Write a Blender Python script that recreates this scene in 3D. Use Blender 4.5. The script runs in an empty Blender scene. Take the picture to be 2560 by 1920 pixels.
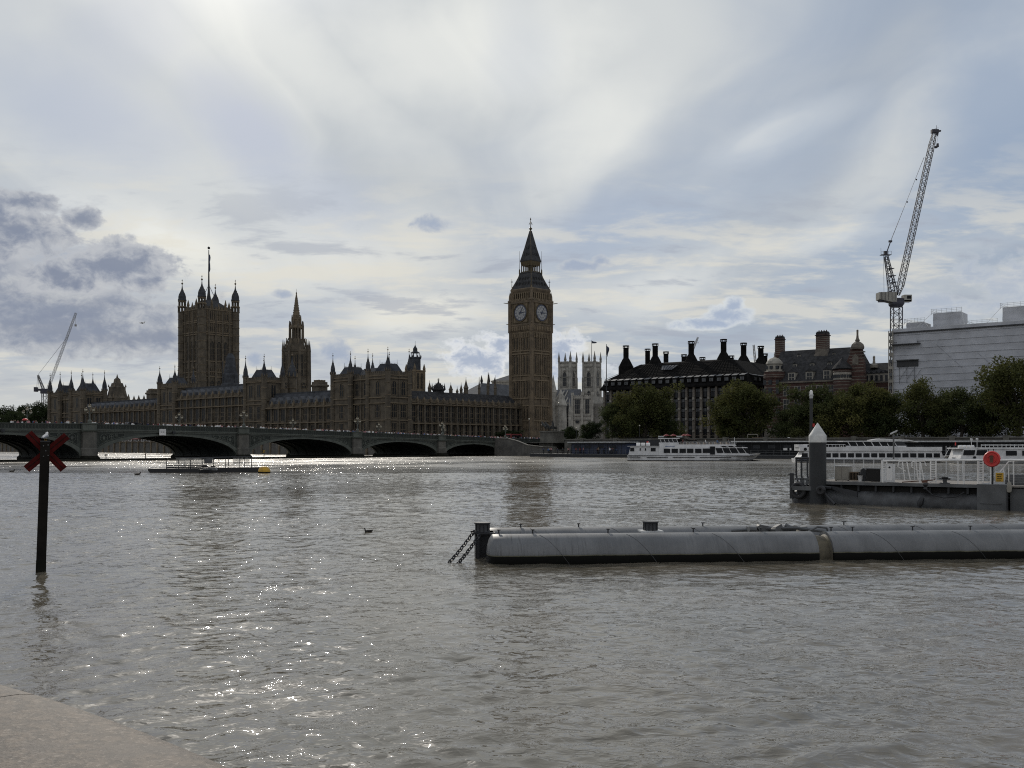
import bpy, bmesh, math, random
import numpy as np
from mathutils import Vector, Matrix
R = math.radians
random.seed(7)
SC = bpy.context.scene
COL = SC.collection

# ---------------------------------------------------------------- camera
F, CX, HY, CH = 2500.0, 1280.0, 1116.0, 3.0      # focal length (photo pixels), centre, horizon row, eye height over water
cam = bpy.data.cameras.new('camera')
cam.sensor_width = 36.0
cam.lens = 36.0 * F / 2560.0
cam.shift_y = (HY - 960.0) / 2560.0
cam.clip_start = 0.1
cam.clip_end = 20000.0
camo = bpy.data.objects.new('camera', cam)
camo.location = (0, 0, CH)
camo.rotation_euler = (R(90), 0, 0)
COL.objects.link(camo)
SC.camera = camo

# ---------------------------------------------------------------- exposure, sun
SC.view_settings.view_transform = 'Standard'
SC.view_settings.look = 'None'
SC.view_settings.exposure = 0.0
SC.view_settings.gamma = 1.0
SC.render.engine = 'CYCLES'
SC.cycles.use_denoising = False
SC.cycles.filter_width = 1.1
SC.cycles.max_bounces = 6
SC.cycles.glossy_bounces = 3
SC.cycles.diffuse_bounces = 2
SC.cycles.transparent_max_bounces = 12
SC.cycles.sample_clamp_indirect = 6.0
SUN_AZ, SUN_EL = -15.0, 32.0
sl = bpy.data.lights.new('sun', 'SUN')
sl.energy = 2.0
sl.angle = R(0.5)
sl.color = (1.0, 0.93, 0.82)
so = bpy.data.objects.new('sun', sl)
sdir = Vector((math.sin(R(SUN_AZ)) * math.cos(R(SUN_EL)), math.cos(R(SUN_AZ)) * math.cos(R(SUN_EL)), math.sin(R(SUN_EL))))
so.rotation_euler = sdir.to_track_quat('Z', 'Y').to_euler()
COL.objects.link(so)

# ---------------------------------------------------------------- sky (world)
world = bpy.data.worlds.new('World')
SC.world = world
world.use_nodes = True
WT = world.node_tree
WT.nodes.clear()


class E:
    """node-graph arithmetic on scalars"""
    def __init__(s, sock): s.s = sock
    def __add__(a, b): return mth('ADD', a, b)
    __radd__ = __add__
    def __sub__(a, b): return mth('SUBTRACT', a, b)
    def __rsub__(a, b): return mth('SUBTRACT', b, a)
    def __mul__(a, b): return mth('MULTIPLY', a, b)
    __rmul__ = __mul__
    def __truediv__(a, b): return mth('DIVIDE', a, b)
    def __rtruediv__(a, b): return mth('DIVIDE', b, a)
    def __pow__(a, b): return mth('POWER', a, b)


TREE = [WT]


def node(t, **kw):
    n = TREE[0].nodes.new(t)
    for k, v in kw.items():
        setattr(n, k, v)
    return n


def put(sock, v):
    if isinstance(v, E):
        TREE[0].links.new(v.s, sock)
    elif hasattr(v, 'is_output'):
        TREE[0].links.new(v, sock)
    else:
        sock.default_value = v


def mth(op, a, b=0.0, c=None, clamp=False):
    n = node('ShaderNodeMath', operation=op, use_clamp=clamp)
    put(n.inputs[0], a)
    put(n.inputs[1], b)
    if c is not None:
        put(n.inputs[2], c)
    return E(n.outputs[0])


def sstep(x, lo, hi, to0=0.0, to1=1.0, smooth=True):
    n = node('ShaderNodeMapRange', interpolation_type='SMOOTHSTEP' if smooth else 'LINEAR')
    put(n.inputs[0], x); put(n.inputs[1], lo); put(n.inputs[2], hi); put(n.inputs[3], to0); put(n.inputs[4], to1)
    return E(n.outputs[0])


def vec(x, y, z):
    n = node('ShaderNodeCombineXYZ')
    put(n.inputs[0], x); put(n.inputs[1], y); put(n.inputs[2], z)
    return n.outputs[0]


def noise(v, scale, detail=4.0, rough=0.5, dist=0.0):
    n = node('ShaderNodeTexNoise')
    put(n.inputs['Vector'], v)
    n.inputs['Scale'].default_value = scale
    n.inputs['Detail'].default_value = detail
    n.inputs['Roughness'].default_value = rough
    n.inputs['Distortion'].default_value = dist
    return E(n.outputs[0])


def mix(f, a, b):
    n = node('ShaderNodeMix', data_type='RGBA')
    put(n.inputs[0], f)
    for s, v in ((n.inputs[6], a), (n.inputs[7], b)):
        put(s, (*v, 1.0) if isinstance(v, tuple) else v)
    return n.outputs[2]


def lin(r, g, b):
    f = lambda c: (c / 255 / 12.92) if c < 10 else ((c / 255 + 0.055) / 1.055) ** 2.4
    return (f(r), f(g), f(b))


def make_sky():
    tc = node('ShaderNodeTexCoord')
    sep = node('ShaderNodeSeparateXYZ')
    put(sep.inputs[0], tc.outputs['Generated'])
    x, y, z = (E(sep.outputs[i]) for i in range(3))
    az = mth('ARCTAN2', x, y)
    el = mth('ARCSINE', mth('MINIMUM', mth('MAXIMUM', z, -1.0), 1.0))
    sky = node('ShaderNodeTexSky', sky_type='NISHITA')
    sky.sun_disc = False
    sky.sun_elevation = R(SUN_EL)
    sky.sun_rotation = R(SUN_AZ)
    sky.altitude = 20
    sky.air_density = 1.0
    sky.dust_density = 1.5
    skc = node('ShaderNodeMix', data_type='RGBA', blend_type='MULTIPLY')
    skc.inputs[0].default_value = 1.0
    put(skc.inputs[6], sky.outputs[0])
    skc.inputs[7].default_value = (0.055, 0.055, 0.055, 1)
    blue0 = mix(0.72, skc.outputs[2], lin(156, 174, 199))

    # high cloud sheet on a plane overhead
    zz = mth('MAXIMUM', z, 0.0) + 0.16
    px = x / zz
    py = y / zz
    up = sstep(z, -0.03, 0.02)
    warp = noise(vec(px, py, 0.0), 1.1, 2.0) - 0.5
    v1 = vec(px * 1.25 + py * 0.30 + warp * 0.9, py * 0.42 + warp * 0.6, 0.3)
    n1 = noise(v1, 1.35, 4.0, 0.46)
    v2 = vec(px * 0.9 + warp * 1.2, py * 0.75 + warp * 0.5, 2.0)
    n2 = noise(v2, 3.4, 5.0, 0.55)
    veil = sstep(n1 * 0.82 + n2 * 0.18, 0.33, 0.60)

    def spot(cx_, cy_, rx, ry, rot=0.0, w=None, k=1.0):
        """soft ellipse round a bearing / elevation (given as photo pixel of that bearing)"""
        u = cx_ - CX
        a0 = math.atan(u / F)
        e0 = math.atan((HY - cy_) / math.hypot(F, u))
        dx = (az - a0) * (F / rx)
        dy = (el - e0) * (F / ry)
        if rot:
            c, s = math.cos(R(rot)), math.sin(R(rot))
            rr = rx / ry
            dx, dy = dx * c + dy * (s / rr), dy * c - dx * (s * rr)
        d = mth('SQRT', dx * dx + dy * dy)
        if w is not None:
            d = d + w * k
        return d

    wl = noise(vec(az * 3.0, el * 4.0, 0.0), 3.0, 4.0, 0.55) - 0.5
    # thin blue gaps of the real sky, and thicker luminous bands
    gap = 0.0
    for (a, b, c, d, rot, s) in ((2500, 300, 230, 330, 20, 0.8), (1950, 420, 380, 120, 25, 0.5), (1560, 570, 440, 120, 12, 0.8),
                                 (640, 345, 260, 120, -35, 0.95), (180, 290, 340, 140, -12, 0.72), (820, 500, 300, 130, -30, 0.62), (330, 90, 140, 200, -40, 0.4), (1300, 120, 120, 160, 0, 0.3),
                                 (2350, 650, 300, 60, 0, 0.25), (1080, 565, 110, 35, 5, 0.5), (1950, -200, 500, 140, 0, 0.3)):
        gap = mth('MAXIMUM', gap, sstep(spot(a, b, c, d, rot, wl, 1.1), 1.15, 0.15, 0.0, s))
    lum = 0.0
    for (a, b, c, d, rot, s) in ((700, 120, 520, 130, -30, 0.7), (1150, 130, 420, 200, 0, 0.8), (1000, 620, 300, 140, 0, 0.55), (420, 620, 420, 90, -12, 0.75),
                                 (1050, 780, 250, 60, 0, 0.85), (1560, 740, 330, 70, 8, 0.65), (1500, 330, 260, 160, 15, 0.45), (1950, 330, 230, 50, 18, 0.85),
                                 (2100, 590, 400, 45, 6, 0.5), (350, 30, 300, 90, -30, 0.5)):
        lum = mth('MAXIMUM', lum, sstep(spot(a, b, c, d, rot, wl, 1.0), 1.2, 0.1, 0.0, s))
    cs = x * sdir.x + y * sdir.y + z * sdir.z
    glow = mth('POWER', mth('MAXIMUM', cs, 0.0), 5.0)
    halo = mth('POWER', mth('MAXIMUM', cs, 0.0), 260.0)
    veil_d = mth('MULTIPLY', mth('MAXIMUM', veil * 0.62 + 0.36, lum), 1.0 - gap, clamp=True)
    v4 = vec(px * 2.3 - py * 0.10 + warp * 1.1, py * 0.22 + warp * 0.35, 7.0)
    streak = noise(v4, 1.25, 5.0, 0.5, 0.15)
    fan = (sstep(streak, 0.36, 0.64) - 0.5) * sstep(el, 0.07, 0.20)
    bright = mth('ADD', lum * 0.62 + veil * 0.26 + fan * 0.30, glow * 0.22, clamp=True)
    vcol = mix(bright, lin(167, 176, 187), lin(237, 238, 233))
    c = mix(veil_d, blue0, vcol)
    warmth = sstep(spot(900, 720, 900, 200, 0), 1.2, 0.1, 0.0, 0.6)
    c = mix(warmth * lum, c, lin(227, 223, 208))

    # streaky stratocumulus low over the town (foreshortens with its plane)
    v3 = vec(px * 0.85, py * 1.35, 5.0)
    n3 = noise(v3, 2.6, 6.0, 0.58, 0.4)
    band = sstep(el, 0.02, 0.07) * sstep(el, 0.30, 0.17)
    n5 = noise(vec(px * 1.6, py * 2.6, 9.0), 3.4, 5.0, 0.6, 0.3)
    n3 = n3 * 0.68 + n5 * 0.32
    c = mix(sstep(n3, 0.48, 0.60) * band * 0.6, c, lin(226, 222, 209))
    c = mix(sstep(n3, 0.475, 0.38) * band * 0.6, c, lin(163, 170, 184))
    low = sstep(el, 0.09, 0.0)
    c = mix(low * 0.55, c, lin(216, 216, 209))

    # heaps of cumulus
    q = vec(az * 1.0, el * 1.35, 0.0)
    wf = noise(q, 52.0, 7.0, 0.62, 0.3) - 0.5
    wm = noise(q, 17.0, 5.0, 0.6, 0.2) - 0.5
    wob = wm * 2.6 + wf * 2.2

    def heap(cols, spots, soft=0.38, amt=1.0, k=1.0):
        nonlocal c
        m = None
        for (a, b, rx, ry) in spots:
            d = 1.0 - spot(a, b, rx, ry)
            m = d if m is None else mth('MAXIMUM', m, d)
        m = m + wob * k
        core = sstep(m + wf * 0.9 - wm * 0.6, 0.05, 0.95)
        cc = mix(core, lin(*cols[0]), lin(*cols[1]))
        c = mix(sstep(m, 0.0, soft) * amt, c, cc)

    heap(((190, 193, 197), (132, 141, 160)), ((120, 790, 430, 110), (330, 845, 260, 55), (-150, 700, 320, 150), (150, 830, 420, 70)), 0.34, 0.90, 0.40)
    heap(((188, 191, 196), (130, 139, 158)), ((300, 665, 150, 62), (40, 580, 150, 75), (-40, 560, 160, 90), (200, 545, 52, 30), (60, 505, 90, 30), (160, 690, 130, 50), (355, 705, 80, 35)), 0.24, 0.92, 0.55)
    heap(((232, 234, 235), (170, 181, 200)), ((1195, 905, 105, 60), (1240, 860, 60, 35), (1400, 885, 62, 75), (1420, 930, 110, 40)), 0.40, 0.92, 0.85)
    heap(((214, 219, 222), (166, 179, 200)), ((1820, 790, 85, 36), (1770, 808, 120, 20), (1835, 765, 35, 22)), 0.35, 0.95, 0.55)
    heap(((192, 197, 203), (160, 172, 192)), ((835, 880, 50, 44), (1450, 665, 80, 18), (1500, 650, 26, 16), (640, 900, 30, 20), (1075, 560, 60, 26), (440, 955, 40, 16), (705, 735, 30, 12)), 0.45, 0.85, 0.6)
    heap(((206, 210, 213), (176, 186, 202)), ((2520, 720, 120, 90), (2430, 690, 80, 50), (2330, 760, 150, 40)), 0.6, 0.55, 0.9)

    # away from the sun the cloud cover is broken and darker
    away = sstep(y, 0.25, -0.35)
    back = mix(sstep(n2, 0.38, 0.60), mix(0.75, skc.outputs[2], lin(152, 168, 192)), lin(226, 224, 220))
    c = mix(away, c, back)
    c = mix(halo * 0.9, c, (4.2, 4.0, 3.7))
    c = mix(up, lin(120, 118, 112), c)
    bg = node('ShaderNodeBackground')
    put(bg.inputs[0], c)
    bg.inputs[1].default_value = 1.0
    out = node('ShaderNodeOutputWorld')
    put(out.inputs[0], bg.outputs[0])


make_sky()

# ---------------------------------------------------------------- helpers
def W(px, py, D):
    """photo pixel + distance -> world point"""
    return Vector(((px - CX) / F * D, D, CH + (HY - py) / F * D))


def wz(py, D): return CH + (HY - py) / F * D
def wx(px, D): return (px - CX) / F * D


def material(name, col, rough=0.8, var=0.3, scale=1.0, bump=0.0, metal=0.0, streak=0.0, col2=None, spec=0.5, alpha=None):
    m = bpy.data.materials.new(name)
    m.use_nodes = True
    TREE[0] = m.node_tree
    b = m.node_tree.nodes['Principled BSDF']
    tc = node('ShaderNodeTexCoord')
    n = noise(tc.outputs['Object'], scale, 6.0, 0.6)
    c2 = col2 or tuple(c * (1 - var) * 0.8 for c in col)
    hi = tuple(min(1, c * (1 + var * 0.5)) for c in col)
    c = mix(sstep(n, 0.3, 0.7), c2, hi)
    if streak:
        mp = node('ShaderNodeMapping')
        put(mp.inputs[0], tc.outputs['Object'])
        mp.inputs['Scale'].default_value = (2.2 * scale, 2.2 * scale, 0.12 * scale)
        n2 = noise(mp.outputs[0], 1.6, 4.0, 0.6)
        c = mix(sstep(n2, 0.5, 0.72) * streak, c, tuple(v * 0.45 for v in col))
    put(b.inputs['Base Color'], c)
    put(b.inputs['Roughness'], sstep(n, 0.2, 0.8, max(0.02, rough - 0.08), min(1, rough + 0.08)))
    b.inputs['Metallic'].default_value = metal
    b.inputs['Specular IOR Level'].default_value = spec
    if alpha is not None:
        b.inputs['Alpha'].default_value = alpha
    if bump:
        bn = node('ShaderNodeBump')
        bn.inputs['Strength'].default_value = bump
        bn.inputs['Distance'].default_value = 0.05
        nb = noise(tc.outputs['Object'], scale * 6, 5.0, 0.6)
        put(bn.inputs['Height'], nb)
        put(b.inputs['Normal'], bn.outputs[0])
    return m


class MB:
    """mesh builder: collects shapes, links them as ONE object"""
    def __init__(s, T=None):
        s.v, s.f, s.m, s.T = [], [], [], T

    def add(s, pts, faces, m=0):
        o = len(s.v)
        if s.T is not None:
            s.v += [tuple(s.T @ Vector(p)) for p in pts]
        else:
            s.v += [tuple(p) for p in pts]
        for f in faces:
            s.f.append([i + o for i in f])
            s.m.append(m)
        return s

    def box(s, x0, x1, y0, y1, z0, z1, m=0):
        return s.add([(x0, y0, z0), (x1, y0, z0), (x1, y1, z0), (x0, y1, z0), (x0, y0, z1), (x1, y0, z1), (x1, y1, z1), (x0, y1, z1)],
                     [(3, 2, 1, 0), (4, 5, 6, 7), (0, 1, 5, 4), (1, 2, 6, 5), (2, 3, 7, 6), (3, 0, 4, 7)], m)

    def quad(s, a, b, c, d, m=0): return s.add([a, b, c, d], [(0, 1, 2, 3)], m)

    def loft(s, rings, m=0, cap=True, closed=True):
        n = len(rings[0])
        pts = [p for r in rings for p in r]
        fs = []
        for k in range(len(rings) - 1):
            for i in range(n if closed else n - 1):
                j = (i + 1) % n
                fs.append((k * n + i, k * n + j, (k + 1) * n + j, (k + 1) * n + i))
        if cap:
            fs.append(tuple(reversed(range(n))))
            fs.append(tuple((len(rings) - 1) * n + i for i in range(n)))
        return s.add(pts, fs, m)

    def lathe(s, cx, cy, prof, n=8, m=0, rot=0.0, cap=True):
        rings = [[(cx + r * math.cos(rot + 2 * math.pi * i / n), cy + r * math.sin(rot + 2 * math.pi * i / n), z) for i in range(n)] for r, z in prof]
        return s.loft(rings, m, cap)

    def sq(s, cx, cy, prof, m=0):
        """square section, prof of (half width, z)"""
        return s.lathe(cx, cy, [(h * math.sqrt(2), z) for h, z in prof], 4, m, math.pi / 4)

    def pyr(s, cx, cy, h, z0, z1, m=0):
        return s.add([(cx - h, cy - h, z0), (cx + h, cy - h, z0), (cx + h, cy + h, z0), (cx - h, cy + h, z0), (cx, cy, z1)],
                     [(3, 2, 1, 0), (0, 1, 4), (1, 2, 4), (2, 3, 4), (3, 0, 4)], m)

    def tube(s, p0, p1, r0, r1=None, n=6, m=0):
        p0, p1 = Vector(p0), Vector(p1)
        r1 = r0 if r1 is None else r1
        d = (p1 - p0)
        if d.length < 1e-6:
            return s
        d.normalize()
        a = d.orthogonal().normalized()
        b = d.cross(a)
        ring = lambda p, r: [p + (a * math.cos(2 * math.pi * i / n) + b * math.sin(2 * math.pi * i / n)) * r for i in range(n)]
        return s.loft([ring(p0, r0), ring(p1, r1)], m)

    def path(s, pts, r, n=6, m=0):
        pts = [Vector(p) for p in pts]
        rr = r if isinstance(r, (list, tuple)) else [r] * len(pts)
        rings = []
        a = None
        for i, p in enumerate(pts):
            d = (pts[min(i + 1, len(pts) - 1)] - pts[max(i - 1, 0)]).normalized()
            a = d.orthogonal().normalized() if a is None else (a - d * a.dot(d)).normalized()
            b = d.cross(a)
            rings.append([p + (a * math.cos(2 * math.pi * k / n) + b * math.sin(2 * math.pi * k / n)) * rr[i] for k in range(n)])
        return s.loft(rings, m)

    def prism(s, poly, z0, z1, m=0):
        return s.loft([[(x, y, z0) for x, y in poly], [(x, y, z1) for x, y in poly]], m)

    def prism_y(s, poly, y0, y1, m=0):
        """poly of (x, z) extruded along y"""
        return s.loft([[(x, y0, z) for x, z in poly], [(x, y1, z) for x, z in poly]], m)

    def prism_x(s, poly, x0, x1, m=0):
        """poly of (y, z) extruded along x"""
        return s.loft([[(x0, y, z) for y, z in poly], [(x1, y, z) for y, z in poly]], m)

    def ball(s, c, r, m=0, nu=10, nv=7, sc=(1, 1, 1)):
        rings = []
        for j in range(1, nv):
            t = math.pi * j / nv
            rings.append([(c[0] + r * sc[0] * math.sin(t) * math.cos(2 * math.pi * i / nu), c[1] + r * sc[1] * math.sin(t) * math.sin(2 * math.pi * i / nu), c[2] - r * sc[2] * math.cos(t)) for i in range(nu)])
        return s.loft(rings, m)

    def mesh(s, name, mats, smooth=False):
        me = bpy.data.meshes.new(name)
        me.from_pydata(s.v, [], s.f)
        for mt in (mats if isinstance(mats, (list, tuple)) else [mats]):
            me.materials.append(mt)
        me.polygons.foreach_set('material_index', s.m)
        bm = bmesh.new()
        bm.from_mesh(me)
        bmesh.ops.recalc_face_normals(bm, faces=bm.faces)
        bm.to_mesh(me)
        bm.free()
        if smooth:
            me.polygons.foreach_set('use_smooth', [True] * len(me.polygons))
            try:
                me.set_sharp_from_angle(angle=R(40))
            except Exception:
                pass
        me.update()
        return me

    def build(s, name, mats, parent=None, smooth=False):
        return place(name, s.mesh(name, mats, smooth), parent)


def place(name, me, parent=None, loc=(0, 0, 0), rz=0.0, scale=None):
    o = bpy.data.objects.new(name, me)
    COL.objects.link(o)
    o.location = loc
    o.rotation_euler = (0, 0, rz)
    if scale is not None:
        o.scale = scale if isinstance(scale, (tuple, list)) else (scale,) * 3
    o.parent = parent
    return o


def tag(o, label=None, cat=None, group=None, kind=None):
    if label: o['label'] = label
    if cat: o['category'] = cat
    if group: o['group'] = group
    if kind: o['kind'] = kind
    return o


def thing(name, label, cat, loc=(0, 0, 0), rz=0.0, group=None):
    o = bpy.data.objects.new(name, None)
    COL.objects.link(o)
    o.location = loc
    o.rotation_euler = (0, 0, rz)
    o.empty_display_size = 0.5
    return tag(o, label, cat, group)


def copy_tree(o, parent=None):
    c = o.copy()
    COL.objects.link(c)
    c.parent = parent
    for ch in list(o.children):
        copy_tree(ch, c)
    return c


# ---------------------------------------------------------------- materials
M = {}
def mk(name, *a, **k): M[name] = material(name, *a, **k)


mk('palace_stone', (0.105, 0.087, 0.063), 0.9, 0.35, 0.35, streak=0.5)
mk('palace_trim', (0.15, 0.118, 0.078), 0.9, 0.25, 0.5, streak=0.3)
mk('palace_slate', (0.06, 0.064, 0.072), 0.85, 0.3, 0.4, spec=0.15)
mk('tower_stone', (0.15, 0.115, 0.076), 0.9, 0.3, 0.35, streak=0.35)
mk('tower_trim', (0.19, 0.147, 0.095), 0.9, 0.25, 0.5)
mk('iron_roof', (0.055, 0.056, 0.058), 0.8, 0.3, 0.6, spec=0.2)
mk('gold', (0.085, 0.062, 0.026), 0.45, 0.3, 1.5, metal=0.4)
mk('dial_glass', (0.34, 0.34, 0.335), 0.35, 0.05, 2.0)
mk('dial_blue', (0.02, 0.03, 0.07), 0.5, 0.1, 2.0)
mk('dark_glass', (0.014, 0.015, 0.016), 0.45, 0.2, 0.6, spec=0.2)
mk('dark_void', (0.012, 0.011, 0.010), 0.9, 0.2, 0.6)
mk('bridge_green', (0.053, 0.061, 0.052), 0.6, 0.25, 0.5, streak=0.4)
mk('bridge_light', (0.088, 0.098, 0.083), 0.6, 0.2, 0.6, streak=0.4)
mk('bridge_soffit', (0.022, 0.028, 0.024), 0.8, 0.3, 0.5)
mk('pier_granite', (0.12, 0.115, 0.10), 0.85, 0.3, 0.5, streak=0.5)
mk('weed', (0.014, 0.014, 0.010), 0.85, 0.4, 1.5, spec=0.1)
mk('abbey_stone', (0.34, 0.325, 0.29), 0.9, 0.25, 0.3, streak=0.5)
mk('abbey_dark', (0.20, 0.19, 0.17), 0.9, 0.25, 0.3, streak=0.5)  # darker tone of the abbey stone for courses, pinnacles and window surrounds
mk('lead_roof', (0.11, 0.115, 0.125), 0.85, 0.2, 0.4, spec=0.15)
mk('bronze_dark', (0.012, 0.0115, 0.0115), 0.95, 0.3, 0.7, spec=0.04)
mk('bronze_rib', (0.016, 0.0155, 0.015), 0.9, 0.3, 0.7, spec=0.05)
mk('pale_column', (0.15, 0.13, 0.108), 0.85, 0.2, 0.6)
mk('blind', (0.10, 0.105, 0.11), 0.6, 0.15, 0.8)
mk('office_glass', (0.028, 0.031, 0.036), 0.25, 0.3, 0.5, spec=0.25)
mk('red_brick', (0.072, 0.036, 0.029), 0.9, 0.25, 0.8)
mk('band_stone', (0.15, 0.132, 0.11), 0.9, 0.25, 0.8)
mk('portland', (0.30, 0.28, 0.24), 0.85, 0.2, 0.6, streak=0.3)
mk('slate', (0.045, 0.045, 0.047), 0.9, 0.35, 0.9, spec=0.1)
mk('white_paint', (0.62, 0.62, 0.62), 0.4, 0.08, 0.7, streak=0.12)
mk('white_trim', (0.75, 0.74, 0.72), 0.5, 0.06, 0.7)
mk('boat_glass', (0.012, 0.013, 0.015), 0.3, 0.2, 0.4, spec=0.12)
mk('black_rubber', (0.015, 0.015, 0.017), 0.6, 0.2, 2.0)
mk('navy', (0.02, 0.03, 0.065), 0.5, 0.2, 0.4)
mk('dark_hull', (0.02, 0.021, 0.024), 0.5, 0.3, 0.5)
mk('steel_grey', (0.095, 0.098, 0.10), 0.5, 0.25, 1.0, streak=0.3)
mk('dormer_cap', (0.10, 0.103, 0.107), 0.6, 0.1, 1.0)
mk('steel_pale', (0.55, 0.56, 0.56), 0.5, 0.2, 1.5)
mk('pile_paint', (0.023, 0.025, 0.027), 0.65, 0.25, 1.2, streak=0.4)
mk('crane_steel', (0.035, 0.035, 0.05), 0.6, 0.2, 0.5)
mk('crane_pale', (0.25, 0.25, 0.25), 0.6, 0.1, 0.5)
mk('crane_box', (0.30, 0.29, 0.26), 0.7, 0.15, 0.4)
mk('red_paint', (0.088, 0.011, 0.010), 0.8, 0.3, 3.0, spec=0.08)
mk('red_bright', (0.5, 0.03, 0.025), 0.45, 0.1, 2.0)
mk('yellow', (0.50, 0.29, 0.02), 0.5, 0.2, 2.0)
mk('wood_dark', (0.016, 0.014, 0.012), 0.85, 0.35, 3.0, streak=0.4, spec=0.1)
mk('wood', (0.14, 0.10, 0.065), 0.8, 0.3, 2.0)
mk('gull_white', (0.75, 0.74, 0.72), 0.8, 0.1, 12.0)
mk('gull_grey', (0.26, 0.28, 0.30), 0.8, 0.1, 12.0)
mk('feather_dark', (0.035, 0.03, 0.026), 0.8, 0.3, 12.0)
mk('bark', (0.06, 0.05, 0.038), 0.9, 0.3, 2.0)
mk('bronze_statue', (0.022, 0.023, 0.021), 0.6, 0.3, 1.0)
mk('asphalt', (0.05, 0.05, 0.052), 0.9, 0.2, 0.8)
mk('paving', (0.22, 0.2, 0.18), 0.9, 0.2, 0.8)
mk('river_granite', (0.10, 0.095, 0.085), 0.85, 0.3, 0.5, streak=0.5)
mk('skin', (0.36, 0.22, 0.16), 0.7, 0.1, 6.0)
for nm, c in (('white', (0.75, 0.75, 0.74)), ('black', (0.018, 0.018, 0.02)), ('navy', (0.02, 0.03, 0.08)), ('red', (0.17, 0.025, 0.025)), ('grey', (0.16, 0.16, 0.17)),
              ('pink', (0.5, 0.25, 0.27)), ('blue', (0.06, 0.14, 0.32)), ('beige', (0.38, 0.31, 0.22))):
    mk('cloth_' + nm, c, 0.85, 0.15, 3.0)

# ---------------------------------------------------------------- water
def water_material():
    m = bpy.data.materials.new('river_water')
    m.use_nodes = True
    TREE[0] = m.node_tree
    b = m.node_tree.nodes['Principled BSDF']
    tc = node('ShaderNodeTexCoord')
    o = tc.outputs['Object']
    silt = noise(o, 0.22, 4.0, 0.6)
    put(b.inputs['Base Color'], mix(sstep(silt, 0.35, 0.7), (0.104, 0.093, 0.071), (0.147, 0.128, 0.098)))
    sp = node('ShaderNodeSeparateXYZ'); put(sp.inputs[0], o); wy = E(sp.outputs[1])
    cat = noise(o, 0.045, 4.0, 0.65)
    put(b.inputs['Roughness'], sstep(wy, 70.0, 215.0, 0.02, 0.30) * sstep(cat, 0.38, 0.60, 0.45, 1.15))
    b.inputs['IOR'].default_value = 1.52
    mp = node('ShaderNodeMapping')
    put(mp.inputs[0], o)
    mp.inputs['Rotation'].default_value = (0, 0, R(14))
    mp.inputs['Scale'].default_value = (0.75, 1.15, 1.0)
    a = noise(mp.outputs[0], 4.0, 2.5, 0.45, 0.7)
    patch = noise(o, 0.07, 3.0, 0.6)
    bn = node('ShaderNodeBump')
    put(bn.inputs['Strength'], sstep(patch, 0.38, 0.62, 0.45, 1.0))
    put(bn.inputs['Distance'], sstep(wy, 55.0, 190.0, 0.030, 0.060))
    mp2 = node('ShaderNodeMapping')
    put(mp2.inputs[0], o)
    mp2.inputs['Rotation'].default_value = (0, 0, R(-9))
    mp2.inputs['Scale'].default_value = (0.7, 1.2, 1.0)
    fine = noise(mp2.outputs[0], 15.0, 2.0, 0.5, 0.4)
    paws = noise(o, 0.9, 3.0, 0.6)
    ridge = 1.0 - mth('ABSOLUTE', a * 2.6 - 1.3)
    put(bn.inputs['Height'], a * 0.55 + ridge * 0.42 + fine * sstep(paws, 0.46, 0.68, 0.12, 0.68))
    put(b.inputs['Normal'], bn.outputs[0])
    return m


def waves_table():
    rng = np.random.default_rng(11)
    lam = np.geomspace(0.16, 9.0, 150)
    wind = R(255)                                     # chop runs roughly towards the near bank
    th = wind + rng.normal(0, 1.0, lam.size)
    k = 2 * np.pi / lam
    slope = 0.0135 * np.exp(-((np.log(lam) - np.log(0.55)) / 1.1) ** 2) + 0.0025
    amp = slope / k * rng.uniform(0.6, 1.4, lam.size)
    return lam, k * np.cos(th), k * np.sin(th), amp, rng.uniform(0, 2 * np.pi, lam.size)


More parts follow.
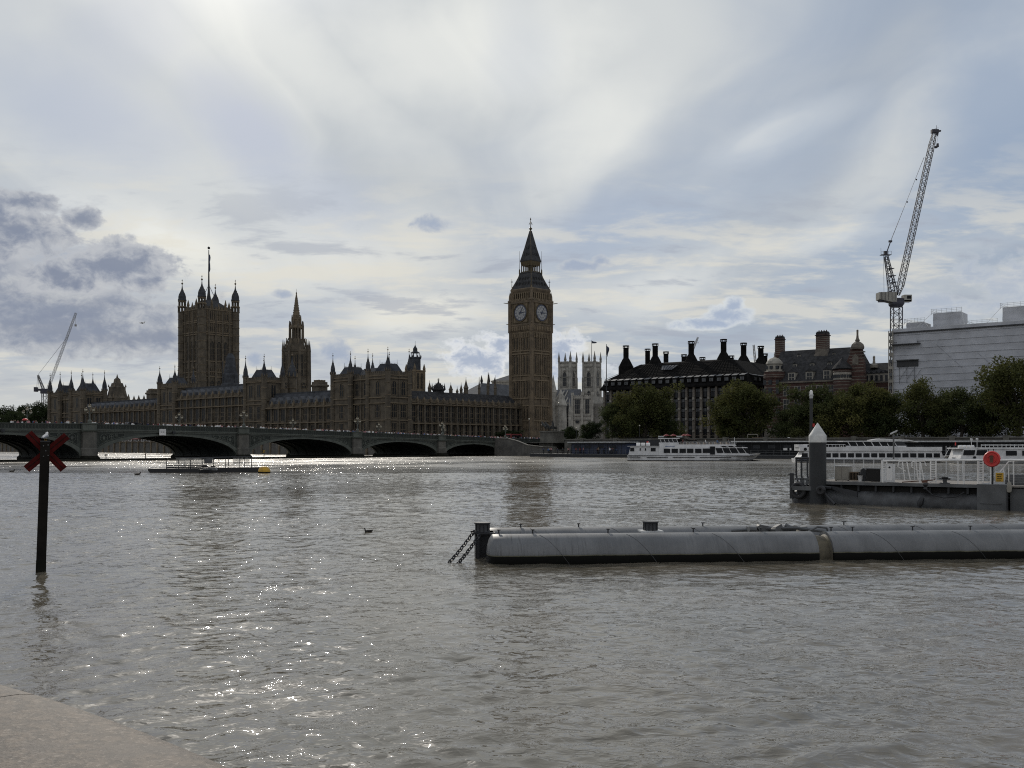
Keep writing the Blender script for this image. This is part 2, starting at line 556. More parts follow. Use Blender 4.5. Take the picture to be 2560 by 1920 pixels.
def water():
    lam, kx, ky, amp, ph = waves_table()
    vs, fs, n0 = [], [], 0
    bands = [(-8, 3.5, -16, 16, 0.5, 0.5), (3.5, 17, -13, 13, 0.036, 0.036), (17, 42, -27, 27, 0.06, 0.06), (42, 112, -68, 68, 0.15, 0.15),
             (112, 400, -330, 260, 0.75, 0.75), (400, 1200, -900, 500, 25, 25)]
    for bi, (y0, y1, x0, x1, sx, sy) in enumerate(bands):
        nx, ny = int(round((x1 - x0) / sx)) + 1, int(round((y1 - y0) / sy)) + 1
        X, Y = np.meshgrid(np.linspace(x0, x1, nx), np.linspace(y0, y1, ny))
        X, Y = X.astype(np.float32).ravel(), Y.astype(np.float32).ravel()
        Z = np.zeros_like(X)
        g = 1.0 + 0.45 * np.sin(X * 0.11 + 1.3 * np.sin(Y * 0.05)) * np.sin(Y * 0.083 + 2.0)   # gusts
        for i in range(lam.size):
            if lam[i] < 3.0 * sx:
                continue
            p = kx[i] * X + ky[i] * Y + ph[i]
            s = np.sin(p + 0.35 * np.sin(0.37 * p + X * 0.21))
            Z += amp[i] * (s + (0.22 if lam[i] > 2 else 0.36) * np.cos(2 * p + 0.7 * np.sin(0.37 * p + X * 0.21)))
        Z *= g
        # a few centimetres lower at the seams so neighbouring bands overlap cleanly
        idx = np.arange(nx * ny).reshape(ny, nx)
        q = np.stack([idx[:-1, :-1], idx[:-1, 1:], idx[1:, 1:], idx[1:, :-1]], -1).reshape(-1, 4)
        if bi == 0:
            Z[:] = -0.04
        vs.append(np.stack([X, Y, Z], 1))
        fs.append(q + n0)
        n0 += nx * ny
    v = np.concatenate(vs).astype(np.float32)
    f = np.concatenate(fs).astype(np.int32)
    # side sheets beyond the fine bands
    extra = [(-400, -13, -8, 17), (13, 400, -8, 17), (-400, -27, 17, 42), (27, 400, 17, 42), (-400, -68, 42, 112), (68, 400, 42, 112)]
    ev, ef = [], []
    for (a, b_, c, d) in extra:
        o = n0 + len(ev)
        ev += [(a, c, -0.02), (b_, c, -0.02), (b_, d, -0.02), (a, d, -0.02)]
        ef.append((o, o + 1, o + 2, o + 3))
    v = np.concatenate([v, np.array(ev, np.float32)])
    f = np.concatenate([f, np.array(ef, np.int32)])
    me = bpy.data.meshes.new('water')
    me.vertices.add(len(v))
    me.vertices.foreach_set('co', v.ravel())
    me.loops.add(f.size)
    me.loops.foreach_set('vertex_index', f.ravel())
    me.polygons.add(len(f))
    me.polygons.foreach_set('loop_start', np.arange(0, f.size, 4, dtype=np.int32))
    me.polygons.foreach_set('use_smooth', np.ones(len(f), bool))
    me.materials.append(water_material())
    me.update()
    tag(place('water', me), kind='structure')


water()

# ---------------------------------------------------------------- frames of the site
BO, BT = Vector((-2.6, 328.0, 0.0)), math.atan2(-0.612, 0.791)      # embankment frame: +x downstream along the wall, +y inland
PO, PT = Vector((-45.9, 369.7, 0.0)), math.atan2(-0.673, 0.74)      # palace frame: river front along -x, inland +y
GO, GT = Vector((-2.6, 328.0, 0.0)), math.atan2(0.791, 0.612)       # bridge frame: -x towards the near bank, +y upstream
def frame(o, t): return Matrix.Translation(o) @ Matrix.Rotation(t, 4, 'Z')
BF, PF, GF = frame(BO, BT), frame(PO, PT), frame(GO, GT)
STREET = 4.1


def frame_t(Fm, px, yo):
    """local x in a frame, at local y = yo, that lies on the bearing of photo column px"""
    a = Fm @ Vector((0, yo, 0)); b = Fm @ Vector((1, yo, 0)); d = b - a
    u = (px - CX) / F
    return (u * a.y - a.x) / (d.x - u * d.y)


def ground():
    pts = [BF @ Vector(p) for p in ((900, 0.4, 0), (0, 0.4, 0), (-26, 0.4, 0))] + [PF @ Vector(p) for p in ((10, -11.6, 0), (-330, -11.6, 0), (-1300, 60, 0))]
    pts += [Vector((-4000, 5000, 0)), Vector((5000, 5000, 0)), Vector((5000, 600, 0))]
    me = bpy.data.meshes.new('ground')
    bm = bmesh.new()
    f = bm.faces.new([bm.verts.new((p.x, p.y, STREET)) for p in pts])
    bmesh.ops.triangulate(bm, faces=[f])
    bmesh.ops.recalc_face_normals(bm, faces=bm.faces)
    bm.to_mesh(me); bm.free()
    me.materials.append(M['paving'])
    tag(place('ground', me), kind='structure')
    b = MB(BF); b.box(0, 900, 9, 24, STREET + .004, STREET + .008)
    tag(b.build('embankment_road', M['asphalt']), kind='structure')
    k = MB(BF); k.box(4, 900, 8.7, 9, STREET, STREET + .13); k.box(4, 900, 24, 24.3, STREET, STREET + .13)
    tag(k.build('kerb', M['paving']), kind='structure')


ground()


def embankment():
    w = thing('embankment_wall', 'dark granite river wall under the plane trees beyond the pier', 'wall', BO, BT)
    b = MB(); b.prism_x([(0.0, -3), (0.9, -3), (0.9, 5.0), (0.15, 5.0)], 24, 900)
    b.build('wall_face', M['river_granite'], w)
    c = MB(); c.box(23.9, 900, -0.12, 1.0, 5.0, 5.32)
    for k in range(60):
        c.box(30 + k * 12, 31.3 + k * 12, -.25, 1.1, 4.0, 5.6)
    c.build('coping', M['pier_granite'], w)
    # stair wall stepping down from the bridge end
    s = thing('stair_wall', 'granite wall stepping down from the bridge end to the pier', 'wall', BO, BT)
    prof = [(0.0, -3), (24, -3), (24, 2.6), (19, 2.7), (13, 3.3), (9, 4.6), (5.5, 5.35), (0.0, 5.55)]
    b = MB(); b.prism_y(prof, -5.0, -4.2); b.prism_y([(x, z - (0.9 if z > 0 else 0)) for x, z in prof], -4.2, 0.0)
    b.build('wall_face', M['river_granite'], s)
    c = MB()
    for (x0, z0), (x1, z1) in zip(prof[2:-1], prof[3:]):
        c.loft([[(x, y, z) for y, z in ((-5.15, zz), (-4.05, zz), (-4.05, zz + .28), (-5.15, zz + .28))] for x, zz in ((x0, z0), (x1, z1))])
    c.build('coping', M['pier_granite'], s)
    # palace terrace wall
    t = thing('terrace_wall', 'long stone river wall below the palace terrace seen through the arches', 'wall', PO, PT)
    b = MB(); b.prism_x([(-12, -3), (-11, -3), (-11, 4.9), (-11.7, 4.9)], -420, 11)
    b.build('wall_face', M['river_granite'], t)
    c = MB(); c.box(-420, 11, -12.1, -10.9, 4.9, 5.2)
    for k in range(70):
        c.box(8 - k * 6, 8.8 - k * 6, -12.3, -10.8, -1, 5.45)
    c.build('coping', M['palace_trim'], t)
    # marquees on the terrace
    mk('awning_red', (0.30, 0.11, 0.10), 0.8, 0.2, 1.0); mk('awning_pale', (0.30, 0.30, 0.31), 0.8, 0.15, 1.0)
    for (p0, p1, mt, lab) in ((262, 318, 'awning_red', 'pinkish red marquee on the palace terrace, seen furthest upstream through the arch'), (324, 366, 'awning_red', 'pinkish red marquee on the palace terrace beside the pale one'),
                              (370, 408, 'awning_pale', 'pale grey marquee on the palace terrace beside the red one')):
        x0, x1 = frame_t(PF, p0, -8), frame_t(PF, p1, -8)
        a = thing('marquee', lab, 'marquee', PF @ Vector((x0, -8, STREET)), PT, 'marquees on the palace terrace')
        L = x1 - x0
        r = MB(); r.prism_x([(-2.4, 2.3), (2.4, 2.3), (2.4, 2.5), (0, 3.6), (-2.4, 2.5)], 0, L); r.build('canopy', M[mt], a)
        p = MB()
        for k in range(6):
            for yy in (-2.3, 2.3):
                p.box(k * L / 5 - .06, k * L / 5 + .06, yy - .06, yy + .06, 0, 2.3)
        p.box(0, L, 2.0, 2.1, 0, 2.3)
        p.build('frame', M['white_trim'], a)


embankment()

# ---------------------------------------------------------------- the road bridge
PIERS = [0, 31, 66, 104, 144, 182, 217, 248]
def deck_top(s): return float(np.interp(s, [-60, 0, 31, 66, 104, 144, 182, 217, 250, 300], [5.5, 5.75, 6.35, 6.95, 7.65, 7.9, 7.6, 7.0, 6.3, 6.0]))
BW = 26.0


def bridge():
    br = thing('road_bridge', 'long green painted iron arch bridge on granite piers across the river', 'bridge', GO, GT)
    # deck
    d = MB()
    ss = np.linspace(-40, 262, 76)
    for a, b_ in zip(ss[:-1], ss[1:]):
        za, zb = deck_top(a) - 1.15, deck_top(b_) - 1.15
        d.loft([[(-a, 0.6, za - .55), (-a, BW - .6, za - .55), (-a, BW - .6, za), (-a, .6, za)], [(-b_, .6, zb - .55), (-b_, BW - .6, zb - .55), (-b_, BW - .6, zb), (-b_, .6, zb)]], 0, cap=False)
    d.build('deck', M['asphalt'], br)
    for side in (0, 1):
        p, q, o = MB(), MB(), MB()
        y0, y1 = (0.0, 0.6) if side == 0 else (BW - 0.6, BW)
        yf = -0.14 if side == 0 else BW - .1
        for a, b_ in zip(ss[:-1], ss[1:]):
            za, zb = deck_top(a), deck_top(b_)
            def strip(mb, ya, yb, lo, hi):
                mb.loft([[(-a, ya, za + lo), (-a, yb, za + lo), (-a, yb, za + hi), (-a, ya, za + hi)], [(-b_, ya, zb + lo), (-b_, yb, zb + lo), (-b_, yb, zb + hi), (-b_, ya, zb + hi)]], 0, cap=False)
            strip(p, y0 + .1, y1 - .1, -1.2, -.12)
            strip(q, y0 - .08, y1 + .08, -.12, 0)
            strip(q, y0 - .3, y1 + .1, -1.42, -1.2)
            strip(q, y0 - .12, y1, -1.75, -1.42)
        if side == 0:
            s = -38.0
            while s < 255:
                z = deck_top(s)
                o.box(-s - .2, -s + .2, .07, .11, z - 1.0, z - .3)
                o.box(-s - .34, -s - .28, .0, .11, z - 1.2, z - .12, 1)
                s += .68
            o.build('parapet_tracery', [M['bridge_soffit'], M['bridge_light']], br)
        p.build('parapet', M['bridge_green'], br)
        q.build('cornice', M['bridge_light'], br)
    # spans
    for i in range(7):
        s0, s1 = PIERS[i] + 1.7, PIERS[i + 1] - 1.7
        sm, hw = (s0 + s1) / 2, (s1 - s0) / 2
        crown = deck_top(sm) - 2.35
        zs = 0.25
        n = 36
        arc = []
        for k in range(n + 1):
            t = math.pi * k / n
            arc.append((sm - hw * math.cos(t), zs + (crown - zs) * math.sin(t) ** 0.92))
        th = lambda k: 0.42 + 0.5 * abs(math.cos(math.pi * k / n)) ** 2
        def off(k):
            s, z = arc[k]
            s_, z_ = arc[min(k + 1, n)]; s__, z__ = arc[max(k - 1, 0)]
            tx, tz = s_ - s__, z_ - z__
            l = math.hypot(tx, tz)
            return s - tz / l * th(k), z + tx / l * th(k)
        outer = [off(k) for k in range(n + 1)]
        for yy0, yy1 in ((-.12, .55), (BW - .55, BW + .1)):
            a = MB()
            for k in range(n):
                p, q2, r, s_ = arc[k], arc[k + 1], outer[k + 1], outer[k]
                ring0 = [(-p[0], yy0, p[1]), (-q2[0], yy0, q2[1]), (-r[0], yy0, r[1]), (-s_[0], yy0, s_[1])]
                ring1 = [(x, yy1, z) for x, _, z in ring0]
                a.loft([ring0, ring1], 0, cap=True)
            a.build('arch_rib', M['bridge_light'], br)
        # ribs and soffit under the deck
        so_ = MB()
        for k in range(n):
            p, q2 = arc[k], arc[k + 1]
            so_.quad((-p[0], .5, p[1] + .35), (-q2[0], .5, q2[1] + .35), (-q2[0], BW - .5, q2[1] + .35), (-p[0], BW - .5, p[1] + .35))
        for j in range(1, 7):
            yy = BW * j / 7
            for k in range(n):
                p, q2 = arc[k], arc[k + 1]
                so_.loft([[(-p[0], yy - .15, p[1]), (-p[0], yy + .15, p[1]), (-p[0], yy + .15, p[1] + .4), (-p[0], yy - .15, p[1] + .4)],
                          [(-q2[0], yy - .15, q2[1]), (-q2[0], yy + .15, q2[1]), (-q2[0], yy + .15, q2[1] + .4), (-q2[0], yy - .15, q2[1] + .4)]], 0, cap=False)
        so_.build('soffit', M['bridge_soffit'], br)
        for yy in (0.1, BW - .3):
            w = MB()
            for k in range(n):
                p, q2 = outer[k], outer[k + 1]
                t0, t1 = deck_top(p[0]) - 1.75, deck_top(q2[0]) - 1.75
                if t0 - p[1] > .02 or t1 - q2[1] > .02:
                    w.loft([[(-p[0], yy, p[1] - .1), (-q2[0], yy, q2[1] - .1), (-q2[0], yy, max(t1, q2[1])), (-p[0], yy, max(t0, p[1]))],
                            [(-p[0], yy + .3, p[1] - .1), (-q2[0], yy + .3, q2[1] - .1), (-q2[0], yy + .3, max(t1, q2[1])), (-p[0], yy + .3, max(t0, p[1]))]], 0)
            w.build('spandrel', M['bridge_green'], br)
        # openwork ornament in the haunches: frame, roundel, shields
        for sd in (1, -1):
            orn = MB()
            sx = s0 + .55 if sd == 1 else s1 - .55
            zt = deck_top(sx) - 2.0
            ln = min(6.2, hw * .36)
            edge = [(u * ln, float(np.interp((sx + sd * u * ln), [q[0] for q in outer], [q[1] for q in outer])) + .25) for u in np.linspace(0.02, 1, 9)]
            edge = [e for e in edge if e[1] < zt - .25]
            if len(edge) < 3:
                continue
            edge[0] = (edge[0][0], max(edge[0][1], 1.0))
            poly = [(-(sx + sd * e[0]), e[1]) for e in edge] + [(-(sx + sd * edge[-1][0]), zt), (-(sx + sd * edge[0][0]), zt)]
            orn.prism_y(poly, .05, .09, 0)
            for q0, q1 in zip(poly, poly[1:] + poly[:1]):
                orn.tube((q0[0], .03, q0[1]), (q1[0], .03, q1[1]), .09, n=4, m=1)
            cx, cz, rr = -(sx + sd * 1.35), zt - 1.15, .8
            for (ox, r_) in ((0, .85), (1.75, .52), (2.9, .32)):
                x_ = cx - sd * ox
                z_ = zt - r_ - .2
                pts = [(x_ + r_ * math.cos(t), .02, z_ + r_ * math.sin(t)) for t in np.linspace(0, 2 * math.pi, 15)]
                orn.path(pts, .08, 4, 1)
                orn.box(x_ - r_ * .3, x_ + r_ * .3, .0, .06, z_ - r_ * .4, z_ + r_ * .4, 1)
                orn.tube((x_ - r_, .03, z_), (x_ + r_, .03, z_), .05, n=4, m=1)
                orn.tube((x_, .03, z_ - r_), (x_, .03, z_ + r_), .05, n=4, m=1)
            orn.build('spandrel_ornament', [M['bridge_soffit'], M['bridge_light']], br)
    for i, s in enumerate(PIERS):
        p, t = MB(), MB()
        if i in (0, 7):
            e0, e1 = (-1.7, 40) if i == 0 else (-40, 1.7)
            p.box(-s + e0, -s + e1, 0.05, BW - .05, -3, deck_top(s) - 1.75)
        else:
            p.box(-s - 1.7, -s + 1.7, .2, BW - .2, -3, deck_top(s) - 1.8)
        for yy, sg in ((0.0, -1), (BW, 1)):
            # half octagon turret on the pier, plinth and pointed starling
            def oct_(w, d, z): return [(-s - w, yy, z), (-s - w, yy + sg * d * .5, z), (-s - w * .5, yy + sg * d, z), (-s + w * .5, yy + sg * d, z), (-s + w, yy + sg * d * .5, z), (-s + w, yy, z)]
            zt = deck_top(s)
            p.loft([oct_(1.75, 1.5, -3), oct_(1.75, 1.5, 2.5), oct_(1.55, 1.3, 2.7), oct_(1.55, 1.3, zt - 1.75)], 0)
            p.loft([oct_(2.15, 2.3, -3), oct_(2.1, 2.2, .55), oct_(1.75, 1.5, 1.0)], 1)
            t = MB(); t.loft([oct_(1.75, 1.5, zt - 1.75), oct_(1.9, 1.65, zt - 1.45), oct_(1.6, 1.4, zt - 1.4), oct_(1.6, 1.4, zt - .15), oct_(1.8, 1.6, zt - .13), oct_(1.8, 1.6, zt + .1)], 0); t.build('pier_cap', M['bridge_light'], br)
        p.box(-s - 2.2, -s + 2.2, -.2, BW + .2, -3, .55, 1)
        p.build('pier', [M['pier_granite'], M['weed']], br)
    return br


bridge()


def bridge_extras():
    # navigation board hung on the middle arch
    s = frame_t(GF, 407, -0.6)
    zc = deck_top(-s) - 1.55
    b = thing('navigation_board', 'square white navigation board with small dark marks on the bridge parapet', 'sign', GF @ Vector((s, -.5, zc)), GT)
    m = MB(); m.box(-.85, .85, -.06, 0, -.72, .72); m.build('panel', M['white_trim'], b)
    m = MB()
    for x0 in (-.42, .08):
        m.box(x0, x0 + .34, -.075, -.061, -.02, .1); m.box(x0 + .05, x0 + .12, -.075, -.061, -.1, -.02); m.box(x0 + .22, x0 + .29, -.075, -.061, -.1, -.02)
    m.build('mark', M['steel_grey'], b)
    m = MB(); m.box(-.6, -.5, 0, .35, -.5, .5); m.box(.5, .6, 0, .35, -.5, .5); m.build('bracket', M['steel_grey'], b)
    for px in (6, 434):
        s = frame_t(GF, px, -.3)
        l = thing('navigation_lamp', 'small dark signal lamp box on the bridge beside the white board' if px > 100 else 'small dark signal lamp box on the bridge at its near end', 'lamp', GF @ Vector((s, -.3, deck_top(-s) - 1.6)), GT)
        m = MB(); m.box(-.35, .35, -.3, .05, -.25, .3); m.build('housing', M['dark_hull'], l)
        m = MB(); m.tube((0, -.38, 0), (0, -.3, 0), .16, n=10); m.build('lens', M['office_glass'], l)
    # lamp standards
    def lamp():
        r = thing('street_lamp', 'x', 'street lamp', group='triple lantern lamps along the bridge')
        p = MB(); p.lathe(0, 0, [(.42, 0), (.42, .5), (.3, .6), (.22, .75), (.13, .9), (.1, 2.6), (.14, 2.7), (.09, 2.8), (.07, 3.3)], 8)
        for sx in (-1, 1):
            p.path([(0, 0, 2.35), (sx * .35, 0, 2.2), (sx * .7, 0, 2.3), (sx * .85, 0, 2.55)], .05, 5)
            p.path([(0, 0, 1.9), (sx * .3, 0, 2.0), (sx * .6, 0, 2.3)], .03, 5)
        p.build('post', M['bridge_light'], r)
        for (x, z) in ((0, 3.3), (-.85, 2.55), (.85, 2.55)):
            g = MB(); g.lathe(x, 0, [(.10, z), (.30, z + .12), (.34, z + .45), (.2, z + .62)], 8)
            o = g.build('lantern', M['lantern_glass'], r)
            c = MB(); c.lathe(x, 0, [(.38, z + .44), (.25, z + .66), (.08, z + .78), (.03, z + .95)], 8); c.build('lantern_cap', M['gold'], o)
        return r
    mk('lantern_glass', (0.5, 0.47, 0.38), 0.25, 0.15, 3.0)
    proto = None
    side_words = {0: 'on the near parapet of the bridge', 1: 'on the far parapet of the bridge'}
    for i, s in enumerate(PIERS[:6]):
        for side in (0, 1):
            o = lamp() if proto is None else copy_tree(proto)
            proto = proto or o
            o.location = GF @ Vector((-s, -.55 if side == 0 else BW + .5, deck_top(s) + .1))
            o.rotation_euler = (0, 0, GT)
            o['label'] = 'triple lantern lamp %s, %s' % (side_words[side], ('at the clock tower end', 'first pier from the clock tower', 'second pier from the clock tower',
                                                                               'third pier from the clock tower', 'pier beside the red cross post', 'pier after the red cross post')[i])
    # floating guard boom between the piers, and its small posts
    b = thing('floating_boom', 'low dark timber boom floating across the arches of the bridge', 'boom', GF @ Vector((0, -3.2, 0)), GT)
    m = MB(); m.tube((-200, 0, .05), (-40, 0, .05), .34, n=8); m.build('log', M['weed'], b)
    for px, y1, mt, lab in ((265, 1135, 'steel_grey', 'thin grey marker post with a crossbar standing in the river under the arch'), (364, 1133, 'red_paint', 'thin reddish marker post standing in the sunlit water under the arch'),
                            (660, 1126, 'yellow', 'marker post with a yellow cross top near the yellow buoy')):
        x = frame_t(GF, px, -5.5)
        p = GF @ Vector((x, -5.5, 0))
        t = thing('marker_post', lab, 'marker', p, GT)
        h = wz(y1, p.y)
        m = MB(); m.tube((0, 0, -1), (0, 0, h), .09, n=6); m.build('pole', M['dark_hull'], t)
        m = MB()
        if mt == 'yellow':
            m.tube((-.35, 0, h - .6), (.35, 0, h + .1), .07, n=5); m.tube((.35, 0, h - .6), (-.35, 0, h + .1), .07, n=5)
        else:
            m.box(-.3, .3, -.05, .05, h - .35, h - .1)
        m.build('topmark', M[mt], t)


bridge_extras()

# ---------------------------------------------------------------- gothic pieces
_win = {}
def window_mesh(w, h, style, mats):
    """a window with its own surround, mullions, transom; local x across, -y out, z up from the sill"""
    key = (round(w, 2), round(h, 2), style)
    if key in _win:
        return _win[key]
    m = MB()
    if style == 'pointed':
        sp = h - w * .75
        arc = [(-w / 2, 0), (w / 2, 0), (w / 2, sp), (w * .42, sp + w * .34), (w * .25, sp + w * .6), (0, h), (-w * .25, sp + w * .6), (-w * .42, sp + w * .34), (-w / 2, sp)]
    else:
        sp = h
        arc = [(-w / 2, 0), (w / 2, 0), (w / 2, h), (-w / 2, h)]
    m.prism_y(arc, -.04, .02, 0)
    for a, b in zip(arc, arc[1:] + arc[:1]):
        m.tube((a[0], -.08, a[1]), (b[0], -.08, b[1]), .10 if style != 'office' else .06, n=4, m=1)
    nm = max(1, int(round(w / 0.95)) - 1) if style != 'slit' else 0
    for i in range(nm):
        x = -w / 2 + w * (i + 1) / (nm + 1)
        zt = h if sp == h else sp + (h - sp) * (1 - abs(x) / (w / 2)) * .8
        m.box(x - .07, x + .07, -.11, -.03, 0, zt, 1)
    if style != 'slit':
        for zz in ((.48,) if h < 5.5 else (.3, .62)):
            m.box(-w / 2, w / 2, -.1, -.035, h * zz - .08, h * zz + .08, 1)
    _win[key] = m.mesh('window', mats)
    return _win[key]


def put_windows(parent, specs, mats, name='window', limit=98):
    """specs: (x, y, z, rz, w, h, style) in the parent's frame; the largest in the picture become objects, the rest one mesh"""
    mw = parent.matrix_basis if parent.parent is None else parent.parent.matrix_basis @ parent.matrix_basis
    cp = Vector((0, 0, CH))
    vis, rest = [], []
    for sp in specs:
        p = mw @ Vector(sp[:3])
        n = (mw.to_3x3() @ Vector((math.sin(sp[3]), -math.cos(sp[3]), 0)))
        if n.dot(cp - p) <= 0:
            rest.append(sp); continue
        vis.append((sp[4] * sp[5] / (cp - p).length_squared, sp))
    vis.sort(key=lambda t: -t[0])
    for a, sp in vis[:limit]:
        place(name, window_mesh(sp[4], sp[5], sp[6], mats), parent, sp[:3], sp[3])
    left = [sp for _, sp in vis[limit:]]
    if left:
        m = MB()
        for sp in left:
            x, y, z, rz, w, h, st = sp
            m.T = Matrix.Translation((x, y, z)) @ Matrix.Rotation(rz, 4, 'Z')
            m.box(-w / 2, w / 2, -.05, .02, 0, h, 0)
            m.box(-w / 2 - .1, -w / 2, -.09, .02, 0, h, 1); m.box(w / 2, w / 2 + .1, -.09, .02, 0, h, 1)
            m.box(-.07, .07, -.09, -.05, 0, h, 1)
            m.box(-w / 2 - .1, w / 2 + .1, -.095, .02, h, h + .12, 1)
        tag(m.build('small_window', mats, parent), kind='stuff')


def facade(mb, x0, x1, z0, z1, bay, courses=(), butt=0.8, bw=0.9, pin=2.2, parapet=1.2, m=(0, 1), T=None):
    """skin of a gothic front on y = 0 facing -y: buttresses with pinnacles, string courses, pierced parapet. Returns bay centres."""
    T0 = mb.T
    mb.T = T
    n = max(1, int(round((x1 - x0) / bay)))
    bw_ = (x1 - x0) / n
    for i in range(n + 1):
        x = x0 + i * bw_
        zc = z0 + (z1 - z0) * .55
        mb.box(x - bw / 2, x + bw / 2, -butt, 0.05, z0, zc, m[0])
        mb.box(x - bw * .4, x + bw * .4, -butt * .75, .05, zc, z1, m[0])
        mb.box(x - bw * .45, x + bw * .45, -butt * .8, .3, z1, z1 + pin * .45, m[1])
        mb.pyr(x, -butt * .25, bw * .42, z1 + pin * .45, z1 + pin, m[1])
    for c in courses:
        mb.box(x0, x1, -butt - .12, .04, c - .22, c + .18, m[1])
    mb.box(x0, x1, -.25, .5, z1 - .3, z1 + .1, m[1])
    k = max(1, int((x1 - x0) / 1.1))
    for i in range(k):
        xx = x0 + (i + .5) * (x1 - x0) / k
        mb.box(xx - .33, xx + .33, -.12, .25, z1 + .1, z1 + parapet, m[0])
    mb.box(x0, x1, -.08, .2, z1 + .1, z1 + parapet * .55, m[0])
    mb.T = T0
    return [x0 + (i + .5) * bw_ for i in range(n)], bw_


OGEE = [(1.22, 0), (1.28, .04), (1.12, .12), (1.10, .26), (.92, .40), (.58, .54), (.30, .68), (.17, .80), (.12, .90), (.05, 1.0)]


def turret(parent, x, y, r, z0, zs, ztop, mats, lantern=0, name='turret', rot=math.pi / 8):
    """octagonal turret: shaft, rings, optional open lantern storeys, ogee cap, finial"""
    m = MB()
    H = ztop - zs
    fin = H * .16
    lan = H * .34 * (1 if lantern else 0) * lantern / max(1, lantern)
    m.lathe(x, y, [(r, z0), (r, zs - .3), (r * 1.15, zs - .2), (r * 1.15, zs + .15)], 8, 0, rot)
    nb = max(1, int((zs - z0) / 4.5))
    for i in range(nb):
        zz = z0 + (zs - z0) * i / nb
        m.lathe(x, y, [(r * 1.0, zz - .2), (r * 1.12, zz - .12), (r * 1.12, zz + .12), (r, zz + .2)], 8, 1, rot)
    z = zs + .15
    if lantern:
        lh = lan / lantern
        for j in range(lantern):
            rr = r * (1.0 - .12 * j)
            for i in range(8):
                a = rot + 2 * math.pi * i / 8
                cx, cy = x + rr * .93 * math.cos(a), y + rr * .93 * math.sin(a)
                m.lathe(cx, cy, [(rr * .16, z), (rr * .16, z + lh * .8)], 4, 0, a)
                m.pyr(x + rr * 1.08 * math.cos(a), y + rr * 1.08 * math.sin(a), rr * .09, z + lh * .78, z + lh * 1.15, 1)
            m.lathe(x, y, [(rr * 1.08, z + lh * .78), (rr * 1.16, z + lh * .86), (rr * 1.1, z + lh)], 8, 1, rot)
            z += lh
        r2 = r * .86
    else:
        for i in range(8):
            a = rot + 2 * math.pi * i / 8
            m.pyr(x + r * 1.12 * math.cos(a), y + r * 1.12 * math.sin(a), r * .13, z, z + r * 1.1, 1)
        r2 = r * .82
    hc = ztop - fin - z
    m.lathe(x, y, [(r2 * k, z + hc * t) for k, t in OGEE], 8, 2 if len(mats) > 2 else 0, rot)
    for i in range(0, 8, 2):                                   # crockets up the ridges
        a = rot + 2 * math.pi * i / 8
        for t, k in ((.3, 1.1), (.45, .85), (.6, .48)):
            m.pyr(x + r2 * k * math.cos(a), y + r2 * k * math.sin(a), r * .10, z + hc * t - r * .05, z + hc * t + r * .2, 1)
    zf = z + hc
    m.lathe(x, y, [(r * .07, zf - .1), (r * .22, zf + fin * .15), (r * .25, zf + fin * .28), (r * .05, zf + fin * .4), (r * .05, zf + fin)], 6, 1)
    m.box(x - r * .24, x + r * .24, y - r * .03, y + r * .03, zf + fin * .72, zf + fin * .82, 1)
    return m.build(name, mats, parent)


PM = None
ROT90 = Matrix.Rotation(math.pi / 2, 4, 'Z')


def gothic_tower(parent, wins, x0, x1, y0, y1, z0, zp, courses, levels, tz, tr=1.0, roof=True, n_w=(1, 2), skip=()):
    """square pavilion tower with corner turrets and a truncated slate roof (palace frame)"""
    m = MB()
    m.box(x0, x1, y0, y1, z0, zp, 0)
    w, d = x1 - x0, y1 - y0
    faces = [(Matrix.Translation((x0, y0, 0)), w, n_w[0]), (Matrix.Translation((x1, y0, 0)) @ ROT90, d, n_w[1]),
             (Matrix.Translation((x1, y1, 0)) @ ROT90 @ ROT90, w, n_w[0]), (Matrix.Translation((x0, y1, 0)) @ ROT90 @ ROT90 @ ROT90, d, n_w[1])]
    for k, (T, L, nw) in enumerate(faces):
        facade(m, tr * .8, L - tr * .8, z0, zp, (L - 1.6 * tr) / nw, courses, .35, .5, 1.9, 1.5, (0, 1), T)
        if k < 2:
            for i in range(nw):
                xx = tr * .8 + (L - 1.6 * tr) * (i + .5) / nw
                for (a, b, ww, st) in levels:
                    p = T @ Vector((xx, -.02, a))
                    wins.append((p.x, p.y, p.z, k * math.pi / 2, ww, b - a, st))
    m.build('pavilion_wall', PM, parent)
    if roof:
        r = MB()
        cx, cy = (x0 + x1) / 2, (y0 + y1) / 2
        hx, hy = w / 2 - .9, d / 2 - .9
        hr = (tz - zp) * .42
        rg = lambda k, z: [(cx - hx * k, cy - hy * k, z), (cx + hx * k, cy - hy * k, z), (cx + hx * k, cy + hy * k, z), (cx - hx * k, cy + hy * k, z)]
        r.loft([rg(1, zp), rg(.93, zp + .4), rg(.52, zp + hr)])
        for k in range(7):
            xx = cx - hx * .5 + hx * k / 6
            r.box(xx - .05, xx + .05, cy - hy * .52, cy - hy * .5, zp + hr, zp + hr + .7)
            r.box(xx - .05, xx + .05, cy + hy * .5, cy + hy * .52, zp + hr, zp + hr + .7)
        for sx in (-1, 1):
            for sy in (-1, 1):
                r.tube((cx + sx * hx * .5, cy + sy * hy * .5, zp + hr), (cx + sx * hx * .5, cy + sy * hy * .5, zp + hr + 1.9), .09, .03)
        r.box(cx - hx * .5, cx + hx * .5, cy - hy * .51, cy + hy * .51, zp + hr - .1, zp + hr + .18)
        r.build('roof', M['palace_slate'], parent)
    for k, (x, y) in enumerate(((x0, y0), (x1, y0), (x1, y1), (x0, y1))):
        turret(parent, x, y, tr, z0, zp + 1.6, tz - (0 if k < 3 else .4), PM)


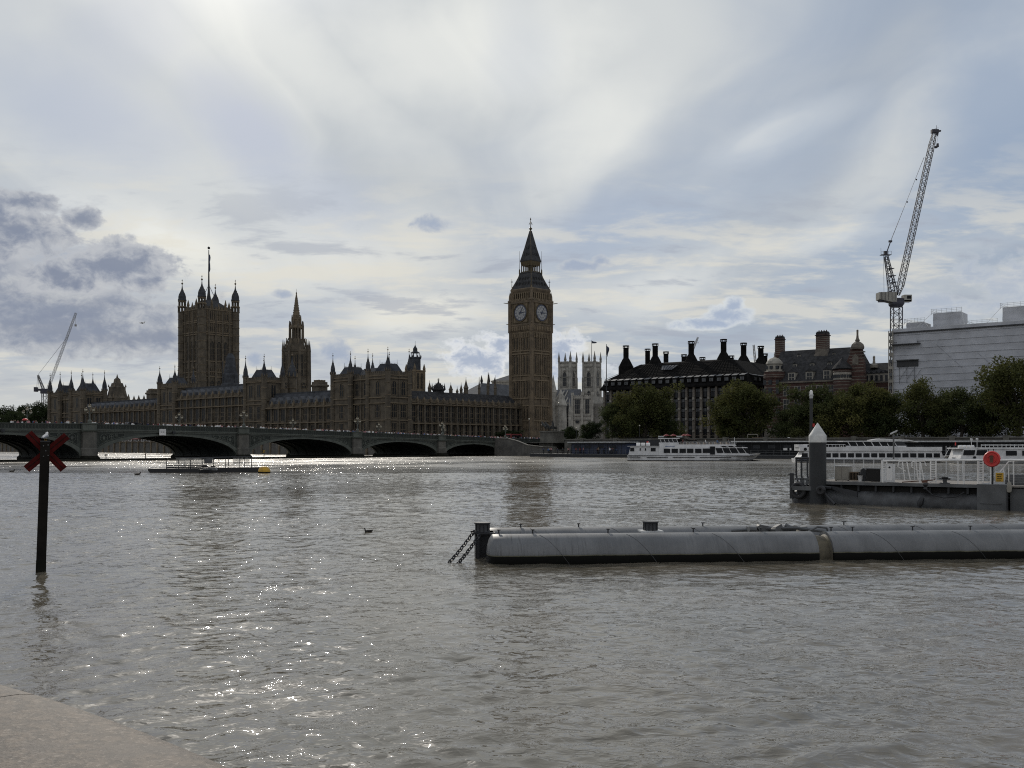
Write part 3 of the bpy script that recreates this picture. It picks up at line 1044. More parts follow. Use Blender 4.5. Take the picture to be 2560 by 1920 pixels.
def palace():
    global PM
    PM = [M['palace_stone'], M['palace_trim'], M['palace_slate']]
    P = thing('palace', 'long brown gothic palace with turreted pavilions stretching behind the bridge', 'palace', PO, PT)
    wins = []
    # wings along the river: (x0, x1, parapet height, roof ridge)
    for (x0, x1, zp, zr, lv, cs) in ((-78.9, -32.8, 19.3, 25.0, ((5.5, 11.6, 2.6), (13.6, 18.2, 2.6)), (12.6, 18.9)),
                                     (-152.4, -92.9, 25.2, 30.2, ((6, 12.6, 2.7), (14.6, 20.2, 2.7), (21.4, 24.4, 2.4)), (13.6, 20.8, 24.8)),
                                     (-250, -166.6, 21.6, 26.3, ((6, 12, 2.7), (13.6, 20.0, 2.7)), (12.8, 20.8))):
        m = MB()
        m.box(x0, x1, 0, 14, STREET, zp)
        bays, bw = facade(m, x0, x1, STREET, zp, 5.2, cs, .9, 1.0, 3.0, 1.3)
        m.build('wing_wall', PM, P)
        for x in bays:
            for (a, b, w) in lv:
                wins.append((x, -.02, a, 0.0, w, b - a, 'flat'))
        r = MB()
        r.prism_x([(1.0, zp), (13.5, zp), (9.5, zr), (4.6, zr)], x0, x1, 0)
        r.box(x0, x1, 4.5, 4.7, zr, zr + .5)
        r.build('roof', M['palace_slate'], P)
        dm = MB()
        for x in bays:                                          # pale stone dormer panels between the pinnacles
            dm.box(x - 1.5, x + 1.5, 1.3, 3.4, zp + .3, zp + 2.9, 0)
            dm.prism_y([(x - 1.5, zp + 2.9), (x + 1.5, zp + 2.9), (x, zp + 4.2)], 1.3, 3.6, 0)
            dm.box(x - .5, x + .5, 1.22, 1.32, zp + .7, zp + 2.4, 1)
        tag(dm.build('dormer_panel', [M['lead_roof'], M['dark_glass']], P), kind='stuff')
    # recessed link between the two north pavilion towers, and south
    for (x0, x1, y0, zp) in ((-21.9, -11.4, 1.2, 28.6), (-278, -264, 1.0, 29.0)):
        m = MB(); m.box(x0, x1, y0, y0 + 11, STREET, zp)
        bays, bw = facade(m, x0, x1, STREET, zp, 5.2, (12.8, 19.2, 21.3, zp - .2), .5, .7, 2.0, 1.6, (0, 1), Matrix.Translation((0, y0, 0)))
        m.build('wing_wall', PM, P)
        for x in bays:
            for (a, b, w) in ((6, 12, 2.6), (13.7, 18.7, 2.6), (22.3, 27.2, 2.2)):
                wins.append((x, y0 - .02, a, 0, w, b - a, 'flat'))
        r = MB(); r.prism_x([(y0 + 1, zp), (y0 + 10, zp), (y0 + 5.5, zp + 4.6)], x0, x1); r.build('roof', M['palace_slate'], P)
    lvN = ((5.5, 11.8, 2.4, 'flat'), (13.7, 18.7, 2.6, 'flat'), (22.2, 27.6, 2.2, 'pointed'))
    csN = (12.8, 19.2, 21.3, 28.4)
    gothic_tower(P, wins, -32.8, -21.9, 0, 11, STREET, 29.6, csN, lvN, 39.6)
    gothic_tower(P, wins, -11.4, 0, 0, 10.5, STREET, 29.6, csN, lvN, 39.9)
    gothic_tower(P, wins, -92.9, -78.9, -.6, 8.6, STREET, 31.0, (13.6, 20.8, 22.5, 30.4), ((6, 12.6, 2.6, 'flat'), (14.6, 20.0, 2.8, 'flat'), (24.0, 29.0, 2.2, 'pointed')), 42.2, 1.1, True, (2, 1))
    gothic_tower(P, wins, -166.6, -152.4, -.6, 9, STREET, 31.5, (13.6, 20.8, 22.5, 30.8), ((6, 12.6, 2.6, 'flat'), (14.6, 20.0, 2.8, 'flat'), (24.0, 29.0, 2.2, 'pointed')), 41.6, 1.2, True, (2, 1))
    gothic_tower(P, wins, -291, -278, 0, 12, STREET, 31.8, (13, 22, 30.8), ((13.8, 20.4, 2.6, 'flat'), (24, 29.4, 2.2, 'pointed')), 44.6, 1.35)
    gothic_tower(P, wins, -264, -250, 0, 12, STREET, 31.8, (13, 22, 30.8), ((13.8, 20.4, 2.6, 'flat'), (24, 29.4, 2.2, 'pointed')), 44.6, 1.35)
    # domed stair turret beside the central tower block
    turret(P, -79.5, 14, 2.0, STREET, 33, 44.0, PM)
    # north front towards the clock tower
    m = MB()
    m.box(-16, 0, 10.5, 77, STREET, 20.0)
    bays, bw = facade(m, 0.5, 66.5, STREET, 20.0, 3.5, (11.8, 19.2), 1.0, .95, 2.2, 1.2, (0, 1), Matrix.Translation((0, 10.5, 0)) @ ROT90)
    m.build('north_wall', PM, P)
    for yy in bays:
        wins.append((.02, 10.5 + yy, 5.2, math.pi / 2, 1.9, 6.2, 'flat'))
        wins.append((.02, 10.5 + yy, 12.3, math.pi / 2, 1.9, 6.4, 'flat'))
    r = MB()
    r.loft([[(-1.2, y, 20), (-15, y, 20), (-9.5, y, 24.6), (-6.5, y, 24.6)] for y in (10.5, 77)])
    r.build('roof', M['slate'], P)
    # little spires along that roof (column, tip row, radius)
    for px, yt, yo, rr in ((1074, 951, 18, .7), (1127, 956, 30, .75), (1143, 966, 42, .5), (1153, 956, 44, .6), (1165, 943, 50, .9), (1198, 942, 58, .5), (1220, 930, 66, .6), (1238, 938, 72, .6)):
        x = -8
        p = PF @ Vector((x, yo, 0))
        # slide along y so the column matches
        a = PF @ Vector((x, 0, 0)); dd = (PF @ Vector((x, 1, 0))) - a
        u = (px - CX) / F
        y = (u * a.y - a.x) / (dd.x - u * dd.y)
        D = (PF @ Vector((x, y, 0))).y
        zt = wz(yt, D)
        m = MB()
        m.lathe(x, y, [(rr, 22), (rr, zt - (zt - 24) * .62), (rr * 1.3, zt - (zt - 24) * .6), (rr * .85, zt - (zt - 24) * .5), (rr * .3, zt - (zt - 24) * .25), (.08, zt - .8), (.06, zt)], 8)
        m.build('spirelet', M['palace_stone'], P)
    a = PF @ Vector((-8, 0, 0)); dd = (PF @ Vector((-8, 1, 0))) - a; u = (1096 - CX) / F
    y = (u * a.y - a.x) / (dd.x - u * dd.y)
    turret(P, -8, y, 2.4, 20, 25.5, wz(946, (PF @ Vector((-8, y, 0))).y), [M['slate'], M['slate'], M['slate']], name='roof_turret')
    # great hall roof behind the north range, with a gable and finials
    x0, y0 = -60, 62
    h = MB()
    h.loft([[(-30 + dx, 50, 14), (-30 + dx, 86, 14)] for dx in (0, 1)], cap=False, closed=False)
    pts = []
    g = lambda y, z: (y, z)
    a = PF @ Vector((-25, 0, 0)); dd = (PF @ Vector((-25, 1, 0))) - a
    yat = lambda px: ((px - CX) / F * a.y - a.x) / (dd.x - (px - CX) / F * dd.y)
    ya, yr, yb = yat(1146), yat(1204), yat(1290)
    h = MB()
    h.loft([[(-35, ya, 4), (-15, ya, 4), (-15, yb, 4), (-35, yb, 4)], [(-35, ya, 22), (-15, ya, 22), (-15, yb, 22), (-35, yb, 22)], [(-25.3, yr, 31), (-24.7, yr, 31), (-24.7, yb, 31), (-25.3, yb, 31)]])
    h.build('hall_roof', M['lead_roof'], P)
    h = MB()
    for yy, zt in ((yr, 34.5), (yat(1222), 36.0), (yat(1237), 34.0)):
        h.lathe(-25, yy, [(.5, 30), (.5, 31.6), (.7, 31.8), (.05, zt)], 6)
    h.build('ridge_finial', M['slate'], P)
    # chimney towers
    for px, yt, yb, yo, hw_ in ((799, 955, 985, 10, 2.3), (383, 976, 1003, 10, 2.4)):
        x = frame_t(PF, px, yo); D = (PF @ Vector((x, yo, 0))).y
        m = MB(); zt = wz(yt, D)
        m.sq(x, yo, [(hw_, 15), (hw_, zt - 2.2), (hw_ * 1.2, zt - 1.9), (hw_ * 1.2, zt - 1.2), (hw_, zt - 1.0), (hw_, zt)], 0)
        for i in range(3):
            for j in range(3):
                m.lathe(x + (i - 1) * hw_ * .6, yo + (j - 1) * hw_ * .6, [(hw_ * .2, zt), (hw_ * .2, zt + .8)], 6, 1)
        m.build('chimney', PM, P)
    # slender lantern tower near the south end
    x = frame_t(PF, 293, 22); D = (PF @ Vector((x, 22, 0))).y
    m = MB(); z = lambda r_: wz(r_, D)
    m.sq(x, 22, [(4.4, 12), (4.4, z(995)), (3.9, z(990)), (3.3, z(975)), (3.3, z(968)), (2.6, z(966)), (2.2, z(958)), (1.5, z(957)), (1.2, z(948)), (.4, z(944)), (.1, z(936))], 0)
    for sx in (-1, 1):
        for sy in (-1, 1):
            m.pyr(x + sx * 4.4, 22 + sy * 4.4, .6, z(996), z(984), 1); m.pyr(x + sx * 3.3, 22 + sy * 3.3, .4, z(968), z(960), 1)
    m.build('lantern_tower', PM, P)
    for px, yt in ((275, 985), (307, 985), (322, 993), (335, 992), (347, 991), (360, 991)):
        xx = frame_t(PF, px, 10); D = (PF @ Vector((xx, 10, 0))).y
        m = MB(); m.lathe(xx, 10, [(1.0, 20), (1.0, wz(yt + 12, D)), (1.3, wz(yt + 10, D)), (.6, wz(yt + 5, D)), (.1, wz(yt - 3, D))], 8, 0); m.build('spirelet', PM, P)
    # ventilation tower behind the north pavilion: square stone stage, octagon, lantern
    v = MB(); D = 428.0; X = wx(1038, D); loc = PF.inverted() @ Vector((X, D, 0)); z = lambda r_: wz(r_, D)
    v.sq(loc.x, loc.y, [(2.9, STREET), (2.9, z(930)), (3.2, z(929)), (3.2, z(926))], 0)
    for sx in (-1, 1):
        for sy in (-1, 1):
            v.lathe(loc.x + sx * 2.7, loc.y + sy * 2.7, [(.55, 8), (.55, z(924)), (.7, z(923)), (.1, z(910))], 6, 1)
    v.lathe(loc.x, loc.y, [(2.5, z(926)), (2.45, z(897)), (2.75, z(896)), (2.75, z(893))], 8, 2, math.pi / 8)
    for i in range(8):
        a = 2 * math.pi * i / 8 + math.pi / 8
        v.lathe(loc.x + 1.85 * math.cos(a), loc.y + 1.85 * math.sin(a), [(.16, z(893)), (.16, z(883))], 4, 2)
        v.pyr(loc.x + 2.6 * math.cos(a), loc.y + 2.6 * math.sin(a), .25, z(893), z(886), 2)
    v.lathe(loc.x, loc.y, [(2.0, z(883)), (2.15, z(882)), (1.2, z(879)), (1.0, z(878)), (1.0, z(872)), (.9, z(871)), (.35, z(866)), (.08, z(862)), (.05, z(852))], 8, 2, math.pi / 8)
    v.build('ventilation_tower', [M['tower_trim'], M['palace_trim'], M['palace_slate']], P)
    for sx in (-1, 1):
        wins.append((loc.x + sx * 1.0, loc.y - 2.92, z(972), 0, 1.0, 6.5, 'pointed')); wins.append((loc.x + 2.92, loc.y + sx * 1.0, z(972), math.pi / 2, 1.0, 6.5, 'pointed'))
    # scaffolded turret in front of the great tower's base (grey sheeting)
    D = 560.0; X = wx(576, D); loc = PF.inverted() @ Vector((X, D, 0)); z = lambda r_: wz(r_, D)
    s = MB(); s.lathe(loc.x, loc.y, [(5.2, STREET), (5.2, z(962)), (4.6, z(958)), (4.4, z(937)), (3.9, z(934)), (3.0, z(915)), (2.6, z(912)), (2.6, z(895)), (1.2, z(884))], 8, 0)
    for i in range(4):
        a = math.pi * i / 2; s.lathe(loc.x + 4.9 * math.cos(a), loc.y + 4.9 * math.sin(a), [(.25, 20), (.2, z(905))], 5)
    s.build('sheeted_turret', M['palace_slate'], P)
    put_windows(P, wins, [M['dark_glass'], M['palace_trim']])
    return P


palace()


def square_tower():
    """the great square tower at the far end, with four lantern turrets and a flagstaff"""
    D = 604.0
    loc = Vector((wx(522, D), D, 0))
    T = thing('square_tower', 'massive square gothic tower with four lantern turrets and a tall flagstaff', 'tower', loc, PT)
    k = .2416
    z = lambda r_: wz(r_, D)
    hw = 11.2
    wins = []
    m = MB()
    m.box(-hw, hw, -hw, hw, STREET, z(780))
    for q in range(4):
        Tq = Matrix.Rotation(q * math.pi / 2, 4, 'Z')
        m.T = Tq
        for r_ in (976, 945, 933, 907, 841, 836, 812, 808):
            m.box(-hw + 1.6, hw - 1.6, -hw - .45, -hw + .1, z(r_) - .35, z(r_) + .35, 1)
        for i in range(4):
            x = -6.9 + 4.6 * i
            m.box(x - .55, x + .55, -hw - .7, -hw + .1, z(976), z(845), 0)
            m.box(x - .4, x + .4, -hw - .6, -hw + .1, z(845), z(782), 0)
        for i in range(13):
            x = -7.8 + 1.3 * i
            m.box(x - .14, x + .14, -hw - .35, -hw + .1, z(835), z(814), 1)
            m.box(x - .14, x + .14, -hw - .35, -hw + .1, z(940), z(925), 1)
            m.box(x - .2, x + .2, -hw - .3, -hw + .1, z(806), z(783), 1)
        for i in range(9):
            x = -7.6 + 1.9 * i
            m.box(x - .6, x + .6, -hw - .2, -hw + .4, z(780), z(772), 0)
        m.box(-hw + 1.5, hw - 1.5, -hw - .3, -hw + .4, z(781), z(778), 1)
        for x, zz in ((-4.6, z(757)), (0, z(768)), (4.6, z(757))):
            m.lathe(x, -hw + .2, [(.7, z(780)), (.7, zz - 2.5), (.9, zz - 2.2), (.1, zz + 1.0)], 6, 1)
        m.T = None
        if q < 2:
            for i in range(3):
                p = Tq @ Vector((-4.6 + 4.6 * i, -hw - .03, 0))
                wins.append((p.x, p.y, z(904), q * math.pi / 2, 2.5, z(857) - z(904), 'pointed'))
                wins.append((p.x, p.y, z(974), q * math.pi / 2, 2.7, z(953) - z(974), 'pointed'))
                for dx in (-1.25, 0, 1.25):
                    pp = Tq @ Vector((-4.6 + 4.6 * i + dx, -hw - .03, 0))
                    wins.append((pp.x, pp.y, z(833), q * math.pi / 2, .75, z(822) - z(833), 'slit'))
                    wins.append((pp.x, pp.y, z(932), q * math.pi / 2, .75, z(924) - z(932), 'slit'))
                    wins.append((pp.x, pp.y, z(803), q * math.pi / 2, .8, z(789) - z(803), 'slit'))
    m.build('wall', PM, T)
    r = MB(); r.sq(0, 0, [(hw - 1.2, z(782)), (hw - 1.2, z(776)), (4.5, z(757)), (3.6, z(752))]); r.build('roof', M['iron_roof'], T)
    for i, (sx, sy) in enumerate(((-1, -1), (1, -1), (1, 1), (-1, 1))):
        turret(T, sx * hw, sy * hw, 2.35, STREET, z(781), z(699), PM, lantern=2)
    f = MB()
    f.lathe(0, 0, [(1.6, z(752)), (.8, z(735)), (.5, z(710)), (.33, z(660)), (.24, z(625))], 8)
    for a in range(4):
        an = a * math.pi / 2 + .78
        f.tube((5 * math.cos(an), 5 * math.sin(an), z(757)), (0, 0, z(712)), .22, .12, 5)
    f.ball((0, 0, z(620)), .8)
    f.tube((0, 0, z(618)), (0, 0, z(615)), .1, .05)
    fo = f.build('flagstaff', M['iron_roof'], T)
    g = MB()
    rings = []
    for i in range(8):
        zz = z(634) - (z(634) - z(676)) * i / 7
        w = (.5, 1.3, 1.6, 1.3, 1.45, 1.1, .9, .3)[i]
        rings.append([(0.25, -.06, zz), (0.25 + w * .5, .25 * math.sin(i * 1.3) - .06, zz - .5), (0.25 + w, .3 * math.cos(i), zz - .9), (.25 + w, .3 * math.cos(i) + .12, zz - .9), (.25 + w * .5, .25 * math.sin(i * 1.3) + .06, zz - .5), (.25, .06, zz)])
    g.loft(rings)
    g.build('flag', M['navy'], fo)
    put_windows(T, wins, [M['dark_glass'], M['palace_trim']])


square_tower()


def central_spire():
    D = 520.0
    loc = Vector((wx(741, D), D, 0))
    T = thing('central_spire', 'octagonal gothic lantern tower with a needle spire above the palace roofs', 'tower', loc, PT)
    z = lambda r_: wz(r_, D)
    k = D / F
    m = MB()
    m.lathe(0, 0, [(33 * k, 15), (33 * k, z(970)), (32 * k, z(964)), (31.5 * k, z(882)), (33 * k, z(880)), (33 * k, z(875))], 8, 0, math.pi / 8)
    m.lathe(0, 0, [(26 * k, z(876)), (20 * k, z(862)), (18.5 * k, z(848))], 8, 0, math.pi / 8)
    for i in range(8):
        a = math.pi / 8 + i * math.pi / 4
        c, s = math.cos(a), math.sin(a)
        m.lathe(33.5 * k * c, 33.5 * k * s, [(4.2 * k, 15), (3.6 * k, z(940)), (3.0 * k, z(880)), (3.4 * k, z(878)), (2.4 * k, z(868)), (.3 * k, z(850))], 6, 0)
        m.tube((30 * k * c, 30 * k * s, z(872)), (19 * k * c, 19 * k * s, z(846)), 1.4 * k, n=4, m=0)
        m.lathe(25 * k * c, 25 * k * s, [(1.5 * k, z(874)), (1.5 * k, z(858)), (.2, z(846))], 5, 1)
        # open middle lantern
        m.lathe(17 * k * c, 17 * k * s, [(2.6 * k, z(850)), (2.2 * k, z(818)), (2.4 * k, z(816)), (.2, z(803))], 5, 0)
        b = a + math.pi / 8
        m.lathe(17 * k * math.cos(b), 17 * k * math.sin(b), [(.9 * k, z(850)), (.9 * k, z(820))], 4, 1)
        m.lathe(11.5 * k * c, 11.5 * k * s, [(1.4 * k, z(818)), (1.3 * k, z(798)), (.1, z(788))], 5, 1)
        # lower tall lights
        for dz0, dz1 in ((z(968), z(945)),):
            pass
    m.lathe(0, 0, [(17.5 * k, z(822)), (18.5 * k, z(820)), (17 * k, z(815)), (11 * k, z(812)), (10.5 * k, z(800)), (11.5 * k, z(799)), (9.5 * k, z(794))], 8, 1, math.pi / 8)
    m.lathe(0, 0, [(9 * k, z(848)), (9 * k, z(816))], 4, 0, .4)
    T_ = m.build('lantern_stage', PM, T)
    s = MB()
    s.lathe(0, 0, [(9.4 * k, z(795)), (6.3 * k, z(772)), (3.4 * k, z(748)), (1.2 * k, z(735)), (1.7 * k, z(734)), (1.6 * k, z(732)), (.35 * k, z(730)), (.2 * k, z(722))], 8, 0, math.pi / 8)
    for i in range(8):
        a = math.pi / 8 + i * math.pi / 4
        for t in range(9):
            r_ = 9.4 * k * (1 - t / 10.0) ** 1.1 + .1
            s.pyr(r_ * math.cos(a), r_ * math.sin(a), .22, z(795 - 6.2 * t) - .1, z(795 - 6.2 * t) + .6, 0)
    s.build('spire', [M['palace_trim']], T)
    wins = []
    for i in range(8):
        a = i * math.pi / 4                                     # outward normal angle of the side
        rz = a + math.pi / 2
        rr = 31.6 * k * math.cos(math.pi / 8) + .12
        for dx in (-1.15, 1.15):
            px_, py_ = rr * math.cos(a) - dx * math.sin(a), rr * math.sin(a) + dx * math.cos(a)
            wins.append((px_, py_, z(943), rz, 1.5, z(886) - z(943), 'pointed'))
        wins.append((33 * k * math.cos(math.pi / 8) * math.cos(a) + .1 * math.cos(a), 33 * k * math.cos(math.pi / 8) * math.sin(a) + .1 * math.sin(a), z(972), rz, 2.6, z(957) - z(972), 'pointed'))
    put_windows(T, wins, [M['dark_glass'], M['palace_trim']])


central_spire()


def clock_tower():
    D = 429.0
    loc = Vector((wx(1326.5, D), D, 0))
    T = thing('clock_tower', 'tall brown clock tower with white dials and a pointed iron roof', 'clock tower', loc, R(-43.5))
    z = lambda r_: wz(r_, D)
    TM = [M['tower_stone'], M['tower_trim']]
    hw = 5.95
    # shaft
    m = MB()
    m.box(-hw, hw, -hw, hw, STREET, z(832))
    wins = []
    for q in range(4):
        Q = Matrix.Rotation(q * math.pi / 2, 4, 'Z'); m.T = Q
        m.lathe(-hw, -hw, [(1.15, STREET), (1.1, z(1016)), (.95, z(1014)), (.95, z(832))], 8, 0, math.pi / 8)
        for r_ in (1053, 1016, 997.5, 953, 941, 887, 880):
            m.box(-hw, hw, -hw - .42, -hw + .05, z(r_) - .25, z(r_) + .25, 1)
        for x in (-4.55, -2.85, -1.15, 1.15, 2.85, 4.55):
            for (a, b) in ((1075, 1055), (1050, 1018), (995, 955), (939, 890), (878, 836)):
                m.box(x - .2, x + .2, -hw - .28, -hw + .05, z(a), z(b), 0)
        m.box(-.28, .28, -hw - .32, -hw + .05, z(1075), z(836), 0)
        for i in range(10):
            x = -4.5 + i
            m.box(x - .18, x + .18, -hw - .5, -hw, z(848), z(836), 1)
            m.box(x - .5, x + .5, -hw - .12, -hw, z(838), z(833), 1)
        m.T = None
        if q < 2:
            for x in (-3.7, -2.0, 2.0, 3.7):
                p = Q @ Vector((x, -hw - .04, 0))
                for (a, b) in ((1048, 1022), (992, 958), (937, 893), (875, 845)):
                    wins.append((p.x, p.y, z(a), q * math.pi / 2, .62, z(b) - z(a), 'slit'))
    m.build('shaft', TM, T)
    # clock stage
    c = MB()
    c.sq(0, 0, [(hw + .15, z(833)), (hw + .55, z(829)), (hw + .6, z(818)), (hw + .75, z(817)), (hw + .75, z(814)), (6.3, z(813)), (6.3, z(764)), (6.75, z(762)), (6.75, z(757)), (6.1, z(756))], 0)
    for q in range(4):
        c.T = Matrix.Rotation(q * math.pi / 2, 4, 'Z')
        for i in range(11):
            x = -5.2 + 1.04 * i
            c.box(x - .2, x + .2, -hw - .85, -hw - .4, z(829), z(819), 1)
        c.lathe(-6.2, -6.2, [(.95, z(833)), (.95, z(757)), (1.2, z(756)), (1.15, z(754)), (.7, z(752)), (.6, z(742)), (.1, z(731))], 8, 0, math.pi / 8)
        c.tube((-6.5, -6.5, z(760)), (-8.2, -8.2, z(758)), .22, .12, 5, 1)
        c.tube((-6.5, -6.5, z(812)), (-7.4, -7.4, z(811)), .22, .12, 5, 1)
        for i in range(13):
            x = -5.1 + .85 * i
            c.box(x - .28, x + .28, -6.78, -6.3, z(757), z(752), 1)
    c.build('clock_stage', TM, T)
    zc = z(785.5)
    rd = 3.5
    for q in range(4):
        Q = Matrix.Rotation(q * math.pi / 2, 4, 'Z')
        fr = MB(Q)
        h = 4.35
        yb = -6.3
        for (x0, x1, a, b) in ((-h, h, zc + h - .3, zc + h), (-h, h, zc - h, zc - h + .3), (-h, -h + .3, zc - h, zc + h), (h - .3, h, zc - h, zc + h)):
            fr.box(x0, x1, yb - .3, yb + .05, a, b, 0)
        fr.box(-h + .3, h - .3, yb - .12, yb + .05, zc - h + .3, zc + h - .3, 1)
        ring = [(rd * 1.1 * math.cos(t), yb - .22, zc + rd * 1.1 * math.sin(t)) for t in np.linspace(0, 2 * math.pi, 41)]
        fr.path(ring, .2, 6, 0)
        fo = fr.build('dial_frame', [M['gold'], M['tower_trim']], T)
        d = MB(Q)
        circ = [(rd * math.cos(t), zc + rd * math.sin(t)) for t in np.linspace(0, 2 * math.pi, 49)[:-1]]
        d.prism_y(circ, yb - .2, yb - .1)
        do = d.build('clock_dial', M['dial_glass'], T)
        n = MB(Q)
        def band(r0, r1, y0):
            N = 48
            for i in range(N):
                t0, t1 = 2 * math.pi * i / N, 2 * math.pi * (i + 1) / N
                n.quad((r0 * math.cos(t0), y0, zc + r0 * math.sin(t0)), (r1 * math.cos(t0), y0, zc + r1 * math.sin(t0)), (r1 * math.cos(t1), y0, zc + r1 * math.sin(t1)), (r0 * math.cos(t1), y0, zc + r0 * math.sin(t1)))
        band(3.02, 3.5, yb - .205); band(2.0, 2.14, yb - .205)
        rom = [(3, 'XII'), (1, 'I'), (2, 'II'), (3, 'III'), (4, 'IIII'), (2, 'V'), (3, 'VI'), (4, 'VII'), (5, 'VIII'), (3, 'IX'), (2, 'X'), (3, 'XI')]
        for i in range(12):
            a = math.pi / 2 - i * math.pi / 6
            er, et = Vector((math.cos(a), 0, math.sin(a))), Vector((math.sin(a), 0, -math.cos(a)))
            o = Vector((0, yb - .21, zc))
            st = {'I': [((0, 0), (0, 1))], 'V': [((-.5, 1), (0, 0)), ((.5, 1), (0, 0))], 'X': [((-.5, 1), (.5, 0)), ((.5, 1), (-.5, 0))]}
            txt = rom[i][1]
            wd = .2
            for j, ch in enumerate(txt):
                ox = (j - (len(txt) - 1) / 2) * wd * 1.15
                for (p, q_) in st[ch]:
                    P0 = o + er * (2.2 + .78 * p[1]) + et * (ox + p[0] * wd)
                    P1 = o + er * (2.2 + .78 * q_[1]) + et * (ox + q_[0] * wd)
                    s_ = (P1 - P0).cross(Vector((0, 1, 0))).normalized() * .045
                    n.quad(P0 - s_, P0 + s_, P1 + s_, P1 - s_)
            # radial glazing bar
            s_ = et * .04
            P0, P1 = o + er * .5, o + er * 2.0
            n.quad(P0 - s_, P0 + s_, P1 + s_, P1 - s_)
        n.build('numeral', M['dial_blue'], do)
        hd = MB(Q)
        for ang, ln, w in ((90 - 31, 3.1, .16), (90 - 91, 2.15, .24)):
            a = R(ang)
            er, et = Vector((math.cos(a), 0, math.sin(a))), Vector((math.sin(a), 0, -math.cos(a)))
            o = Vector((0, yb - .32, zc))
            pts = [o - er * .9 + et * w * .8, o - er * .9 - et * w * .8, o - et * w, o + er * ln * .75 - et * w * .8, o + er * ln, o + er * ln * .75 + et * w * .8, o + et * w]
            hd.loft([pts, [p + Vector((0, .06, 0)) for p in pts]])
        hd.tube(Q.inverted() @ (Q @ Vector((0, yb - .34, zc))), (0, yb - .1, zc), .35, n=10)
        hd.build('clock_hand', M['dial_blue'], do)
    # belfry
    b = MB()
    b.sq(0, 0, [(5.0, z(757)), (5.0, z(730))], 2)
    b.sq(0, 0, [(5.75, z(757)), (5.75, z(751)), (5.6, z(750))], 0)
    b.sq(0, 0, [(5.6, z(736)), (5.7, z(734)), (6.05, z(730)), (6.2, z(727)), (6.0, z(725))], 0)
    for q in range(4):
        b.T = Matrix.Rotation(q * math.pi / 2, 4, 'Z')
        for i in range(9):
            x = -4.9 + 9.8 * i / 8
            b.box(x - .26, x + .26, -5.7, -5.2, z(752), z(735), 1)
        for i in range(8):
            x = -4.9 + 9.8 * (i + .5) / 8
            b.prism_y([(x - .36, z(738.5)), (x, z(736)), (x + .36, z(738.5)), (x + .36, z(735)), (x - .36, z(735))], -5.6, -5.25, 1)
        b.lathe(-5.5, -5.5, [(.8, z(757)), (.7, z(730)), (.5, z(726)), (.25, z(718))], 8, 0)
        b.tube((-5.7, -5.7, z(720)), (-5.7, -5.7, z(698)), .13, .06, 5, 3)
        b.box(-6.2, -5.2, -5.76, -5.64, z(706), z(704.5), 3); b.box(-5.76, -5.64, -6.2, -5.2, z(706), z(704.5), 3)
        b.tube((-6.0, -5.3, z(724)), (-6.0, -5.3, z(711)), .08, .04, 4, 3)
    b.T = None
    b.build('belfry', TM + [M['dark_void'], M['gold']], T)
    r = MB()
    r.sq(0, 0, [(6.0, z(726)), (5.55, z(721)), (4.55, z(706)), (3.75, z(694)), (3.4, z(686)), (3.5, z(685)), (3.5, z(683)), (3.1, z(682))], 0)
    for q in range(4):
        r.T = Matrix.Rotation(q * math.pi / 2, 4, 'Z')
        for row, (rw, nn, sp) in enumerate(((713, 5, 1.75), (700, 4, 1.6))):
            yw = float(np.interp(z(rw), [z(721), z(706), z(694)], [5.55, 4.55, 3.75]))
            for i in range(nn):
                x = (i - (nn - 1) / 2) * sp
                r.box(x - .36, x + .36, -yw - .28, -yw + .6, z(rw) - .6, z(rw) + .35, 0)
                r.prism_y([(x - .45, z(rw) + .35), (x + .45, z(rw) + .35), (x, z(rw) + 1.0)], -yw - .32, -yw + .9, 0)
                r.box(x - .2, x + .2, -yw - .31, -yw - .27, z(rw) - .5, z(rw) + .25, 1)
        r.path([(-6.0, -6.0, z(726)), (-4.55, -4.55, z(706)), (-3.75, -3.75, z(694)), (-3.4, -3.4, z(686))], .12, 5, 2)
    r.T = None
    r.build('lower_roof', [M['iron_roof'], M['dark_void'], M['tower_trim']], T)
    l = MB()
    l.sq(0, 0, [(3.0, z(684)), (3.0, z(680)), (2.7, z(679.5))], 0)
    l.sq(0, 0, [(2.85, z(664)), (2.95, z(661)), (3.1, z(655)), (2.9, z(654))], 0)
    l.sq(0, 0, [(.5, z(682)), (.5, z(662))], 1)
    for q in range(4):
        l.T = Matrix.Rotation(q * math.pi / 2, 4, 'Z')
        for i in range(6):
            x = -2.75 + 5.5 * i / 5
            l.box(x - .16, x + .16, -2.9, -2.6, z(682), z(663), 0)
            if i < 5:
                l.prism_y([(x, z(667)), (x + .55, z(664.5)), (x + 1.1, z(667)), (x + 1.1, z(662)), (x, z(662))], -2.85, -2.65, 0)
        l.lathe(-3.35, -3.35, [(.35, z(686)), (.3, z(676)), (.1, z(672)), (.07, z(655)), (.05, z(628))], 6, 0)
    l.T = None
    l.build('lantern', [M['gold'], M['iron_roof']], T)
    u = MB()
    u.sq(0, 0, [(3.2, z(655)), (3.25, z(653)), (2.65, z(640)), (1.85, z(620)), (1.15, z(600)), (.62, z(585)), (.33, z(577))], 0)
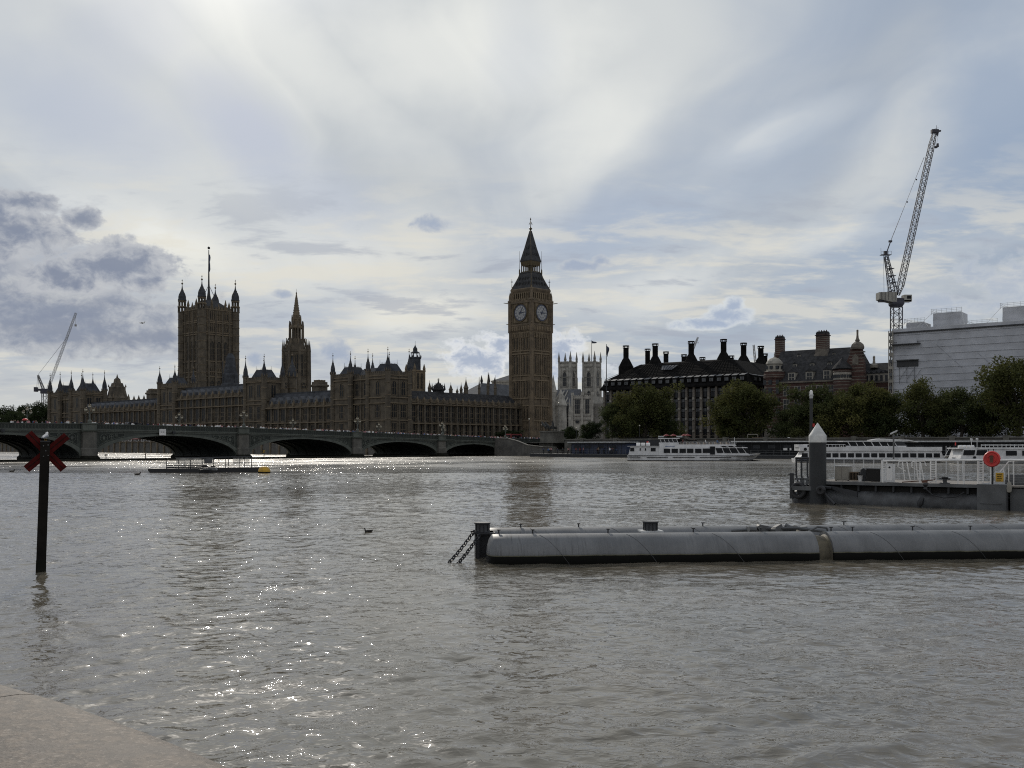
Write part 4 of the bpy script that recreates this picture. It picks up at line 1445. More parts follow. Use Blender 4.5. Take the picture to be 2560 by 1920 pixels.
    for q in range(4):
        u.T = Matrix.Rotation(q * math.pi / 2, 4, 'Z')
        u.path([(-3.2, -3.2, z(654)), (-2.65, -2.65, z(640)), (-1.85, -1.85, z(620)), (-1.15, -1.15, z(600)), (-.33, -.33, z(577))], .09, 5, 1)
        for (rw, yw, nn, sp) in ((638, 2.57, 3, 1.3), (622, 1.95, 2, 1.2)):
            for i in range(nn):
                x = (i - (nn - 1) / 2) * sp
                u.prism_y([(x - .3, z(rw) - .3), (x + .3, z(rw) - .3), (x, z(rw) + .7)], -yw - .3, -yw + .5, 0)
    u.T = None
    u.build('spire', [M['iron_roof'], M['tower_trim']], T)
    f = MB()
    f.lathe(0, 0, [(.3, z(578)), (.25, z(575)), (.65, z(573)), (.68, z(571)), (.25, z(569)), (.14, z(565)), (.12, z(550)), (.3, z(549)), (.05, z(544))], 8)
    for a in range(4):
        an = a * math.pi / 2
        f.path([(0, 0, z(555)), (.5 * math.cos(an), .5 * math.sin(an), z(557)), (.95 * math.cos(an), .95 * math.sin(an), z(562))], .09, 4)
        f.tube((0, 0, z(573)), (.85 * math.cos(an), .85 * math.sin(an), z(572)), .1, .16, 5)
    f.build('finial', M['gold'], T)
    put_windows(T, wins, [M['dark_glass'], M['tower_trim']])


clock_tower()

# ---------------------------------------------------------------- abbey, church, hall behind the clock tower
def abbey():
    D = 700.0
    A = thing('abbey_church', 'pale stone abbey with twin pinnacled west towers behind the clock tower', 'church', (wx(1450, D), D, 0), R(-32))
    k = D / F
    z = lambda r_: wz(r_, D)
    AM = [M['abbey_stone'], M['abbey_dark']]
    Rm = Matrix.Rotation(R(32), 4, 'Z')
    wins = []
    for px in (1419.5, 1479.5):
        o = Rm @ Vector((wx(px, D) - wx(1450, D), 0, 0))
        hw = 4.55
        m = MB()
        m.T = Matrix.Translation(o)
        m.box(-hw, hw, -hw, hw, STREET, z(908), 0)
        T0 = m.T
        for q in range(4):
            m.T = T0 @ Matrix.Rotation(q * math.pi / 2, 4, 'Z')
            m.box(-hw - .6, -hw + 1.0, -hw - .6, -hw + 1.0, STREET, z(944), 0)
            m.box(-hw - .4, -hw + .8, -hw - .4, -hw + .8, z(944), z(904), 0)
            m.lathe(-hw, -hw, [(.95, z(906)), (.8, z(899)), (1.0, z(898)), (.48, z(889)), (.05, z(879))], 6, 1)
            for r_ in (985, 968, 944, 918, 908):
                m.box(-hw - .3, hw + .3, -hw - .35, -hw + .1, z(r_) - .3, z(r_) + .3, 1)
            for i in range(7):
                x = -3.6 + 1.2 * i
                m.box(x - .38, x + .42, -hw - .2, -hw + .3, z(908), z(904.5), 0)
            m.box(-3.2, -2.6, -hw - .35, -hw, z(1000), z(915), 0); m.box(2.6, 3.2, -hw - .35, -hw, z(1000), z(915), 0)
            m.lathe(0, -hw - .3, [(1.3, z(928)), (1.3, z(927)), (.3, z(922))], 6, 0)
            m.T = T0
        m.build('west_tower', AM, A)
        for q in (0, 1):
            Q = Matrix.Translation(o) @ Matrix.Rotation(q * math.pi / 2, 4, 'Z')
            p = Q @ Vector((0, -hw - .04, 0))
            wins.append((p.x, p.y, z(966), q * math.pi / 2, 3.0, z(931) - z(966), 'pointed'))
            wins.append((p.x, p.y, z(1000), q * math.pi / 2, 2.6, z(978) - z(1000), 'pointed'))
    # nave roof, transept and buttresses between the clock tower and the towers
    o = Rm @ Vector((wx(1400, D) - wx(1450, D), -30, 0))
    n = MB(Matrix.Translation(o))
    n.prism_x([(-9, 4), (9, 4), (9, 30), (0, 41), (-9, 30)], -32, 14, 1)
    n.build('nave', [M['abbey_dark'], M['lead_roof']], A)
    b = MB()
    for px, yt, w in ((1383, 937, 2.2), (1402, 970, 4.0), (1376, 988, 1.5), (1391, 1000, 1.4), (1412, 1002, 1.6), (1424, 996, 1.5)):
        q = Rm @ Vector((wx(px, D - 45) - wx(1450, D), -45, 0)); zz = wz(yt, D - 45)
        b.lathe(q.x, q.y, [(w, 4), (w, zz - 12), (w * 1.15, zz - 11.6), (w * .5, zz - 5), (.08, zz)], 8 if w > 2 else 4, 0)
    for px in range(1378, 1424, 9):
        q = Rm @ Vector((wx(px, D - 40) - wx(1450, D), -40, 0))
        b.box(q.x - .7, q.x + .7, q.y - 2, q.y + 6, 4, 32, 0)
        b.tube((q.x, q.y - 1, 31), (q.x, q.y + 8, 40), .5, n=4)
    b.build('buttress', AM, A)
    put_windows(A, wins, [M['office_glass'], M['abbey_dark']])
    f = MB(); p = Rm @ Vector((wx(1479, D) - wx(1450, D), 0, 0))
    f.tube((p.x, p.y, z(908)), (p.x, p.y, z(851)), .25, .14, 6)
    fo = f.build('flagpole', M['steel_grey'], A)
    g = MB(); g.prism_y([(p.x + .2, z(852)), (p.x + 1.6, z(854.2)), (p.x + 3.2, z(855)), (p.x + 4.4, z(858)), (p.x + 2.4, z(859)), (p.x + .2, z(858.5))], p.y - .08, p.y + .08); g.build('flag', M['navy'], fo)

    D = 560.0
    C = thing('parish_church', 'white stone church gable with two tall windows below the abbey towers', 'church', (wx(1462, D), D, 0), R(-25))
    z = lambda r_: wz(r_, D)
    m = MB()
    m.box(-7.4, 4.6, 0, 20, STREET, z(990), 0)
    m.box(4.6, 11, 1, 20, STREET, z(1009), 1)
    for x in (-7.4, -1.4, 4.6):
        m.box(x - .55, x + .55, -.6, .2, STREET, z(988), 0); m.box(x - .7, x + .7, -.7, .6, z(988), z(981), 0)
    for r_ in (1050, 1040, 997):
        m.box(-7.4, 4.6, -.25, .1, z(r_) - .25, z(r_) + .25, 1)
    for i in range(9):
        m.box(-6.9 + 1.35 * i, -6.2 + 1.35 * i, -.1, .5, z(990), z(987), 0)
    m.build('wall', [M['abbey_stone'], M['abbey_dark']], C)
    put_windows(C, [(-4.4, -.04, z(1034), 0, 2.9, z(997) - z(1034), 'flat'), (1.5, -.04, z(1034), 0, 2.3, z(997) - z(1034), 'flat')], [M['office_glass'], M['abbey_dark']])
    o = MB(); o.path([(-4.4 + 1.2 * math.cos(t), -.1, z(1054) + 1.2 * math.sin(t)) for t in np.linspace(0, 6.283, 17)], .22, 5, 1)
    o.prism_y([(-4.4 + 1.15 * math.cos(t), z(1054) + 1.15 * math.sin(t)) for t in np.linspace(0, 6.283, 17)[:-1]], -.06, .05, 0); o.build('round_window', [M['office_glass'], M['abbey_dark']], C)
    # grey domed hall seen beside the clock tower
    D = 640.0
    H = thing('domed_hall', 'pale hall with a broad grey hipped roof just behind the clock tower', 'building', (wx(1262, D), D, 0), R(-20))
    z = lambda r_: wz(r_, D)
    m = MB(); m.box(-9, 22, 0, 22, STREET, z(954)); m.box(-9.4, 22.4, -.4, 22.4, z(955), z(951)); m.box(-5.4, -4.4, -.1, 0, z(962), z(957)); m.box(2, 3, -.1, 0, z(970), z(958))
    for i in range(6):
        m.box(-8.5 + i * 6, -8 + i * 6, -.25, 0, STREET, z(954))
    m.build('wall', M['portland'], H)
    r = MB(); r.loft([[(-9, 0, z(951)), (22, 0, z(951)), (22, 22, z(951)), (-9, 22, z(951))], [(3, 9, z(932)), (11, 9, z(932)), (11, 13, z(932)), (3, 13, z(932))]]); r.build('roof', M['lead_roof'], H)


abbey()


def flag_on_pole():
    D = 352.0
    p = thing('flagpole', 'tall dark flagpole with a hanging flag at the corner of the black roofed offices', 'flagpole', (wx(1516, D), D, STREET))
    h = wz(862, D) - STREET
    m = MB(); m.lathe(0, 0, [(.2, 0), (.16, h * .6), (.09, h), (.14, h + .1), (.02, h + .25)], 8); m.build('pole', M['dark_hull'], p)
    m = MB()
    m.loft([[(.08, 0, h - .3 - i * .5), (.5 + .35 * math.sin(i * .9), .25 * math.cos(i * 1.4), h - .6 - i * .55), (.75 + .3 * math.sin(i * .7 + 1), .2, h - 1.0 - i * .55), (.5, .2, h - .9 - i * .5)] for i in range(7)])
    m.build('flag', M['navy'], p)


flag_on_pole()


# ---------------------------------------------------------------- the black roofed office block
def bt(px, yo): return frame_t(BF, px, yo)


def offices():
    Y0 = 48.0
    O = thing('office_block', 'dark office block with a black sloping roof, tall chimneys and pale columns', 'building', BO, BT)
    x0, x1, d = bt(1512, Y0), 63.5, 60.0
    ze = 23.6
    BM = [M['bronze_dark'], M['bronze_rib'], M['pale_column'], M['blind']]
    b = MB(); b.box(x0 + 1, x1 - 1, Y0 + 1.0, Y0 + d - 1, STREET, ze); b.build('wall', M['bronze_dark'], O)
    n = 20
    bay = (x1 - x0) / n
    wins = []
    lv = [(19.6, 23.0), (16.2, 19.2), (12.9, 15.9), (9.7, 12.6), (6.9, 9.4)]
    def elevation(T, L, nb, objs):
        c, s, a = MB(T), MB(T), MB(T)
        bw = L / nb
        for i in range(nb + 1):
            x = i * bw
            c.loft([[(x - .72 * kk, -.55, zz), (x + .72 * kk, -.55, zz), (x + .72 * kk, .6, zz), (x - .72 * kk, .6, zz)] for kk, zz in ((.72, STREET), (.66, 12), (.48, ze - .3))], 0)
            for zz in (8.2, 12.3, 15.7, 19.2):
                c.lathe(x, -.62, [(.42, zz - .4), (.42, zz + .4)], 8, 1)
        for (za, zb) in lv:
            s.box(0, L, .3, 1.0, za - .75, za, 0)
            s.box(0, L, .2, .5, za - .12, za, 1)
        for i in range(nb):
            xc = (i + .5) * bw
            pts = [(xc - bw * .42, STREET), (xc + bw * .42, STREET), (xc + bw * .42, 5.9), (xc + bw * .25, 6.6), (xc, 6.85), (xc - bw * .25, 6.6), (xc - bw * .42, 5.9)]
            a.prism_y(pts, .15, .9, 0)
            for q0, q1 in zip(pts[2:], pts[3:]):
                a.tube((q0[0], .1, q0[1]), (q1[0], .1, q1[1]), .13, n=4, m=1)
            for (za, zb) in lv:
                objs.append((T, xc, za, bw))
        c.build('column_range', [M['pale_column'], M['portland']], O)
        s.build('floor_band', BM, O)
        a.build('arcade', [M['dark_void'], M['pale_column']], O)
    objs = []
    elevation(Matrix.Translation((x0, Y0, 0)), x1 - x0, n, objs)
    front = list(objs)
    elevation(Matrix.Translation((x1, Y0, 0)) @ ROT90, d, 17, objs)
    wm = MB()
    w_, h_ = bay * .62, 3.0
    w_ = bay * .66
    wm.box(-w_ / 2, w_ / 2, .0, .3, 0, h_, 0)
    wm.box(-w_ * .42, w_ * .42, -.12, .02, h_ * .62, h_ * .98, 1)
    wm.box(-w_ * .42, w_ * .42, -.1, .02, .1, h_ * .58, 2)
    for xx in (-w_ * .44, -w_ * .15, w_ * .15, w_ * .44):
        wm.box(xx - .06, xx + .06, -.16, 0, 0, h_, 3)
    wm.box(-w_ * .46, w_ * .46, -.18, 0, h_ * .57, h_ * .62, 3)
    wme = wm.mesh('window', [M['bronze_dark'], M['blind'], M['office_glass'], M['bronze_rib']])
    def dist(o):
        p = BF @ (o[0] @ Vector((o[1], .3, o[2])))
        return p.y
    objs.sort(key=lambda o: (o not in front, dist(o)))
    for T, xc, za, bw in objs[:100]:
        p = T @ Vector((xc, .3, za))
        rz = math.atan2(T[1][0], T[0][0])
        place('window', wme, O, p, rz)
    rest = MB()
    for T, xc, za, bw in objs[100:]:
        rest.T = T @ Matrix.Translation((xc, .3, za))
        rest.box(-bw * .3, bw * .3, -.1, .3, 0, 1.75, 1); rest.box(-bw * .28, bw * .28, -.12, 0, 1.85, 2.9, 0)
    tag(rest.build('window_range', [M['blind'], M['office_glass']], O), kind='stuff')
    # roof: steep skirt with dormers, then the long slope to the ridge
    r = MB()
    rg = lambda i, z: [(x0 + i - 1.3, Y0 + i - 1.3, z), (x1 - i + 1.3, Y0 + i - 1.3, z), (x1 - i + 1.3, Y0 + d - i + 1.3, z), (x0 + i - 1.3, Y0 + d - i + 1.3, z)]
    r.loft([rg(0, ze - .5), rg(0, ze), rg(2.2, 27.2), rg(10.5, 32.6), rg(15, 33.3)])
    # ribs fanning to the chimneys, seams
    chim = [(1565, 864, 895), (1638, 859, 890), (1728, 853, 885), (1809, 848, 880), (1859, 857, 888), (1902, 865, 893)]
    nr = 34
    for i in range(nr + 1):
        xb = x0 - .6 + (x1 - x0 + 1.2) * i / nr
        cs = [frame_t(BF, c[0], Y0 + 11.5) for c in chim[:4]]
        tgt = min(cs, key=lambda q: abs(q - xb))
        xt = xb + (tgt - xb) * .55
        xm = xb + (tgt - xb) * .12
        xt = min(max(xt, x0 + 10), x1 - 9.5)
        r.tube((xb, Y0 - 1.1, ze + .15), (xm, Y0 + .95, 27.3), .08, n=4, m=1)
        r.tube((xm, Y0 + .95, 27.3), (xt, Y0 + 9.1, 32.65), .07, n=4, m=1)
    for j in range(1, 9):
        f_ = j / 9
        yy, zz = Y0 + .9 + 8.3 * f_, 27.2 + 5.4 * f_
        r.box(x0 + 1 + 8.3 * f_, x1 - 1 - 8.3 * f_, yy - .06, yy + .06, zz - .02, zz + .08, 1)
    r.build('roof', [M['bronze_dark'], M['bronze_rib']], O)
    gl = MB()
    px0 = frame_t(BF, 1668, Y0 + 4)
    gl.loft([[(px0 - 2.6, Y0 + 4.2, 29.75), (px0 + 1.9, Y0 + 4.2, 29.75), (px0 + 2.9, Y0 + 6.8, 31.4), (px0 - 3.6, Y0 + 6.8, 31.4)], [(px0 - 2.6, Y0 + 4.1, 29.9), (px0 + 1.9, Y0 + 4.1, 29.9), (px0 + 2.9, Y0 + 6.7, 31.55), (px0 - 3.6, Y0 + 6.7, 31.55)]], 0)
    for i in range(6):
        t = i / 5
        gl.tube((px0 - 2.6 + 4.5 * t, Y0 + 4.1, 29.95), (px0 - 3.6 + 6.5 * t, Y0 + 6.7, 31.6), .07, n=4, m=1)
    gl.build('skylight', [M['lead_roof'], M['bronze_rib']], O)
    dm = MB()
    dm.box(-.85, .85, 0, 2.2, 0, 1.75, 0); dm.box(-.65, .65, -.04, .02, .15, 1.25, 1)
    dm.loft([[(-.95, -.15, 1.75), (.95, -.15, 1.75), (.95, 2.6, 2.5), (-.95, 2.6, 2.5)], [(-.95, -.15, 1.9), (.95, -.15, 1.9), (.95, 2.6, 2.65), (-.95, 2.6, 2.65)]], 2)
    for xx in (-.22, .22):
        dm.box(xx - .04, xx + .04, -.08, 0, .15, 1.25, 0)
    dme = dm.mesh('dormer', [M['bronze_rib'], M['blind'], M['dormer_cap']])
    for i in range(n):
        place('dormer', dme, O, (x0 + (i + .5) * bay, Y0 - 1.15, ze + 1.0))
    for i in range(8):
        place('dormer', dme, O, (x1 + 1.15, Y0 + 2 + (i + .5) * d / 17, ze + 1.0), math.pi / 2)
    def chimney(px, yc, yf, yo):
        t = frame_t(BF, px, yo)
        p = BF @ Vector((t, yo, 0))
        D = p.y
        zt = wz(yc, D)
        c = MB()
        if yf:
            zf = wz(yf, D)
            zb = 31.2
            c.lathe(t, yo, [(2.75, zb - 2), (2.75, zb + 1.3), (2.45, zb + 1.45), (1.25, zf - .6), (1.0, zf)], 12, 0)
            for i in range(12):
                a = math.pi * 2 * i / 12
                c.tube((t + 2.5 * math.cos(a), yo + 2.5 * math.sin(a), zb + 1.4), (t + 1.15 * math.cos(a), yo + 1.15 * math.sin(a), zf - .4), .09, n=4, m=1)
        else:
            zf = 30.0
        c.lathe(t, yo, [(.98, zf - .1), (.98, zt - 1.0), (1.18, zt - .98), (1.18, zt - .85), (.4, zt - .8)], 12, 0)
        for i in range(9):
            zz = zf + (zt - 1.2 - zf) * i / 8
            c.lathe(t, yo, [(1.0, zz - .05), (1.05, zz), (1.0, zz + .05)], 12, 1)
        for i in range(6):
            a = math.pi * 2 * (i + .5) / 6
            c.box(t + 1.02 * math.cos(a) - .1, t + 1.02 * math.cos(a) + .1, yo + 1.02 * math.sin(a) - .1, yo + 1.02 * math.sin(a) + .1, zt - .85, zt - .2)
        c.lathe(t, yo, [(1.2, zt - .3), (1.2, zt), (.2, zt + .02)], 12, 0)
        c.build('chimney', BM, O)
    for i, (px, yc, yf) in enumerate(chim):
        chimney(px, yc, yf, Y0 + (12 if i < 4 else 26 + 12 * (i - 4)))
    for px, yc in ((1619, 872), (1665, 879), (1710, 886), (1756, 893), (1828, 889), (1912, 884)):
        chimney(px, yc, None, Y0 + d - 12)


offices()


# ---------------------------------------------------------------- the red brick building with white bands
def brick_building():
    Y0 = 46.0
    B = thing('brick_building', 'red brick building with white stone bands, steep slate roof and striped chimneys', 'building', BO, BT)
    x0, x1, d = bt(1926, Y0), bt(2134, Y0), 26.0
    ze, zr = 23.0, 34.3
    BM = [M['red_brick'], M['band_stone'], M['slate']]
    def banded(mb, x0, x1, y0, y1, za, zb, step=1.0, t=.22):
        mb.box(x0, x1, y0, y1, za, zb, 0)
        zz = za + step
        while zz < zb - t:
            mb.box(x0 - .03, x1 + .03, y0 - .03, y1 + .03, zz, zz + t, 1)
            zz += step
    w = MB()
    banded(w, x0, x1, Y0, Y0 + d, 8.8, ze)
    w.box(x0 - .1, x1 + .1, Y0 - .12, Y0 + d + .1, STREET, 8.8, 1)
    w.box(x0 - .3, x1 + .3, Y0 - .5, Y0 + d + .3, ze, ze + .5, 1)
    w.build('wall', BM, B)
    r = MB()
    r.loft([[(x0 - 1, Y0 - .3, ze + .5), (x1, Y0 - .3, ze + .5), (x1, Y0 + d, ze + .5), (x0 - 1, Y0 + d, ze + .5)], [(x0 - 1, Y0 + d / 2 - 2, zr), (x1 - 2.5, Y0 + d / 2 - 2, zr), (x1 - 2.5, Y0 + d / 2 + 1, zr), (x0 - 1, Y0 + d / 2 + 1, zr)]])
    r.build('roof', M['slate'], B)
    wins = []
    for i, px in enumerate((1966, 1994, 2022, 2050, 2078)):
        t = frame_t(BF, px, Y0)
        for za, zb in ((19.0, 21.9), (14.8, 17.9), (10.2, 13.4)):
            wins.append((t, Y0 - .06, za, 0, 1.9, zb - za, 'flat'))
        wins.append((t, Y0 - .16, 5.2, 0, 1.7, 2.6, 'flat'))
    put_windows(B, wins, [M['office_glass'], M['portland']])
    # dormers in three rows
    for px, yr, sc in ((1979, 942, 1.0), (2023, 940, 1.0), (2067, 936, 1.0), (1987, 917, .6), (2030, 915, .6), (2074, 913, .6), (1997, 892, .45), (2039, 890, .45), (2084, 888, .45)):
        yy = Y0 + {1.0: .2, .6: 5.0, .45: 8.6}[sc]
        t = frame_t(BF, px, yy); D = (BF @ Vector((t, yy, 0))).y
        zz = wz(yr, D)
        m = MB(Matrix.Translation((t, yy, zz)))
        s = sc
        m.box(-1.15 * s, 1.15 * s, 0, 3.2, -2.0 * s, 1.4 * s, 0)
        m.box(-.8 * s, -.08 * s, -.04, .05, -1.6 * s, 1.0 * s, 1); m.box(.08 * s, .8 * s, -.04, .05, -1.6 * s, 1.0 * s, 1)
        m.prism_y([(-1.35 * s, 1.4 * s), (1.35 * s, 1.4 * s), (0, 2.5 * s)], -.15, 3.2, 2)
        m.box(-1.1 * s, 1.1 * s, -.06, .0, -.3 * s, -.15 * s, 0)
        m.build('dormer', [M['portland'], M['office_glass'], M['slate']], B)
    # left corner turret with a cupola
    yo = Y0 + 1.5
    t = frame_t(BF, 1936, yo); D = (BF @ Vector((t, yo, 0))).y
    z = lambda r_: wz(r_, D)
    m = MB()
    zz = STREET
    prof = [(3.2, STREET), (3.2, 8.8)]
    m.lathe(t, yo, prof, 12, 1)
    m.lathe(t, yo, [(3.1, 8.8), (3.1, z(948))], 12, 0)
    zz = 9.6
    while zz < z(950):
        m.lathe(t, yo, [(3.14, zz), (3.14, zz + .25)], 12, 1); zz += 1.0
    m.lathe(t, yo, [(3.3, z(948)), (3.4, z(946)), (3.4, z(937)), (3.3, z(936)), (3.3, z(930))], 12, 0)
    m.lathe(t, yo, [(3.45, z(944)), (3.45, z(942.5))], 12, 1); m.lathe(t, yo, [(3.45, z(939)), (3.45, z(937.5))], 12, 1)
    m.lathe(t, yo, [(3.5, z(930)), (2.5, z(928)), (2.4, z(912)), (2.7, z(911)), (2.7, z(909)), (2.3, z(903)), (1.5, z(897)), (.5, z(894)), (.16, z(892)), (.16, z(886)), (.03, z(880))], 12, 4)
    for i in range(8):
        a = i * math.pi / 4
        m.box(t + 2.35 * math.cos(a) - .45, t + 2.35 * math.cos(a) + .45, yo + 2.35 * math.sin(a) - .45, yo + 2.35 * math.sin(a) + .45, z(923), z(916), 3)
        for za, zb in ((z(962), z(951)), (z(985), z(972)), (z(1010), z(996)), (z(1036), z(1022))):
            m.box(t + 3.0 * math.cos(a) - .55, t + 3.0 * math.cos(a) + .55, yo + 3.0 * math.sin(a) - .55, yo + 3.0 * math.sin(a) + .55, za, zb, 3)
    m.build('corner_turret', BM + [M['office_glass'], M['portland']], B)
    # round bay turret with conical roof, right
    yo = Y0 + .6
    yo = Y0 - .9
    t = frame_t(BF, 2106, yo); D = (BF @ Vector((t, yo, 0))).y
    z2 = lambda r_: wz(r_, D)
    m = MB()
    m.lathe(t, yo, [(2.6, STREET), (2.6, z2(925))], 16, 0)
    for za in np.arange(9.5, z2(950), 1.0):
        m.lathe(t, yo, [(2.64, za), (2.64, za + .25)], 16, 1)
    m.lathe(t, yo, [(2.75, z2(950)), (2.75, z2(946)), (2.62, z2(946)), (2.62, z2(937)), (2.75, z2(937)), (2.75, z2(933)), (2.65, z2(932))], 16, 4)
    m.lathe(t, yo, [(2.72, z2(930)), (2.72, z2(928))], 16, 1)
    for i in range(10):
        a = math.pi + .3 + i * math.pi * .9 / 9
        m.box(t + 2.5 * math.cos(a) - .3, t + 2.5 * math.cos(a) + .3, yo + 2.5 * math.sin(a) - .3, yo + 2.5 * math.sin(a) + .3, z2(945), z2(938), 3)
    m.lathe(t, yo, [(3.0, z2(923)), (3.05, z2(922)), (2.3, z2(913)), (1.1, z2(903)), (.2, z2(895)), (.05, z2(891))], 16, 2)
    m.build('round_turret', BM + [M['office_glass'], M['portland']], B)
    # the gable on the right with its finial
    t0, t1 = frame_t(BF, 2130, Y0 + 1), frame_t(BF, 2160, Y0 + 1)
    D = (BF @ Vector((t0, Y0, 0))).y
    z3 = lambda r_: wz(r_, D)
    tc = t0 + 1.6
    m = MB()
    banded(m, t0 - 1.2, t0 + 4.0, Y0 - .4, Y0 + 2.2, STREET, z3(935))
    m.prism_y([(tc - 2.6, z3(935)), (tc + 2.6, z3(935)), (tc + 2.4, z3(905)), (tc + 1.9, z3(888)), (tc + 1.7, z3(872)), (tc - 1.5, z3(872)), (tc - 1.8, z3(888)), (tc - 2.8, z3(905))], Y0 - .5, Y0 + 1.2, 0)
    for r_ in (930, 922, 914, 906, 898, 890, 882):
        m.box(tc - 2.0, tc + 2.4, Y0 - .55, Y0 + 1.25, z3(r_), z3(r_) + .3, 1)
    m.prism_y([(tc - .9, z3(912)), (tc + .9, z3(912)), (tc + .9, z3(893)), (tc, z3(885)), (tc - .9, z3(893))], Y0 - .7, Y0 - .4, 1)
    m.lathe(tc + .3, Y0 + .3, [(2.0, z3(874)), (2.1, z3(869)), (1.8, z3(862)), (1.1, z3(857)), (.6, z3(855)), (.75, z3(852)), (.4, z3(846)), (.3, z3(838)), (.32, z3(826)), (.1, z3(825))], 8, 1)
    m.build('gable', BM, B)
    # chimneys
    for px, yt, yw, yb, hw, yo in ((1950, 841, 846, 888, 1.3, Y0 + 12), (2057, 829, 836, 872, 1.75, Y0 + 10)):
        t = frame_t(BF, px, yo); D = (BF @ Vector((t, yo, 0))).y
        z4 = lambda r_: wz(r_, D)
        m = MB()
        zb, zt = z4(yb + 20), z4(yt)
        if hw > 1.5:
            m.loft([[(t - 2.2, yo - 1.6, z4(893)), (t + 2.2, yo - 1.6, z4(893)), (t + 2.2, yo + 1.6, z4(893)), (t - 2.2, yo + 1.6, z4(893))], [(t - 1.8, yo - 1.5, z4(873)), (t + 1.8, yo - 1.5, z4(873)), (t + 1.8, yo + 1.5, z4(873)), (t - 1.8, yo + 1.5, z4(873))]], 1)
        m.box(t - hw, t + hw, yo - hw * .8, yo + hw * .8, z4(yb + 40), z4(yw), 0)
        nz = 7
        for i in range(nz):
            zz = z4(yb) + (z4(yw + 4) - z4(yb)) * i / nz
            m.box(t - hw - .04, t + hw + .04, yo - hw * .8 - .04, yo + hw * .8 + .04, zz, zz + .28, 1)
        m.box(t - hw * 1.15, t + hw * 1.15, yo - hw * .95, yo + hw * .95, z4(yw + 4), z4(yw + 2), 2)
        m.box(t - hw, t + hw, yo - hw * .8, yo + hw * .8, z4(yw), zt - .3, 2)
        m.box(t - hw * .9, t + hw * .9, yo - hw * .7, yo + hw * .7, zt - .3, zt, 2)
        for i in range(4):
            m.lathe(t - hw * .7 + hw * 1.4 * i / 3, yo, [(.2, zt), (.15, zt + .5)], 6, 0)
        m.build('chimney', BM, B)
    # lower rear range receding behind
    R2 = thing('mansion_block', 'lower brick range with a slate mansard between the gabled building and the scaffold', 'building', BO, BT)
    Y2 = Y0 + 7
    a, b_ = frame_t(BF, 2150, Y2), frame_t(BF, 2236, Y2)
    D = (BF @ Vector(((a + b_) / 2, Y2, 0))).y
    z5 = lambda r_: wz(r_, D)
    m = MB(); banded(m, a, b_, Y2, Y2 + 18, STREET, z5(957), 1.4); m.box(a, b_ + .3, Y2 - .3, Y2 + 18, z5(957), z5(954), 1); m.build('wall', BM, R2)
    r = MB(); r.prism_x([(Y2, z5(954)), (Y2 + 18, z5(954)), (Y2 + 14, z5(922)), (Y2 + 3.5, z5(924))], a, b_ - 4, 0)
    r.prism_x([(Y2 + 2, z5(940)), (Y2 + 16, z5(940)), (Y2 + 9, z5(902))], a - 2, a + 7, 0); r.build('roof', M['slate'], R2)
    for i in range(6):
        t = a + 2 + i * (b_ - a - 3) / 5
        m = MB(Matrix.Translation((t, Y2 + .3, z5(950))))
        m.box(-.7, .7, 0, 2.5, -1, 2.0, 0); m.prism_y([(-.85, 2.0), (.85, 2.0), (0, 2.8)], -.1, 2.5, 1); m.box(-.4, .4, -.04, .02, -.6, 1.5, 2); m.build('dormer', [M['portland'], M['slate'], M['office_glass']], R2)
    t = frame_t(BF, 2185, Y2 + 6)
    m = MB(); m.lathe(t, Y2 + 6, [(1.2, z5(915)), (1.2, z5(908)), (.5, z5(905)), (.35, z5(896)), (.4, z5(887)), (.05, z5(884))], 8); m.build('finial', M['portland'], R2)


brick_building()


# ---------------------------------------------------------------- the sheeted scaffold building
def sheeting():
    m = material('white_sheeting', (0.43, 0.44, 0.47), 0.6, 0.06, 0.25, bump=0.2, streak=0.06)
    return m


